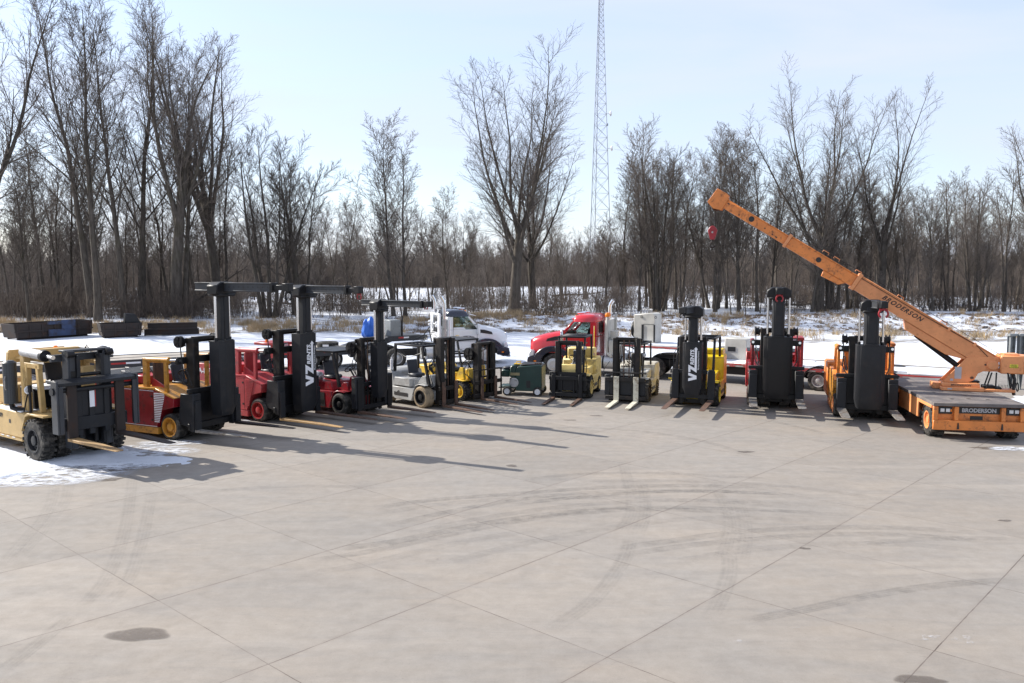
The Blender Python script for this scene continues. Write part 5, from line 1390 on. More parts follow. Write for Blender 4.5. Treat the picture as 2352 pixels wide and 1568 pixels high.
for xx, zz, l_ in ((12.0, 0.05, .1), (10.2, -0.05, 0.05), (9.8, -0.1, 0.06), (9.6, -0.12, .08), (11.4, -0.12, .06)): mb.box(xx, xx + l_, 0.191, 0.193, zz, zz + 0.05)
mb.build("boom_holes", M['blackmark'], b3)
mb = bmb()
for xx in (2.2, 4.1, 6.0, 7.0, 7.5): mb.tube([(xx, 0.1, 0.36), (xx, 0.1, 0.44), (xx + 0.25, 0.1, 0.44), (xx + 0.25, 0.1, 0.36)], 0.02, 6)
mb.box(2.0, 2.1, 0.282, 0.33, 0.2, 0.36); mb.box(0.9, 1.0, 0.282, 0.33, 0.2, 0.36); mb.build("rope_guide", C, bo)
mb = bmb(); mb.tube([(0.15, 0.31, 0.1), (0.9, 0.31, 0.3), (3.0, 0.31, 0.24), (5.9, 0.31, 0.24)], 0.014, 6); mb.tube([(-1.1, 0.2, 0.45), (2.2, 0.12, 0.46), (6.0, 0.1, 0.46), (9.2, 0.1, 0.36), (12.4, 0.02, 0.36)], 0.011, 6); mb.build("hoist_rope", M['rust_dark'], bo)
text("boom_name", "BRODERSON", cr, BT @ frame((3.95, 0.283, 0.05), (-1, 0, 0), (0, 0, 1)), 0.25, M['blackmark'], 0.007, 0.35, spacing=1.25)
mb = MB(); mb.tube([TT @ Vector((-0.35, 0, 1.0)), TT @ Vector((0.35, 0, 1.75)), BT @ Vector((2.9, 0, -0.55))], 0.085, 16); mb.build("boom_lift_cylinder", M['black'], cr)
# hook block hanging below the head
hp = BT @ Vector((12.55, 0, -0.36))
mb = MB()
vd = (TT.to_3x3() @ Vector((1, 0, 0))).normalized()
for q in (-0.09, 0.09): mb.tube([hp + vd * q, hp + vd * q * 0.9 + Vector((0, 0, -0.95))], 0.014, 6)
mb.build("hook_rope", M['rust_dark'], cr)
HB = Matrix.Translation(hp + Vector((0, 0, -0.7))) @ Matrix.Rotation(R(YAW), 4, 'Z') @ Matrix.Scale(0.85, 4)
mb = MB(); mb.T = HB; mb.prism([(-0.12, 0.0), (-0.05, 0.06), (0.05, 0.06), (0.12, 0.0), (0.19, -0.12), (0.09, -0.5), (-0.09, -0.5), (-0.19, -0.12)], 'y', -0.09, 0.09); hb = mb.build("hook_block", M['hookred'], cr, 0.015)
mb = MB(); mb.T = HB; mb.cyl((0, -0.1, -0.2), (0, 0.1, -0.2), 0.04, 12); mb.build("block_pin", M['steel'], hb)
mb = MB(); mb.T = HB; mb.cyl((0, 0, -0.5), (0, 0, -0.62), 0.035, 10); mb.ring((0, 0, -0.72), 0.1, 0.033, 'y', 18, 8, -170, 90); mb.build("hook", M['rust_dark'], hb)
# driver's place at the back of the turret
mb = tmb(); mb.box(-2.55, -1.0, 0.15, 0.95, 0.02, 0.2); mb.build("driver_floor", C, cr, 0.015)
mb = tmb()
for a, b in (((-1.15, 0.85, 0.2), (-1.4, 0.8, 1.3)), ((-1.6, 0.85, 0.2), (-1.62, 0.8, 1.3)), ((-2.45, 0.9, 0.2), (-2.15, 0.8, 1.3)), ((-1.15, 0.2, 0.2), (-1.4, 0.2, 1.3)), ((-2.45, 0.2, 0.2), (-2.3, 0.2, 1.3))): mb.bar(a, b, 0.07)
mb.build("driver_frame", M['black'], cr, 0.006)
mb = tmb(); mb.box(-1.6, -1.0, 0.2, 0.7, 0.2, 0.42); mb.box(-1.9, -1.6, 0.2, 0.9, 0.2, 0.34); mb.build("control_box", M['black'], cr, 0.02)
mb = tmb()
for k in range(7): mb.cyl((-1.75 - 0.07 * k, 0.72, 0.3), (-1.76 - 0.07 * k, 0.74, 0.5), 0.014, 6)
mb.build("control_lever", M['charcoal'], cr)
mb = tmb()
for a in range(3): mb.ring((-2.72, 0.5, 0.35), 0.22 + 0.04 * a, 0.018, 'x', 16, 5)
mb.tube([(-2.5, 0.35, 1.3), (-2.6, 0.4, 0.8), (-2.55, 0.4, 0.05), (-2.6, 0.4, -0.2)], 0.09, 8)
mb.build("hose_bundle", M['hose'], cr)
mb = tmb(); mb.box(-0.95, -0.2, -0.3, 0.3, 0.5, 0.62); mb.build("engine_top", M['black'], cr, 0.02)

# grey fork extensions stood up behind the crane
for k, q in enumerate(((2311, 0.0), (2333, 0.0))):
    p = at(q[0] + 6, 893)
    fe = thing("fork_extension", ["grey steel fork extension standing on its point behind the crane, the left one", "grey steel fork extension standing on its point behind the crane, the right one"][k], "fork extension", tuple(p), 10, "fork extensions behind the crane")
    mb = MB(); mb.prism([(-0.03, 0.0), (0.03, 0.0), (0.17, 1.15), (0.19, 2.3), (-0.19, 2.3), (-0.17, 1.15)], 'y', 0.0, 0.02)
    mb.prism([(0.0, 0.0), (0.02, 0.0), (0.13, 1.1), (0.13, 2.2), (0.1, 2.2), (0.1, 1.15)], 'y', -0.12, -0.001); mb.prism([(0.0, 0.0), (-0.02, 0.0), (-0.13, 1.1), (-0.13, 2.2), (-0.1, 2.2), (-0.1, 1.15)], 'y', -0.12, -0.001)
    mb.box(-0.19, 0.19, -0.16, 0.0, 2.201, 2.3)
    mb.build("blade", M['galv'], fe, 0.006)

# ------------------------------------------------------------------ day-cab trucks
def truck(label, loc, rz, paint, roofm, fenderm, kind):
    t = thing("truck_tractor", label, "truck", loc, rz)
    s1 = 1.05
    # hood: tapering, rounded sections from the windscreen to the grille
    def sec(x, w, zt, zb):
        return [(x, -w, zb), (x, w, zb), (x, w * 1.0, zt - 0.36), (x, w * 0.93, zt - 0.14), (x, w * 0.7, zt - 0.02), (x, 0, zt), (x, -w * 0.7, zt - 0.02), (x, -w * 0.93, zt - 0.14), (x, -w, zt - 0.36)]
    mb = MB(); mb.loft([sec(-0.42, 0.98, 2.14, 1.0), sec(0.0, 0.96, 2.1, 1.05), sec(0.6, 0.92, 1.98, 1.08), sec(1.05, 0.86, 1.84, 0.98), sec(1.22, 0.8, 1.72, 0.8), sec(1.28, 0.72, 1.55, 0.7)])
    hood = mb.build("hood", paint, t, 0.0, 50)
    mb = MB(); mb.box(1.281, 1.315, -0.62, 0.62, 0.72, 1.68); mb.build("grille", M['chrome'], hood, 0.02)
    mb = MB()
    for k in range(9): mb.box(1.316, 1.32, -0.55, 0.55, 0.78 + 0.095 * k, 0.83 + 0.095 * k)
    mb.build("grille_bars", M['blackmark'], hood)
    for s in (-1, 1):
        # black wheel arch
        mb = MB()
        out_, in_ = [], []
        for a in range(0, 181, 12):
            c_, s_ = math.cos(R(a)), math.sin(R(a))
            out_.append((0.98 * c_ + 0.06, 0.5 + 0.92 * s_)); in_.append((0.66 * c_, 0.5 + 0.64 * s_))
        mb.prism(out_ + in_[::-1], 'y', s * 0.88, s * 1.19)
        mb.prism([(0.9, 0.42), (1.2, 0.42), (1.3, 0.62), (1.26, 0.86), (0.98, 0.9), (0.9, 0.6)], 'y', s * 0.7, s * 1.19)
        mb.build("wheel_arch", fenderm, t, 0.02)
        mb = MB(); mb.prism([(0.98, 0.92), (1.2, 0.86), (1.24, 0.95), (1.14, 1.22), (1.0, 1.14)], 'y', s * 0.86, s * 1.12); mb.build("headlight", M['lens'], t, 0.02)
        mb = MB(); mb.box(0.84, 0.96, s * 1.192, s * 1.2, 0.62, 0.68); mb.build("marker_lamp", M['amberlamp'], t)
        mb = MB(); mb.prism([(-0.25, 1.72), (0.42, 1.62), (0.36, 1.76), (-0.02, 1.88), (-0.25, 1.9)], 'y', s * 0.955, s * 0.985); mb.build("hood_vent", M['blackmark'], t)
    mb = MB(); mb.box(1.18, 1.36, -1.12, 1.12, 0.36, 0.66); mb.build("bumper", M['chrome'], t, 0.04)
    mb = MB(); mb.box(1.36, 1.5, -0.3, -0.22, 0.42, 0.5); mb.box(1.36, 1.5, 0.22, 0.3, 0.42, 0.5); mb.build("tow_pin", M['black'], t)
    # cab
    xr, xf, zb, zw, zt = -2.02, -0.44, 0.78, 1.92, 2.62
    mb = MB(); mb.box(xr, xf, -s1, s1, zb, zw); mb.prism([(xf + 0.002, zb), (xf + 0.16, zb), (xf + 0.16, zw), (xf + 0.002, zw + 0.14)], 'y', -s1 + 0.03, s1 - 0.03); mb.build("cab", paint, t, 0.03)
    mb = MB()
    mb.box(xr, xr + 0.3, -s1, -s1 + 0.1, zw, zt); mb.box(xr, xr + 0.3, s1 - 0.1, s1, zw, zt); mb.box(xr, xr + 0.08, -s1 + 0.1, -0.55, zw, zt); mb.box(xr, xr + 0.08, 0.55, s1 - 0.1, zw, zt); mb.box(xr, xr + 0.08, -0.55, 0.55, zw, 2.05)
    for s in (-1, 1):
        mb.prism([(-0.42, zw), (-0.32, zw + 0.1), (-0.86, zt), (-0.97, zt)], 'y', s * s1, s * (s1 - 0.1))
        mb.prism([(-1.72, zw), (-0.42, zw), (-0.66, zw + 0.06), (-0.95, zw + 0.2), (-1.1, zw + 0.235), (-1.72, zw + 0.235)] if False else [(-1.72, zw), (-1.05, zw), (-1.16, zw + 0.12), (-1.72, zw + 0.12)], 'y', s * s1, s * (s1 - 0.06))
    mb.build("cab_pillars", paint, t, 0.02)
    mb = MB()
    def rsec(x0, x1, w, z):
        e = 0.12
        return [(x0, -w + e, z), (x0 + e, -w, z), (x1 - e, -w, z), (x1, -w + e, z), (x1, w - e, z), (x1 - e, w, z), (x0 + e, w, z), (x0, w - e, z)]
    mb.loft([rsec(xr, -0.84, s1, zt), rsec(xr, -0.9, s1, zt + 0.14), rsec(xr + 0.05, -1.0, s1 - 0.06, zt + 0.28), rsec(xr + 0.2, -1.2, s1 - 0.22, zt + 0.36)]); mb.build("roof", roofm, t, 0.0, 50)
    for s in (-1, 1):
        mb = MB(); mb.prism([(-1.72, zw + 0.12), (-1.16, zw + 0.12), (-1.05, zw), (-0.44, zw), (-0.95, zt), (-1.72, zt)], 'y', s * (s1 - 0.05), s * (s1 - 0.04)); mb.build("side_window", M['glass'], t)
    mb = MB(); mb.add([(-0.30, -s1 + 0.1, zw + 0.13), (-0.30, s1 - 0.1, zw + 0.13), (-0.86, s1 - 0.1, zt + 0.01), (-0.86, -s1 + 0.1, zt + 0.01)], [(0, 1, 2, 3)]); mb.build("windscreen", M['glass'], t)
    mb = MB(); mb.box(xr + 0.03, xr + 0.04, -0.55, 0.55, 2.05, zt); mb.build("rear_window", M['glass'], t)
    mb = MB(); mb.prism([(-0.84, zt + 0.1), (-0.48, zt + 0.02), (-0.5, zt + 0.05), (-0.84, zt + 0.16)], 'y', -s1 + 0.06, s1 - 0.06); mb.build("sun_visor", M['chrome'] if kind == 'red' else M['white'], t)
    mb = MB(); mb.box(-0.5, -0.44, -0.95, 0.95, zw + 0.001, zw + 0.14); mb.build("dashboard", M['blackmark'], t)
    for s in (-0.5, 0.5): seat(t, -1.35, s, 1.72, M['seat'])
    steering(t, -0.78, 0.5, 2.02, 0.22, base=(-0.48, 0.5, 1.9))
    for s in (-1, 1):
        mb = MB(); mb.box(-1.74, -1.725, s * s1, s * (s1 + 0.004), zb + 0.1, zt); mb.box(-0.46, -0.448, s * s1, s * (s1 + 0.004), zb + 0.1, zw); mb.box(-1.74, -0.45, s * s1, s * (s1 + 0.004), zb + 0.09, zb + 0.1); mb.build("door_seam", M['blackmark'], t)
        mb = MB(); mb.box(-1.62, -1.42, s * s1, s * (s1 + 0.03), 1.6, 1.64); mb.build("door_handle", M['chrome'], t)
        mb = MB(); mb.box(-0.5, -0.38, s * (s1 + 0.1), s * (s1 + 0.34), 1.62, 2.24); mr_ = mb.build("mirror", M['chrome'] if kind == 'red' else M['white'], t, 0.04)
        mb = MB(); mb.bar((-0.44, s * s1, 1.7), (-0.44, s * (s1 + 0.14), 1.7), 0.03); mb.bar((-0.6, s * s1, 2.18), (-0.44, s * (s1 + 0.14), 2.18), 0.03); mb.build("mirror_arm", M['black'], mr_)
        mb = MB(); mb.tube([(-1.93, s * (s1 + 0.06), 0.95), (-1.93, s * (s1 + 0.06), 2.45)], 0.02, 6); mb.build("grab_rail", M['chrome'], t)
        mb = MB(); mb.box(-1.9, -0.75, s * 0.8, s * 1.12, 0.42, 0.5); mb.box(-1.85, -0.8, s * 0.85, s * 1.08, 0.66, 0.72); mb.build("cab_step", M['alu'], t, 0.01)
        mb = MB(); mb.cyl((-3.4, s * 0.82, 0.68), (-2.1, s * 0.82, 0.68), 0.32, 24); ft = mb.build("fuel_tank", M['alu'], t)
        mb = MB()
        for xx in (-3.2, -2.35): mb.lathe([(0.325, -0.04), (0.325, 0.04)], (xx, s * 0.82, 0.68), 24, ax='x')
        mb.build("tank_strap", M['black'], ft)
        wheel(t, (0, s * 1.0, 0.51), 0.51, 0.34, 0.3, s, M['alu'], M['rubber'], 'truck', "front_wheel", -0.1)
        for xx in (-4.7, -6.05):
            wheel(t, (xx, s * 0.93, 0.5), 0.5, 0.5, 0.3, s, M['alu'], M['rubber'], 'truck', "drive_wheel", 0.5)
        mb = MB(); mb.tube([(-5.4, s * 0.95, 0.45), (-5.4, s * 0.98, 1.0)], 0.02, 6); mb.prism([(-6.75, 0.5), (-6.7, 0.5), (-6.55, 1.0), (-6.3, 1.1), (-6.3, 1.13), (-6.6, 1.04)], 'y', s * 0.68, s * 1.18); mb.build("mudguard", M['blackmark'], t)
    for k in range(5):
        mb = MB(); mb.lathe([(0.05, 0), (0.045, 0.06), (0.001, 0.07)], (-0.98 if k in (0, 4) else -1.05, -0.7 + 0.35 * k, zt + 0.26 + (0.02 if k in (1, 2, 3) else 0)), 10, ax='z'); mb.build("roof_marker", M['amberlamp'], t)
    mb = MB()
    for s in (-0.4, 0.4):
        mb.cyl((-1.35, s, zt + 0.42), (-0.95, s, zt + 0.4), 0.04, 10, 0.06); mb.cyl((-1.3, s, zt + 0.33), (-1.3, s, zt + 0.42), 0.02, 6); mb.cyl((-1.05, s, zt + 0.3), (-1.05, s, zt + 0.42), 0.02, 6)
    mb.build("air_horn", M['chrome'], t)
    mb = MB(); mb.box(-6.9, 1.1, -0.45, -0.36, 0.55, 0.85); mb.box(-6.9, 1.1, 0.36, 0.45, 0.55, 0.85); mb.box(-6.9, -6.8, -0.36, 0.36, 0.55, 0.85); mb.box(-2.0, 0.9, -0.34, 0.34, 0.5, 1.0)
    for xx in (0, -4.7, -6.05): mb.cyl((xx, -0.8, 0.5), (xx, 0.8, 0.5), 0.1, 10)
    mb.build("frame_rails", M['black'], t)
    mb = MB(); mb.box(-5.9, -4.8, -0.45, 0.45, 0.95, 1.08); mb.lathe([(0.001, 0.13), (0.5, 0.13), (0.5, 0.08), (0.001, 0.08)], (-5.35, 0, 1.0), 24, ax='z'); mb.build("coupling_plate", M['black'], t)
    if kind == 'white':
        for s in (-1, 1):
            mb = MB(); y = s * 0.98
            mb.cyl((-2.18, y, 0.9), (-2.18, y, 2.5), 0.12, 18); st = mb.build("exhaust_shield", M['steel'], t)
            mb = MB(); mb.tube([(-2.18, y, 2.5), (-2.18, y, 3.35), (-2.22, y, 3.5), (-2.34, y, 3.72)], 0.085, 14); mb.build("exhaust_stack", M['chrome'], st)
        mb = MB(); y = 0.94
        for a, b in (((-2.4, -y, 1.2), (-2.4, -y, 2.72)), ((-2.4, y, 1.2), (-2.4, y, 2.72))): mb.bar(a, b, 0.09)
        mb.box(-2.44, -2.36, -y - 0.04, y + 0.04, 2.68, 2.8); mb.box(-2.43, -2.37, -y, y, 1.2, 1.75); mb.box(-2.43, -2.37, -y, -0.5, 1.75, 2.68); mb.box(-2.43, -2.37, 0.5, y, 1.75, 2.68); mb.box(-2.42, -2.38, -0.5, 0.5, 2.15, 2.22)
        for k in range(3): mb.box(-2.46, -2.43, -y, y, 1.3 + 0.14 * k, 1.36 + 0.14 * k)
        mb.build("headache_rack", M['white'], t, 0.015)
        mb = MB()
        for s in (-0.75, 0.75):
            mb.lathe([(0.001, -0.12), (0.06, -0.1), (0.07, 0.0)], (-2.5, s, 2.3), 12, ax='x'); mb.lathe([(0.001, -0.12), (0.06, -0.1), (0.07, 0.0)], (-2.5, s, 2.12), 12, ax='x')
        mb.build("rack_lamp", M['white'], t)
    else:
        mb = MB(); mb.cyl((-2.2, -0.9, 0.9), (-2.2, -0.9, 2.5), 0.12, 18); st = mb.build("exhaust_shield", M['alu'], t)
        mb = MB(); mb.tube([(-2.2, -0.9, 2.5), (-2.2, -0.9, 3.3), (-2.24, -0.9, 3.45), (-2.36, -0.9, 3.62)], 0.085, 14); mb.build("exhaust_stack", M['chrome'], st)
        y = 0.9
        mb = MB()
        for s in (-1, 1): mb.tube([(-2.5, s * y, 2.9), (-2.48, s * y, 1.4), (-2.5, s * y, 1.15), (-2.75, s * (y + 0.1), 0.95)], 0.07, 8)
        mb.box(-2.46, -2.4, -y, y, 1.4, 2.7); mb.build("headache_rack", M['offwhite'], t, 0.01)
        for s in (-0.9, -0.62):
            mb = MB(); mb.lathe([(0.001, -0.0), (0.1, 0.02), (0.11, 0.12), (0.06, 0.2), (0.001, 0.2)], (-2.5, -s, 2.88), 14, ax='z'); mb.build("beacon", M['amberlamp'], t)
        mb = MB(); mb.box(-3.15, -2.6, 0.35, 1.0, 1.05, 1.75); mb.box(-2.9, -2.6, 0.3, 0.7, 1.75, 2.2); mb.build("tool_locker", M['offwhite'], t, 0.03)
    # air lines coiling back to the trailer
    mb = MB()
    for s, col in ((-0.15, 0), (0.15, 0)):
        P = []
        for i in range(90):
            u = i / 89
            P.append((-2.45 - 1.6 * u + 0.05 * math.cos(i * 0.9), s + 0.09 * math.sin(i * 0.9), 1.85 - 0.8 * math.sin(u * math.pi * 0.62)))
        mb.tube(P, 0.014, 5)
    mb.tube([(-2.6, 0.0, 1.2), (-2.75, 0.02, 1.9), (-2.7, 0.05, 2.05), (-3.0, 0.1, 1.6), (-3.6, 0.1, 1.3)], 0.03, 6)
    mb.build("air_line", M['hose'], t)
    return t
tr_red = truck("bright red day-cab truck tractor with black wheel arches, facing left", (2.33, 40.7, 0), 160.5, M['truckred'], M['truckred'], M['navy'], 'red')
tr_wht = truck("white day-cab truck tractor with navy roof and twin chrome stacks, facing right", (-1.72, 45.0, 0), 19, M['white'], M['navy'], M['navy'], 'white')
for t_ in (tr_red, tr_wht): t_.scale = (1, 1, 0.955)
# door lettering: arched name over a ribbon
def door_sign(t, side, x, z, m_txt, m_bg, word, w=0.9):
    y = side * 1.056
    xd = (-side, 0, 0)
    T = frame((x, y, z), xd, (0, 0, 1))
    mb = MB(); mb.T = T
    n = 16
    up, lo = [], []
    for i in range(n + 1):
        a = -w / 2 + w * i / n
        k = 1 - (2 * a / w) ** 2
        up.append((a, 0.08 + 0.1 * k)); lo.append((a, -0.08 + 0.06 * k))
    mb.prism(lo + up[::-1], 'z', 0.0, 0.004)
    mb.prism([(-w * 0.62, -0.12), (-w * 0.5, -0.06), (w * 0.5, -0.06), (w * 0.62, -0.12), (w * 0.5, -0.16), (-w * 0.5, -0.16)], 'z', 0.0, 0.003)
    mb.build("door_badge", m_bg, t)
    L_ = len(word)
    for i, ch in enumerate(word):
        a = (i - (L_ - 1) / 2) * w * 0.92 / L_
        k = 1 - (2 * a / w) ** 2
        me = T @ Matrix.Translation((a, 0.0 + 0.08 * k, 0.006)) @ Matrix.Rotation(-a * 0.35 / (w / 2), 4, 'Z')
        if ch.strip(): text("door_letter", ch, t, me, 0.17, m_txt, 0.003)
door_sign(tr_red, 1, -1.05, 1.45, M['navy'], M['greymark'], "VANDER ZIEL")
door_sign(tr_wht, -1, -1.0, 1.42, M['navy'], M['greymark'], "VANDER ZIEL")
text("door_text", "USDOT", tr_red, frame((-1.45, 1.056, 1.0), (-1, 0, 0), (0, 0, 1)), 0.09, M['whitemark'], 0.002)
text("door_text", "ZIP RIG", tr_wht, frame((-1.0, -1.056, 1.16), (1, 0, 0), (0, 0, 1)), 0.15, M['blackmark'], 0.003) if False else None

# ------------------------------------------------------------------ step-deck trailer behind the red truck
TD = -34.0
tl = thing("flatbed_trailer", "long snow-covered step-deck trailer hitched to the red truck, with red side stripe", "trailer", (6.2, 38.4, 0), TD)
# local x runs towards the tail, y = +: far side, near edge at y = 0
W_ = 2.5
def stripe(mb_, x0, x1, z):
    mb_.box(x0, x1, -0.006, 0, z, z + 0.05)
mb = MB(); mb.box(-1.3, 3.1, 0, W_, 1.36, 1.5); mb.prism([(2.5, 1.2), (3.1, 1.2), (3.4, 0.72), (3.1, 0.72)], 'y', 0.3, W_ - 0.3); mb.build("upper_deck", M['alu'], tl, 0.01)
mb = MB(); mb.box(3.1, 12.4, 0, W_, 0.78, 0.94); mb.box(3.1, 12.4, 0.6, 0.75, 0.5, 0.78); mb.box(3.1, 12.4, W_ - 0.75, W_ - 0.6, 0.5, 0.78); mb.box(3.05, 3.12, 0.02, W_ - 0.02, 0.94, 1.36); mb.build("lower_deck", M['alu'], tl, 0.01)
mb = MB(); mb.box(-1.3, 3.08, -0.008, -0.001, 1.41, 1.46); mb.box(3.12, 12.4, -0.008, -0.001, 0.86, 0.91)
for k in range(6): mb.box(-0.4 + 0.6 * k, -0.15 + 0.6 * k, -0.008, -0.001, 1.365, 1.395)
for k in range(15): mb.box(3.2 + 0.6 * k, 3.45 + 0.6 * k, -0.008, -0.001, 0.79, 0.83)
mb.build("red_side_stripe", M['redmark'], tl)
mb = MB(); mb.box(-1.28, 3.06, 0.03, W_ - 0.03, 1.501, 1.54); mb.box(3.14, 6.8, 0.03, W_ - 0.03, 0.941, 0.985); mb.box(10.8, 12.38, 0.03, W_ - 0.03, 0.941, 0.985); mb.box(6.8, 10.8, 0.5, W_ - 0.5, 0.941, 0.985); mb.build("settled_snow", M['snow_on'], tl, 0.01)
for s, yy in ((-1, 0.24), (1, W_ - 0.24)):
    for xx in (7.5, 10.1):
        wheel(tl, (xx, yy, 0.42), 0.42, 0.42, 0.25, s, M['alu'], M['rubber'], 'truck', "trailer_wheel", 0.45)
        mb = MB()
        P = [(xx + 0.62 * math.cos(R(a)), 0.42 + 0.6 * math.sin(R(a))) for a in range(10, 171, 16)]
        P2 = [(xx + 0.56 * math.cos(R(a)), 0.42 + 0.55 * math.sin(R(a))) for a in range(10, 171, 16)]
        mb.prism(P + P2[::-1], 'y', yy - 0.255, yy + 0.255); mb.build("mudguard", M['black'], tl)
mb = MB()
for xx in (7.5, 10.1): mb.cyl((xx, 0.3, 0.42), (xx, W_ - 0.3, 0.42), 0.08, 10)
mb.box(6.8, 10.9, 0.75, 0.9, 0.4, 0.7); mb.box(6.8, 10.9, W_ - 0.9, W_ - 0.75, 0.4, 0.7); mb.box(3.6, 6.9, 0.72, 0.85, 0.44, 0.6); mb.box(6.85, 6.95, 0.9, W_ - 0.9, 0.4, 0.7); mb.box(3.6, 4.6, 0.2, 0.72, 0.42, 0.74); mb.build("undercarriage", M['black'], tl, 0.01)
mb = MB(); mb.box(3.3, 12.4, W_ - 0.04, W_ - 0.001, 0.986, 1.03); mb.build("far_rail", M['timber'], tl)
# pale machine box stood upright on the trailer's front deck
p0 = tl.matrix_basis if False else Matrix.Translation(tl.location) @ Matrix.Rotation(R(TD), 4, 'Z')
q = p0 @ Vector((-1.05, 0.6, 1.542))
bx = thing("machine_cabinet", "pale grey steel cabinet stood upright on the front deck of the snowy trailer", "cabinet", tuple(q), TD)
mb = MB(); mb.prism([(0, 0), (1.08, 0), (1.08, 1.32), (0.9, 1.4), (0, 1.3)], 'y', 0, 0.75); mb.build("cabinet_body", M['offwhite'], bx, 0.03)
mb = MB(); mb.box(0.42, 0.52, -0.03, -0.001, 0.05, 0.85); mb.box(1.02, 1.1, -0.03, -0.001, 0.05, 0.85); mb.box(0.5, 1.05, -0.006, -0.001, 0.86, 0.875); mb.build("latch_bar", M['charcoal'], bx)
mb = MB()
for xx in (0.42, 1.12): mb.ring((xx, -0.02, 1.2), 0.05, 0.012, 'y', 14, 5)
mb.build("lifting_eye", M['black'], bx)
mb = MB(); mb.lathe([(0.25, -0.06), (0.4, -0.06), (0.42, 0), (0.4, 0.06), (0.25, 0.06)], (-0.08, 0.4, 0.6), 24, ax='x'); mb.build("round_cover", M['charcoal'], bx)
q = p0 @ Vector((3.2, 1.0, 0.987))
bx2 = thing("machine_cabinet", "low pale cabinet on the trailer's lower deck behind the yellow rental forklift", "cabinet", tuple(q), TD)
mb = MB(); mb.prism([(0, 0), (1.0, 0), (1.0, 0.9), (0, 0.95)], 'y', 0, 0.8); mb.build("cabinet_body", M['offwhite'], bx2, 0.03)
mb = MB(); mb.box(0.15, 0.5, -0.02, -0.001, 0.35, 0.55); mb.build("cabinet_vent", M['charcoal'], bx2)

# ------------------------------------------------------------------ grey lowboy trailer behind the left forklifts
lb = thing("lowboy_trailer", "grey lowboy trailer with plank deck behind the left forklifts", "trailer", (-16.6, 37.0, 0), 33)
# x towards the white truck, near edge y=0, far edge y=2.6
mb = MB(); mb.T = Matrix.Translation((0, 0, 0.2)); mb.box(-6, 10.4, 0.05, 2.55, 0.5, 0.72); mb.prism([(10.4, 0.5), (11.2, 0.5), (12.6, 1.0), (14.6, 1.0), (14.6, 1.22), (12.3, 1.22), (10.4, 0.72)], 'y', 0.3, 2.3)
mb.build("trailer_frame", M['slate'], lb, 0.015)
mb = MB(); mb.T = Matrix.Translation((0, 0, 0.2)); mb.box(-6, 10.3, 0.12, 1.2, 0.721, 0.77); mb.box(-6, 10.3, 1.45, 2.5, 0.721, 0.77); mb.build("plank_deck", M['timber'], lb)
mb = MB(); mb.T = Matrix.Translation((0, 0, 0.2)); mb.box(-6, 10.4, -0.01, 0.045, 0.46, 0.8); mb.box(-6, 10.4, 2.555, 2.6, 0.46, 0.8); mb.box(12.3, 14.6, 0.28, 0.299, 0.98, 1.26); mb.build("side_rail", M['slate'], lb, 0.008)
mb = MB(); mb.T = Matrix.Translation((0, 0, 0.2))
for k in range(27): mb.box(-5.7 + 0.6 * k, -5.1 + 0.6 * k, -0.016, -0.0102, 0.62, 0.7, k % 2 if k % 4 < 2 else 2)
mb.build("reflector_strip", [M['redmark'], M['whitemark'], M['slate']], lb)
mb = MB(); mb.T = Matrix.Translation((0, 0, 0.2)); mb.box(12.9, 13.2, 0.272, 0.279, 1.12, 1.2, 0); mb.box(13.2, 13.5, 0.272, 0.279, 1.12, 1.2, 1); mb.build("reflector_strip", [M['redmark'], M['whitemark']], lb)
for yy, s in ((0.3, -1), (2.3, 1)):
    for xx in (-5.0, -3.9):
        wheel(lb, (xx, yy, 0.38), 0.38, 0.4, 0.23, s, M['alu'], M['rubber'], 'truck', "trailer_wheel", 0.45)
    for xx in (8.1, 9.3): wheel(lb, (xx, yy, 0.45), 0.45, 0.4, 0.28, s, M['alu'], M['rubber'], 'truck', "trailer_wheel", 0.45)
LB = Matrix.Translation(lb.location) @ Matrix.Rotation(R(33), 4, 'Z')
def on_lb(x, y, z): return tuple(LB @ Vector((x, y, z + 0.2)))
# spare wheel, chain heap, tarp and box on that trailer
sw = thing("spare_tyre", "large spare truck tyre lying flat on the grey trailer deck", "tyre", on_lb(9.3, 1.0, 0.772), 0)
mb = MB(); mb.lathe([(0.3, 0.02), (0.46, 0.0), (0.54, 0.05), (0.54, 0.09), (0.525, 0.1), (0.54, 0.11), (0.54, 0.16), (0.525, 0.17), (0.54, 0.18), (0.54, 0.26), (0.46, 0.3), (0.3, 0.28), (0.3, 0.02)], (0, 0, 0), 36, ax='z'); mb.build("tyre", M['rubber'], sw)
mb = MB(); mb.lathe([(0.3, 0.05), (0.29, 0.2), (0.15, 0.16), (0.001, 0.16)], (0, 0, 0), 24, ax='z'); mb.build("rim", M['alu'], sw)
mb = MB(); mb.prism([(-0.14, 0.1), (0.16, 0.1), (0.16, 0.2), (-0.14, 0.2)], 'y', -0.556, -0.545); mb.build("paper_label", M['whitemark'], sw)
def tarp_mesh():
    b = bmesh.new(); bmesh.ops.create_icosphere(b, subdivisions=4, radius=1.0)
    rnd = random.Random(5)
    for v in b.verts:
        c = v.co
        z = c.z
        w = 0.55 + 0.3 * max(0, -z) ** 1.2
        f = 1 + 0.10 * math.sin(5 * math.atan2(c.y, c.x) + 3 * z) + 0.05 * math.sin(11 * math.atan2(c.y, c.x) - 4 * z) + rnd.uniform(-0.02, 0.02)
        v.co = Vector((c.x * w * f, c.y * w * 0.8 * f, max(0.0, 0.62 + 0.62 * z) * (1 + 0.06 * math.sin(6 * c.x))))
    me = bpy.data.meshes.new("tarp"); b.to_mesh(me); b.free(); me.shade_smooth(); me.materials.append(M['blue']); return me
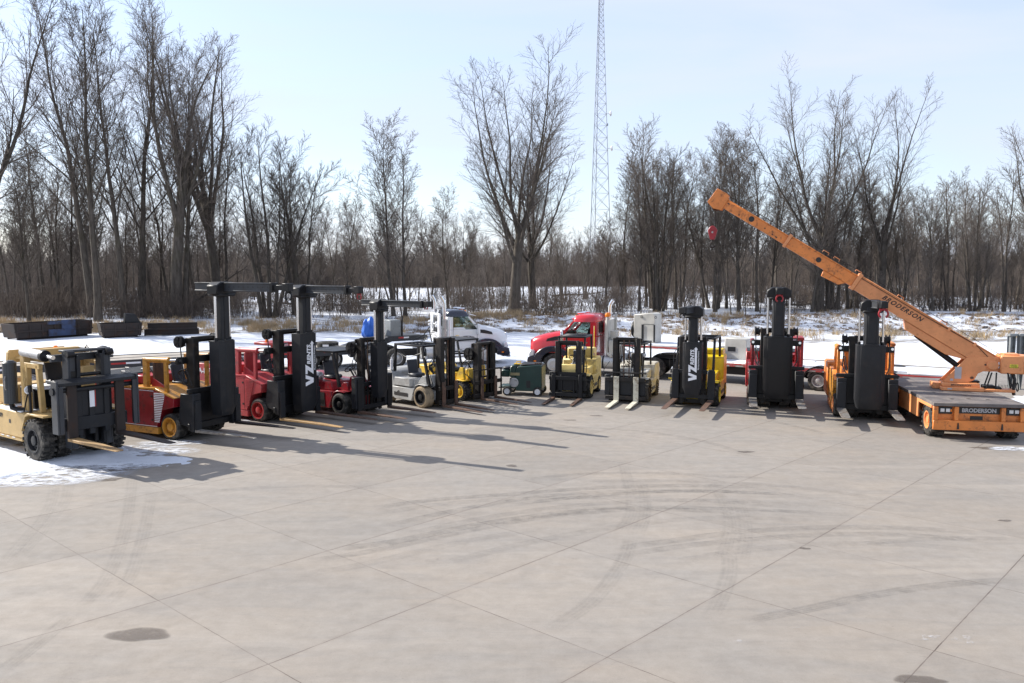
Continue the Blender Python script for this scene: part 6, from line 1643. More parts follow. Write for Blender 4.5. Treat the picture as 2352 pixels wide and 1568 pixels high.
tp = link("tarp", tarp_mesh()); tp.scale = (0.68, 0.68, 0.95); tp.location = on_lb(11.9, 1.7, 1.02)
tag(tp, "bright blue tarp bundle tied over gear on the grey trailer", "tarp")
ch = thing("chain_heap", "brown heap of chains and binders on the grey trailer deck beside an orange lamp", "chain", on_lb(6.9, 0.7, 0.772), 20)
mb = MB()
rnd = random.Random(8)
for k in range(26):
    c = Vector((rnd.gauss(0, 0.3), rnd.gauss(0, 0.12), 0.08 + abs(rnd.gauss(0, 0.1))))
    mb.ring(c, 0.1, 0.03, rnd.choice('xyz'), 10, 5)
mb.build("chain_links", M['cord'], ch)
bl = thing("warning_lamp", "small orange warning lamp lying on the grey trailer deck beside the chains", "lamp", on_lb(6.3, 0.4, 0.772), 0)
mb = MB(); mb.lathe([(0.09, 0), (0.09, 0.13), (0.05, 0.17), (0.001, 0.17)], (0, 0, 0), 16, ax='z'); mb.build("lamp_lens", M['amberlamp'], bl)
mb = MB(); mb.lathe([(0.1, -0.0), (0.1, 0.02), (0.001, 0.02)], (0, 0, 0), 16, ax='z'); mb.build("lamp_base", M['black'], bl)
bt = thing("bulkhead_box", "grey box with black corner post at the front of the grey trailer", "box", on_lb(12.9, 0.6, 1.222), 33)
mb = MB(); mb.box(-0.3, 0.3, 0, 0.8, 0, 0.85); mb.build("box_body", M['galv'], bt, 0.02)
mb = MB(); mb.box(0.31, 0.39, -0.05, 0.03, 0, 1.05); mb.build("corner_post", M['black'], bt, 0.005)
ds = thing("timber_block", "dark block lying on the far edge of the grey trailer deck", "timber", on_lb(9.6, 2.7, 0.78), 33)
mb = MB(); mb.box(-0.35, 0.35, -0.1, 0.1, 0.022, 0.16); mb.box(-0.25, -0.15, -0.12, 0.12, 0, 0.02); mb.box(0.15, 0.25, -0.12, 0.12, 0, 0.02); mb.build("block", M['rust_dark'], ds, 0.01)

# ------------------------------------------------------------------ scrap bins at the edge of the wood
def scrap_bin(label, px0, px1, py, h, depth, mat, extra=None, skew=0.0):
    a, b = at(px0, py), at(px1, py + skew)
    d = (b - a); L_ = d.length; ang = math.degrees(math.atan2(d.y, d.x))
    t = thing("scrap_bin", label, "scrap bin", tuple(a + Vector((0, 0, float(ground_z(a.x, a.y))))), ang)
    mb = MB()
    e = 0.05
    mb.prism([(0.15, 0.12), (L_ - 0.1, 0.12), (L_, h), (0, h * 0.96)], 'y', 0, e)
    mb.prism([(0.15, 0.12), (L_ - 0.1, 0.12), (L_, h), (0, h * 0.96)], 'y', depth - e, depth)
    mb.prism([(0.15, 0.12), (0.2, 0.12), (0.05, h * 0.96), (0, h * 0.96)], 'y', e, depth - e); mb.prism([(L_ - 0.15, 0.12), (L_ - 0.1, 0.12), (L_, h), (L_ - 0.05, h)], 'y', e, depth - e)
    mb.box(0.2, L_ - 0.15, e, depth - e, 0.12, 0.17)
    n = int(L_ / 0.9)
    for k in range(n + 1):
        xx = 0.2 + (L_ - 0.4) * k / n; mb.box(xx - 0.05, xx + 0.05, -0.06, -0.001, 0.13, h - 0.1)
    mb.box(0.0, L_, -0.07, -0.002, h * 0.5 - 0.05, h * 0.5 + 0.05)
    mb.box(0.3, L_ - 0.3, 0.2, 0.32, 0, 0.119); mb.box(0.3, L_ - 0.3, depth - 0.32, depth - 0.2, 0, 0.119)
    mb.build("bin_body", mat, t, 0.01)
    if extra: extra(t, L_, h)
    return t
def blue_panel(t, L_, h):
    mb = MB(); mb.box(L_ * 0.41, L_ * 0.76, -0.13, -0.075, 0.15, h * 0.55); mb.box(L_ * 0.58, L_ * 0.76, -0.13, -0.075, h * 0.55, h + 0.12); mb.box(L_ * 0.40, L_ * 0.58, -0.13, -0.075, h * 0.85, h + 0.05); mb.build("blue_panel", M['bluesteel'], t, 0.01)
scrap_bin("long dark rusty scrap bin with a faded blue panel, on snow at the far left", 33, 214, 783, 1.15, 1.9, M['rust_dark'], blue_panel, -12)
def spout(t, L_, h):
    mb = MB(); mb.prism([(L_ * 0.6, h - 0.05), (L_ * 0.98, h - 0.05), (L_ * 0.96, h + 0.1), (L_ * 0.85, h + 0.62), (L_ * 0.62, h + 0.66)], 'y', 0.3, 1.1); mb.build("scrap_hopper", M['black'], t, 0.03)
scrap_bin("shorter dark rusty bin with a black hopper poking out, in the middle of the scrap", 231, 328, 777, 1.05, 1.8, M['rust_dark'], spout, -4)
a, b = at(331, 771), at(457, 768)
gb = thing("girder_stack", "stack of two long dark steel girders lying on the snow by the wood", "girders", tuple(a), math.degrees(math.atan2(b.y - a.y, b.x - a.x)))
L_ = (b - a).length
for k in range(2):
    mb = MB(); z = 0.02 + 0.46 * k
    mb.prism([(0.0, z), (0.4, z), (0.4, z + 0.06), (0.23, z + 0.07), (0.23, z + 0.38), (0.4, z + 0.39), (0.4, z + 0.45), (0.0, z + 0.45), (0, z + 0.39), (0.17, z + 0.38), (0.17, z + 0.07), (0.0, z + 0.06)], 'x', 0.25 * k, L_ - 0.1 * k); mb.build("girder", M['rust_dark'], gb, 0.005)

# ------------------------------------------------------------------ radio mast
def lattice(base, H_, w0, w1):
    t = thing("radio_mast", "tall slender steel lattice radio mast rising beyond the woods", "radio mast", base, 12)
    legs = []
    def P(k, z):
        w = w0 + (w1 - w0) * z / H_
        a = R(90 + 120 * k); return Vector((w * 0.577 * math.cos(a), w * 0.577 * math.sin(a), z))
    for k in range(3):
        mb = MB(); mb.tube([P(k, 0), P(k, H_)], [0.13, 0.07], 6); mb.build("leg", M['towersteel'], t)
    mb = MB(); z = 0.0
    while z < H_ - 1.0:
        w = w0 + (w1 - w0) * z / H_; s = max(1.6, w * 0.85); z2 = min(H_, z + s)
        for k in range(3):
            j = (k + 1) % 3
            mb.tube([P(k, z), P(j, z2)], 0.05, 4); mb.tube([P(j, z), P(k, z2)], 0.05, 4); mb.tube([P(k, z), P(j, z)], 0.035, 4)
        z = z2
    mb.build("lattice_bracing", M['towersteel'], t)
    for zz in (52.0, 41.5, 49.0):
        mb = MB(); p = P(2, zz) if zz < 50 else P(2, zz)
        if zz == 49.0: mb.box(p.x + 0.1, p.x + 0.4, p.y - 0.2, p.y + 0.2, zz - 0.7, zz); mb.build("antenna_box", M['towersteel'], t)
        else:
            mb.lathe([(0.001, -0.35), (0.75, 0.0), (0.8, 0.25), (0.001, 0.35)], (p.x + 1.1, p.y - 0.3, zz), 18, ax='x'); mb.cyl((p.x, p.y, zz), (p.x + 0.9, p.y - 0.3, zz), 0.1, 8); mb.build("dish_antenna", M['white'], t)
    mb = MB(); p = P(0, H_ - 3); mb.tube([(0.3, 0, H_ - 6.5), (1.1, 0, H_ - 6.4), (1.1, 0, H_ - 3)], 0.07, 6); mb.tube([(0, 0, H_), (0, 0, H_ + 8)], 0.06, 6); mb.build("whip_antenna", M['towersteel'], t)
    return t
lattice((26.8, 265, 0), 91.0, 7.4, 1.0)
# ------------------------------------------------------------------ bare trees
class Tubes:
    """collects tapered tubes with numpy"""
    def __init__(s): s.V, s.F, s.n = [], [], 0
    def add(s, P, r, k):
        m = len(P)
        d = np.gradient(P, axis=0); d /= np.linalg.norm(d, axis=1, keepdims=True) + 1e-9
        ref = np.array([0.31, 0.17, 0.93]) if abs(d[0, 2]) < 0.8 else np.array([0.93, 0.31, 0.17])
        a = np.cross(d, ref); a /= np.linalg.norm(a, axis=1, keepdims=True) + 1e-9
        b = np.cross(d, a)
        t = np.arange(k) * 2 * math.pi / k
        ring = P[:, None, :] + (a[:, None, :] * np.cos(t)[None, :, None] + b[:, None, :] * np.sin(t)[None, :, None]) * r[:, None, None]
        s.V.append(ring.reshape(-1, 3))
        i = np.arange(m - 1)[:, None] * k + np.arange(k)[None, :]
        j = np.arange(m - 1)[:, None] * k + (np.arange(k)[None, :] + 1) % k
        s.F.append(np.stack([i, j, j + k, i + k], -1).reshape(-1, 4) + s.n)
        s.n += m * k
    def mesh(s, name, mat):
        return np_mesh(name, np.concatenate(s.V), np.concatenate(s.F), mat)

def bark(name, col, col2, moss=0.0):
    m, nt, b = newmat(name)
    N, L = nt.nodes, nt.links
    tc = N.new("ShaderNodeTexCoord"); oi = N.new("ShaderNodeObjectInfo")
    n = nz(N, L, vmap(N, L, tc.outputs['Object'], 0, (5, 5, 0.9)), 1.2, 6, 0.7)
    c = mixc(N, L, mr(N, L, n, 0.3, 0.7), col, col2)
    c = mixc(N, L, 1.0, c, mr(N, L, oi.outputs['Random'], 0, 1, 0.75, 1.25), 'MULTIPLY')
    if moss: c = mixc(N, L, mr(N, L, nz(N, L, tc.outputs['Object'], 0.5, 4, 0.6), 0.5, 0.7, 0, moss), c, (0.075, 0.07, 0.03))
    L.new(c, b.inputs['Base Color']); b.inputs['Roughness'].default_value = 0.9; b.inputs['Specular IOR Level'].default_value = 0.15
    return m
BARK = bark("bark", (0.042, 0.036, 0.03), (0.125, 0.107, 0.09), 0.3)
TWIG = bark("twigs", (0.092, 0.077, 0.067), (0.17, 0.143, 0.122))
BRUSH = bark("brush_stems", (0.062, 0.05, 0.043), (0.155, 0.125, 0.104))

def gen_tree(seed, H, spec):
    rng = np.random.default_rng(seed)
    tr, cr_ = Tubes(), Tubes()
    lv = spec['levels']
    def branch(p, d, L_, r, lev):
        n = lv[lev]['seg']
        P = [p]; D = d / np.linalg.norm(d)
        step = L_ / n
        wig, up = lv[lev]['wig'], lv[lev]['up']
        dirs = [D]
        for i in range(n):
            D = D + rng.normal(0, wig, 3) + np.array([0, 0, up])
            D /= np.linalg.norm(D)
            P.append(P[-1] + D * step); dirs.append(D)
        P = np.array(P)
        tip = lv[lev].get('tip', 0.25)
        t = np.linspace(0, 1, n + 1)
        rr = r * (1 - (1 - tip) * t ** lv[lev].get('tp', 0.9))
        if lev == 0: rr[0] *= 1.35
        (tr if lev <= spec.get('tl', 1) else cr_).add(P, rr, lv[lev]['k'])
        if lev + 1 < len(lv):
            c = lv[lev + 1]
            num = max(1, int(round(c['n'] * (0.75 + 0.5 * rng.random()))))
            az0 = rng.random() * 6.28
            t0, t1 = c['t']
            for i in range(num):
                tt = t0 + (t1 - t0) * (i + rng.random() * 0.8) / num
                f = tt * n; a = min(n - 1, int(f)); q = P[a] + (P[a + 1] - P[a]) * (f - a)
                base = dirs[min(n, a + 1)]
                az = az0 + i * 2.4 + rng.normal(0, 0.4)
                ang = R(c['a'][0] + (c['a'][1] - c['a'][0]) * rng.random())
                ref = np.array([1.0, 0, 0]) if abs(base[0]) < 0.8 else np.array([0, 1.0, 0])
                u = np.cross(base, ref); u /= np.linalg.norm(u); v = np.cross(base, u)
                nd = base * math.cos(ang) + (u * math.cos(az) + v * math.sin(az)) * math.sin(ang)
                shape = 1 - c.get('fall', 0.5) * (tt - t0) / max(1e-3, (t1 - t0))
                ll = L_ * c['l'] * shape * (0.7 + 0.6 * rng.random())
                rloc = np.interp(tt, t, rr)
                branch(q, nd, ll, max(c.get('rmin', 0.01), rloc * c['r']), lev + 1)
    ld = np.array(spec.get('lean', (0, 0, 1)), float)
    for st in spec.get('stems', [((0, 0), (0, 0, 1), 1.0)]):
        (ox, oy), dd, sc = st
        branch(np.array([ox, oy, -0.3]), np.array(dd, float), H * spec['trunk'] * sc, spec['r0'] * sc, 0)
    for T_ in (tr, cr_):
        for A in T_.V: pass
    return tr, cr_

def L0(seg=10, wig=0.03, up=0.02, tip=0.3): return dict(seg=seg, wig=wig, up=up, k=8, tip=tip)
TW = dict(k=3, tip=0.5, wig=0.07, up=0.03)
TALL = dict(trunk=0.97, r0=0.28, tl=1, levels=[L0(14, 0.03, 0.03, 0.08),
    dict(n=20, t=(0.28, 0.96), a=(14, 36), l=0.34, r=0.42, seg=8, wig=0.045, up=0.075, k=5, fall=0.6, tip=0.2),
    dict(n=9, t=(0.15, 0.98), a=(20, 44), l=0.38, r=0.46, seg=6, wig=0.06, up=0.05, k=4, tip=0.3, rmin=0.02),
    dict(n=6, t=(0.12, 1.0), a=(22, 48), l=0.50, r=0.52, seg=3, wig=0.07, up=0.04, k=3, tip=0.5, rmin=0.012),
    dict(TW, n=4, t=(0.15, 1.0), a=(20, 42), l=0.6, r=0.65, seg=2, rmin=0.009)])
FORK = dict(trunk=0.42, r0=0.40, tl=1, levels=[L0(8, 0.025, 0.02, 0.68),
    dict(n=5, t=(0.5, 1.0), a=(6, 26), l=1.42, r=0.55, seg=13, wig=0.045, up=0.055, k=6, fall=0.1, tip=0.08),
    dict(n=16, t=(0.12, 0.98), a=(16, 42), l=0.29, r=0.42, seg=7, wig=0.06, up=0.06, k=4, fall=0.5, tip=0.25, rmin=0.022),
    dict(n=7, t=(0.12, 1.0), a=(20, 48), l=0.48, r=0.52, seg=4, wig=0.08, up=0.045, k=3, tip=0.5, rmin=0.013),
    dict(TW, n=5, t=(0.12, 1.0), a=(20, 45), l=0.58, r=0.65, seg=2, rmin=0.009)])
FAN = dict(trunk=0.36, r0=0.42, tl=1, levels=[L0(7, 0.02, 0.02, 0.75),
    dict(n=9, t=(0.5, 1.0), a=(10, 36), l=1.62, r=0.45, seg=14, wig=0.04, up=0.075, k=6, fall=-0.12, tip=0.08),
    dict(n=17, t=(0.10, 0.98), a=(20, 46), l=0.28, r=0.42, seg=7, wig=0.06, up=0.05, k=4, fall=0.45, tip=0.25, rmin=0.02),
    dict(n=8, t=(0.12, 1.0), a=(22, 50), l=0.48, r=0.52, seg=4, wig=0.08, up=0.035, k=3, tip=0.5, rmin=0.0125),
    dict(TW, n=5, t=(0.12, 1.0), a=(20, 46), l=0.6, r=0.65, seg=2, rmin=0.009)])
SLIM = dict(trunk=0.97, r0=0.17, tl=1, levels=[L0(14, 0.035, 0.03, 0.08),
    dict(n=26, t=(0.22, 0.97), a=(20, 46), l=0.25, r=0.4, seg=6, wig=0.06, up=0.06, k=4, fall=0.5, tip=0.25),
    dict(n=9, t=(0.12, 0.98), a=(22, 48), l=0.46, r=0.48, seg=4, wig=0.08, up=0.045, k=3, tip=0.4, rmin=0.016),
    dict(n=6, t=(0.12, 1.0), a=(22, 48), l=0.52, r=0.6, seg=3, wig=0.08, up=0.03, k=3, tip=0.5, rmin=0.012),
    dict(TW, n=3, t=(0.2, 1.0), a=(18, 42), l=0.55, r=0.7, seg=2, rmin=0.0095)])
MULTI = dict(trunk=0.95, r0=0.2, tl=1, stems=[((0, 0), (0.02, 0, 1), 1.0), ((0.5, 0.2), (0.16, 0.05, 1), 0.92), ((-0.5, 0.1), (-0.15, 0.03, 1), 0.95), ((0.2, -0.4), (0.07, -0.14, 1), 0.85), ((-0.2, 0.5), (-0.05, 0.12, 1), 0.9)], levels=[L0(12, 0.04, 0.03, 0.08),
    dict(n=14, t=(0.25, 0.97), a=(18, 44), l=0.28, r=0.42, seg=6, wig=0.06, up=0.06, k=4, fall=0.4, tip=0.25),
    dict(n=9, t=(0.12, 0.98), a=(20, 46), l=0.46, r=0.48, seg=4, wig=0.08, up=0.045, k=3, tip=0.4, rmin=0.017),
    dict(n=8, t=(0.12, 1.0), a=(20, 48), l=0.52, r=0.6, seg=2, wig=0.08, up=0.035, k=3, tip=0.5, rmin=0.012)])
SMALL = dict(trunk=0.75, r0=0.10, tl=0, levels=[L0(9, 0.07, 0.02, 0.2),
    dict(n=12, t=(0.2, 0.98), a=(24, 52), l=0.55, r=0.5, seg=6, wig=0.1, up=0.04, k=4, fall=0.3, tip=0.3, rmin=0.016),
    dict(n=9, t=(0.15, 1.0), a=(22, 50), l=0.48, r=0.5, seg=4, wig=0.1, up=0.03, k=3, tip=0.5, rmin=0.011),
    dict(n=5, t=(0.15, 1.0), a=(22, 50), l=0.5, r=0.6, seg=2, wig=0.1, up=0.02, k=3, tip=0.6, rmin=0.009)])

POLE = dict(trunk=0.97, r0=0.19, tl=0, levels=[dict(seg=12, wig=0.045, up=0.03, k=6, tip=0.12),
    dict(n=22, t=(0.3, 0.98), a=(20, 48), l=0.24, r=0.42, seg=5, wig=0.07, up=0.06, k=4, fall=0.5, tip=0.3, rmin=0.035),
    dict(n=8, t=(0.12, 1.0), a=(22, 50), l=0.48, r=0.55, seg=3, wig=0.09, up=0.04, k=3, tip=0.4, rmin=0.022),
    dict(n=5, t=(0.12, 1.0), a=(22, 50), l=0.55, r=0.6, seg=2, wig=0.09, up=0.03, k=3, tip=0.5, rmin=0.012)])

PROTO = {}
def proto(key, spec, seed, H):
    tr, cr_ = gen_tree(seed, H, spec)
    zmax = max(float(v[:, 2].max()) for v in cr_.V); 
    allv = np.concatenate(cr_.V)
    w = float(np.percentile(allv[:, 0], 97) - np.percentile(allv[:, 0], 3))
    PROTO[key] = (tr.mesh("trunk", BARK), cr_.mesh("crown", TWIG), zmax, w)
for key, spec, seed, H in (('tall1', TALL, 1, 27), ('tall2', TALL, 2, 27), ('tall3', TALL, 9, 27), ('fork1', FORK, 3, 26), ('fork2', FORK, 14, 26), ('fan1', FAN, 5, 24), ('fan2', FAN, 6, 24),
                           ('slim1', SLIM, 7, 18), ('slim2', SLIM, 8, 18), ('slim3', SLIM, 18, 18), ('multi1', MULTI, 10, 18), ('multi2', MULTI, 11, 18), ('pole1', POLE, 21, 16), ('pole2', POLE, 22, 16), ('pole3', POLE, 23, 16), ('pole4', POLE, 24, 16), ('small1', SMALL, 12, 8), ('small2', SMALL, 13, 8)):
    proto(key, spec, seed, H)

used = set()
def plant(key, base, H, rot, label, group=None, width=None, lean=(0, 0), name="bare_tree"):
    tm_, cm_, zmax, w = PROTO[key]
    sz = H / zmax
    sx = min(1.2 * sz, max(0.72 * sz, width / w)) if width else sz
    root = thing(name, label, "tree", base, 0, group)
    root.rotation_euler = (R(lean[1]), R(lean[0]), R(rot))
    root.scale = (sx, sx, sz)
    for nm, me in (("trunk", tm_), ("crown", cm_)):
        o = bpy.data.objects.new(nm, me); COL.objects.link(o); o.parent = root
    return root
def by_pixel(key, bx, by, ty, wpx, rot, label, lean=(0, 0), group=None):
    """a tree whose foot shows at bx, by, its tip at height ty and its crown wpx wide"""
    p = at(bx, by)
    d = p.y
    el = math.atan((YH - 0 - ty) / FPX) if False else None
    v = (ty - IH / 2) / FPX
    up = math.tan(-PITCH - math.atan(v))
    H = CAM_H + up * d * 1.0
    p.z = float(ground_z(p.x, p.y))
    return plant(key, tuple(p), H - p.z, rot, label, group, wpx / FPX * d if wpx else None, lean)

by_pixel('fork2', -40, 760, -260, 620, 20, "huge bare tree at the left edge, its limbs entering the picture from outside", (6, 0))
by_pixel('slim1', 68, 752, 330, 260, 60, "bare tree with crooked limbs low in front of the left edge of the wood")
by_pixel('tall1', 212, 742, -60, 300, 10, "very tall bare tree leaning slightly left, second of the left row", (-4, 0))
by_pixel('tall2', 226, 748, -70, 240, 140, "very tall straight bare tree close beside the left-leaning one")
by_pixel('tall3', 288, 742, -20, 260, 70, "tall bare tree with slanting limbs between the straight one and the great forked one", (-2, 0))
by_pixel('tall1', 330, 740, -30, 240, 200, "tall bare tree just left of the great forked tree")
by_pixel('fork1', 402, 741, -10, 330, 40, "great forked bare tree with the thickest mossy trunk in the left row")
by_pixel('tall2', 428, 740, 40, 210, 300, "bare tree with dense brushy top just right of the great forked tree", (2, 0))
by_pixel('fork1', 505, 733, 35, 380, 160, "bare tree leaning right and parting in two, last of the tall left row", (8, 0))
by_pixel('multi1', 620, 742, 262, 240, 30, "many-stemmed bushy bare tree behind the second boom tower")
by_pixel('multi2', 690, 735, 300, 210, 100, "lighter many-stemmed bare tree right of the bushy one")
by_pixel('slim2', 905, 738, 255, 150, 0, "slim bare tree with feathery top, left of the pair behind the third boom")
by_pixel('slim3', 930, 742, 285, 150, 80, "slim bare tree with feathery top, right of the pair behind the third boom", (1.5, 0))
by_pixel('slim1', 800, 730, 440, 90, 120, "thin young bare tree standing alone in the gap left of the slim pair")
by_pixel('fan2', 1180, 733, 75, 330, 250, "big fan-shaped bare tree behind the gap between the two trucks")
by_pixel('fan1', 1225, 726, 235, 250, 220, "darker bare tree close behind the right side of the big fan-shaped tree", (4, 0))
by_pixel('slim2', 1030, 725, 420, 130, 45, "leaning young bare tree left of the big fan-shaped tree", (-6, 0))
by_pixel('slim3', 1290, 725, 530, 70, 10, "small thin bare tree right of the big fan-shaped tree")
by_pixel('slim1', 1390, 722, 480, 110, 200, "short bare tree standing in front of the foot of the radio mast")
by_pixel('multi2', 1511, 726, 262, 190, 60, "bare tree with rounded brushy crown just right of the radio mast")
by_pixel('multi1', 1640, 722, 280, 170, 140, "bare tree behind the hook of the crane, many thin upright stems")
by_pixel('slim1', 1697, 726, 285, 140, 30, "dark slim bare tree behind the raised tip of the crane boom")
by_pixel('fan1', 1880, 733, 118, 350, 70, "tallest fan-shaped bare tree on the right, pale trunk behind the crane boom")
by_pixel('fork2', 2022, 732, 190, 290, 130, "bare tree with crooked fork right of the tallest fan-shaped one", (2, 0))
by_pixel('slim3', 1945, 727, 330, 130, 20, "slim bare tree between the tallest fan-shaped tree and the crooked one")
by_pixel('slim2', 2142, 735, 420, 130, 240, "thin twisted bare tree above the base of the crane boom")
by_pixel('multi1', 2238, 735, 450, 170, 10, "low spreading bare tree left of the right edge of the wood")
by_pixel('fork1', 2400, 745, 250, 420, 300, "large bare tree at the right edge with limbs reaching in from outside", (-4, 0))
# the thinner trees between and behind them
rnd = random.Random(77)
keys = ['slim1', 'slim2', 'slim3', 'multi1', 'multi2', 'small1', 'small2']
POLES = ['pole1', 'pole2', 'pole3', 'pole4']
def fill(n, x0, x1, y0, y1, h0, h1, label, group, ks):
    for i in range(n):
        k = rnd.choice(ks)
        u = x0 + (x1 - x0) * (i + rnd.random()) / n
        Y = rnd.uniform(y0, y1)
        X = (u - IW / 2) / FPX * Y
        plant(k, (X, Y, float(ground_z(X, Y))), rnd.uniform(h0, h1), rnd.uniform(0, 360), label, group, None, (rnd.uniform(-4, 4), rnd.uniform(-3, 3)))
fill(66, 1480, 2420, 79, 130, 8, 15.5, "slender bare tree crowded in the dark wood behind the crane boom", "slender trees in the wood on the right", POLES)
fill(34, -40, 560, 80, 125, 9, 16, "slender bare tree crowded in the wood behind the tall left row", "slender trees in the wood on the left", POLES)
fill(34, 560, 1480, 84, 165, 5, 9.5, "low bare tree in the open snowy ground behind the middle of the row", "low trees in the middle ground", ['pole1', 'pole3', 'small1', 'small2', 'pole4'])
fill(26, 1440, 2420, 76, 90, 3.5, 7, "scrubby bare sapling at the front edge of the right wood", "saplings at the edge of the right wood", ['small1', 'small2', 'slim2'])
fill(24, -40, 1440, 76, 92, 3, 6.5, "scrubby bare sapling at the front edge of the left and middle wood", "saplings at the edge of the left and middle wood", ['small1', 'small2', 'slim2'])

fill(36, -20, 2400, 125, 215, 10, 17, "grey bare tree of middle height beyond the snowy clearing", "middle-height trees beyond the clearing", POLES + ['multi1', 'multi2'])

fill(26, 520, 1420, 92, 135, 9, 14.5, "grey bare tree of middle height in the snowy clearing behind the trucks", "middle-height trees in the clearing", ['slim1', 'slim2', 'slim3', 'multi1', 'multi2', 'pole2'])
fill(14, 1410, 1830, 82, 98, 14.5, 19, "tall slim bare tree massed with others between the radio mast and the tallest fan-shaped tree", "tall slim trees right of the radio mast", ['slim1', 'slim2', 'slim3', 'multi1', 'pole3'])
fill(14, 1850, 2420, 84, 100, 11, 15.5, "slim bare tree massed with others above the crane boom", "slim trees above the crane boom", ['slim1', 'slim2', 'slim3', 'multi2', 'pole1'])
fill(12, -40, 560, 80, 100, 13, 21, "slim bare tree between the big trunks of the tall left row", "slim trees among the tall left row", ['slim1', 'slim2', 'slim3', 'pole2', 'pole4'])

# ------------------------------------------------------------------ stuff: brush, far wood, dry grass, clods
def tile(name, base, placements, mat, kind='stuff', smooth=True):
    """base: (v, f); placements: (x, y, z, rot, sxy, sz)"""
    v, f = base
    P = np.array(placements)
    c, s = np.cos(P[:, 3]), np.sin(P[:, 3])
    X = (v[None, :, 0] * c[:, None] - v[None, :, 1] * s[:, None]) * P[:, 4:5] + P[:, 0:1]
    Y = (v[None, :, 0] * s[:, None] + v[None, :, 1] * c[:, None]) * P[:, 4:5] + P[:, 1:2]
    Z = v[None, :, 2] * P[:, 5:6] + P[:, 2:3]
    V = np.stack([X, Y, Z], -1).reshape(-1, 3)
    F = (f[None] + (np.arange(len(P)) * len(v))[:, None, None]).reshape(-1, f.shape[1])
    return tag(link(name, np_mesh(name, V, F, mat, smooth=smooth)), kind=kind)

def brush_base(seed, n, h, spread, lean):
    rng = np.random.default_rng(seed)
    T_ = Tubes()
    for i in range(n):
        a = rng.random() * 6.28; r = spread * rng.random() ** 0.5
        p = np.array([r * math.cos(a), r * math.sin(a), -0.1]); hh = h * rng.uniform(0.5, 1.1)
        d = np.array([rng.normal(0, lean), rng.normal(0, lean), 1.0]); d /= np.linalg.norm(d)
        P = [p]
        for k in range(4):
            d = d + rng.normal(0, 0.13, 3); d /= np.linalg.norm(d); P.append(P[-1] + d * hh / 4)
        P = np.array(P); T_.add(P, np.linspace(0.016, 0.006, 5), 3)
        for j in range(5):
            q = P[rng.integers(1, 5)]; dd = d + rng.normal(0, 0.55, 3); dd /= np.linalg.norm(dd)
            ll = hh * rng.uniform(0.15, 0.4)
            T_.add(np.array([q, q + dd * ll * 0.5, q + (dd + np.array([0, 0, 0.2])) * ll]), np.array([0.009, 0.007, 0.005]), 3)
    return np.concatenate(T_.V), np.concatenate(T_.F)
rng = np.random.default_rng(5)
for bi, (seed, n) in enumerate(((1, 34), (2, 26), (3, 40))):
    pl = []
    tries = 0
    while len(pl) < 150 and tries < 6000:
        tries += 1
        Y = 75 + 60 * rng.random() ** 1.4
        X = rng.uniform(-0.66, 0.66) * Y
        u = X / Y * FPX + IW / 2
        dens = 1.0 if u < 560 else (0.5 if u > 1480 else 0.35)
        if u > 1480 and Y < 80: continue
        if 108 < Y < 125 and 560 < u < 1500: dens = 0.05
        if rng.random() > dens: continue
        s = rng.uniform(0.6, 1.25)
        pl.append((X, Y, float(ground_z(X, Y)), rng.random() * 6.28, s * 1.3, s))
    tile("undergrowth", brush_base(seed, n, 2.3, 1.1, 0.22), pl, BRUSH)
# hedge-like thickets that close the view under the trees
for bi, (seed, y0, y1, hs, cnt) in enumerate(((21, 128, 150, 2.0, 240), (22, 200, 240, 3.0, 480))):
    pl = []
    for i in range(cnt):
        Y = rng.uniform(y0, y1); X = rng.uniform(-0.68, 0.68) * Y
        u = X / Y * FPX + IW / 2
        if bi == 0 and 560 < u < 1500 and rng.random() < 0.97: continue
        pl.append((X, Y, float(ground_z(X, Y)), rng.random() * 6.28, hs * 0.9, hs * rng.uniform(0.6, 1.1)))
    tile("thicket", brush_base(seed, 40, 2.6, 1.2, 0.25), pl, BRUSH)
# the far wood
def low_tree(seed):
    spec = dict(trunk=0.9, r0=0.22, tl=9, levels=[L0(7, 0.06, 0.02, 0.1),
        dict(n=16, t=(0.15, 0.98), a=(25, 55), l=0.42, r=0.5, seg=4, wig=0.1, up=0.06, k=3, fall=0.35, tip=0.3, rmin=0.06),
        dict(n=8, t=(0.2, 1.0), a=(25, 55), l=0.45, r=0.6, seg=3, wig=0.12, up=0.04, k=3, tip=0.5, rmin=0.05),
        dict(n=4, t=(0.2, 1.0), a=(25, 55), l=0.5, r=0.6, seg=2, wig=0.12, up=0.03, k=3, tip=0.6, rmin=0.04)])
    tr, cr_ = gen_tree(seed, 10, spec)
    return np.concatenate(tr.V), np.concatenate(tr.F)
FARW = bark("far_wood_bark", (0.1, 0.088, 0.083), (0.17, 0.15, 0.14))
for k in range(3):
    pl = []
    for i in range(220):
        Y = rng.uniform(240, 420); X = rng.uniform(-1.05, 1.05) * Y
        h = rng.uniform(0.85, 1.35) * (1.45 if rng.random() < 0.12 else 1)
        pl.append((X, Y, -0.3, rng.random() * 6.28, h, h * rng.uniform(0.85, 1.15)))
    tile("distant_wood", low_tree(40 + k), pl, FARW)
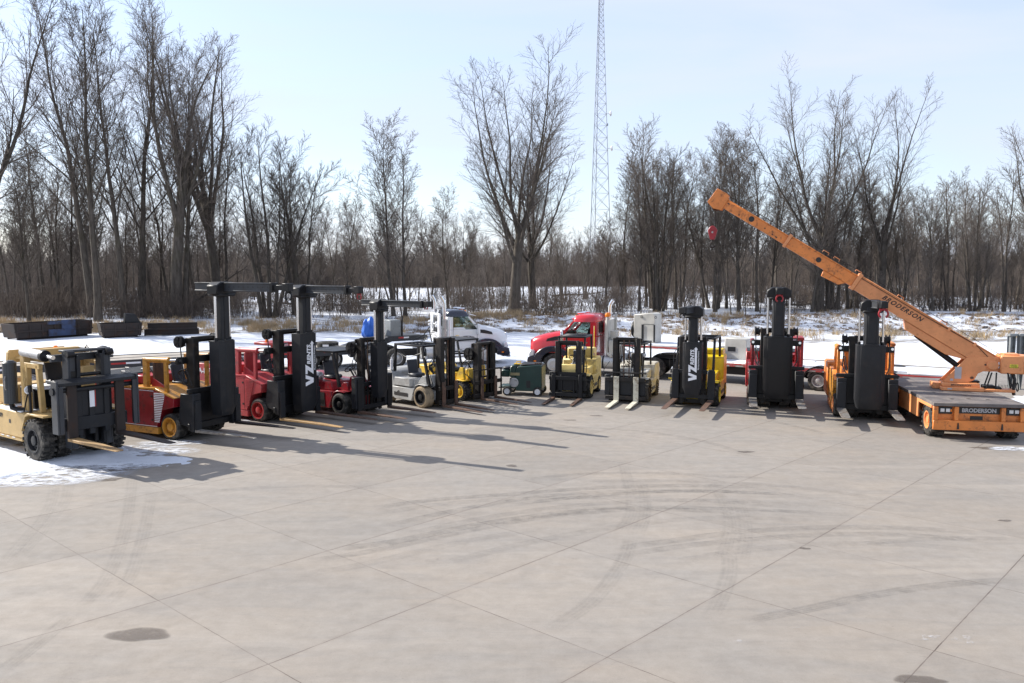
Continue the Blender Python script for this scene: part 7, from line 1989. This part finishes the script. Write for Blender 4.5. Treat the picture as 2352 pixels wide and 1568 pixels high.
# dark conifers and pale houses far away are too small to build singly; one spruce shows
cn = thing("conifer", "small dark conifer poking out of the distant wood left of the radio mast", "tree", tuple(at(1277, 628) * 0.55), 0)
cn.location.z = 0
T_ = Tubes(); T_.add(np.array([[0, 0, 0], [0, 0, 5.0], [0, 0, 10.5]]), np.array([0.25, 0.15, 0.03]), 6)
o = link("trunk", T_.mesh("trunk", BARK), cn)
T_ = Tubes()
r2 = np.random.default_rng(3)
for i in range(420):
    z = 1.0 + 9.3 * r2.random() ** 0.8; a = r2.random() * 6.28; l_ = (10.6 - z) * 0.27 * r2.uniform(0.6, 1.1) + 0.15
    d = np.array([math.cos(a), math.sin(a), -0.25]); q = np.array([0, 0, z])
    T_.add(np.array([q, q + d * l_ * 0.6, q + d * l_ + np.array([0, 0, 0.1])]), np.array([0.12, 0.16, 0.03]), 3)
link("crown", T_.mesh("crown", surf("conifer_needles", (0.02, 0.032, 0.02), 0.9)), cn)
# fallen limbs by the wood
def fallen(px, py, L_, az, lift, label, r=0.18):
    p = at(px, py); p.z = float(ground_z(p.x, p.y))
    t = thing("fallen_tree", label, "fallen tree", tuple(p), az)
    T_ = Tubes(); rr_ = np.random.default_rng(int(px))
    P = np.array([[L_ * u, 0.25 * math.sin(u * 5), 0.15 + lift * u + 0.1 * math.sin(u * 9)] for u in np.linspace(0, 1, 9)])
    T_.add(P, np.linspace(r, 0.05, 9), 7); link("trunk", T_.mesh("trunk", BARK), t)
    T_ = Tubes()
    for i in range(22):
        q = P[rr_.integers(2, 9)]; d = np.array([0.6, rr_.normal(0, 0.6), rr_.normal(0.3, 0.5)]); l_ = rr_.uniform(0.6, 2.2)
        T_.add(np.array([q, q + d * l_ * 0.5, q + d * l_ + rr_.normal(0, 0.15, 3)]), np.array([0.05, 0.03, 0.012]), 4)
    link("branches", T_.mesh("branches", TWIG), t)
fallen(400, 738, 6.5, 8, 4.2, "broken trunk slanting up to the right from the great forked tree")
fallen(1270, 690, 9.0, 2, 0.6, "long fallen limb lying on the snow behind the red truck", 0.16)
fallen(1790, 722, 5.0, 5, 0.4, "fallen branches lying in front of the wood behind the tallest tower", 0.14)
fallen(700, 715, 7.0, 170, 1.2, "fallen limb on the snowy slope behind the second boom", 0.14)
# dry grass
def grass_base(seed, n, h):
    r_ = np.random.default_rng(seed); V, F = [], []
    for i in range(n):
        a = r_.random() * 6.28; q = 0.35 * r_.random() ** 0.5; b = np.array([q * math.cos(a), q * math.sin(a), -0.02])
        d = np.array([r_.normal(0, 0.3), r_.normal(0, 0.3), 1.0]); hh = h * r_.uniform(0.5, 1.1); s_ = np.array([math.cos(a + 1), math.sin(a + 1), 0]) * 0.011
        m_ = b + d * hh * 0.55; e_ = b + d * hh + np.array([d[0], d[1], -0.3]) * hh * 0.35
        o_ = len(V); V += [b - s_, b + s_, m_ - s_ * 0.8, m_ + s_ * 0.8, e_]
        F += [(o_, o_ + 1, o_ + 3), (o_, o_ + 3, o_ + 2), (o_ + 2, o_ + 3, o_ + 4)]
    return np.array(V), np.array(F)
GRASS = surf("dry_grass", (0.36, 0.27, 0.165), 0.9, var=0.35, scale=0.6, spec=0.1)
pl = []
while len(pl) < 1350:
    X = rng.uniform(-48, 48); b_ = float(bank_line(X)); q = rng.random()
    if q < 0.55:
        Y = (b_ + 8.5 + rng.normal(0, 1.6)) if X > -10 else 70 + rng.normal(0, 2.4)
        if X > 6 and rng.random() < 0.75: continue
    elif q < 0.85 and X > 2: Y = b_ - 5 + rng.normal(0, 2.2)
    else: Y = b_ + rng.uniform(-1, 7)
    if X < -4 and Y < 64: continue
    if fbm(np.array(X * 0.35), np.array(Y * 0.6), 3, 61) < 0.47: continue
    pl.append((X, Y, float(ground_z(X, Y)), rng.random() * 6.28, rng.uniform(0.8, 1.5), rng.uniform(0.5, 1.25)))
tile("dry_grass", grass_base(1, 26, 0.62), pl, GRASS)
# earth clods on the bank
b = bmesh.new(); bmesh.ops.create_icosphere(b, subdivisions=2, radius=1.0)
r_ = random.Random(2)
for v_ in b.verts: v_.co *= r_.uniform(0.45, 1.45)
cv = np.array([v_.co for v_ in b.verts]); cf = np.array([[w_.index for w_ in f_.verts] for f_ in b.faces]); b.free()
pl = []
while len(pl) < 900:
    X = rng.uniform(-6, 46); Y = float(bank_line(X)) + rng.uniform(0.5, 8.5)
    if fbm(np.array(X * 0.3), np.array(Y * 0.5), 3, 71) < 0.42: continue
    s = 0.035 + 0.10 * rng.random() ** 2.2
    pl.append((X, Y, float(ground_z(X, Y)) + s * 0.1, rng.random() * 6.28, s * rng.uniform(0.9, 1.7), s * rng.uniform(0.5, 0.9)))
tile("earth_clods", (cv, cf), pl, surf("clod_earth", (0.17, 0.125, 0.09), 0.95, var=0.4, scale=2.0, dirt=(0.6, 0.62, 0.66), dirt_amt=0.35, dscale=3, spec=0.1), smooth=False)

WEED = surf("brown_weeds", (0.19, 0.135, 0.09), 0.9, var=0.4, scale=0.8, spec=0.1)
pl = []
while len(pl) < 1500:
    X = rng.uniform(-8, 46); Y = float(bank_line(X)) + rng.uniform(-0.5, 9.0)
    if fbm(np.array(X * 0.3), np.array(Y * 0.5), 3, 81) < 0.44: continue
    s = rng.uniform(0.4, 1.0)
    pl.append((X, Y, float(ground_z(X, Y)), rng.random() * 6.28, s, s * rng.uniform(0.6, 1.2)))
tile("weed_tufts", grass_base(7, 34, 0.3), pl, WEED)
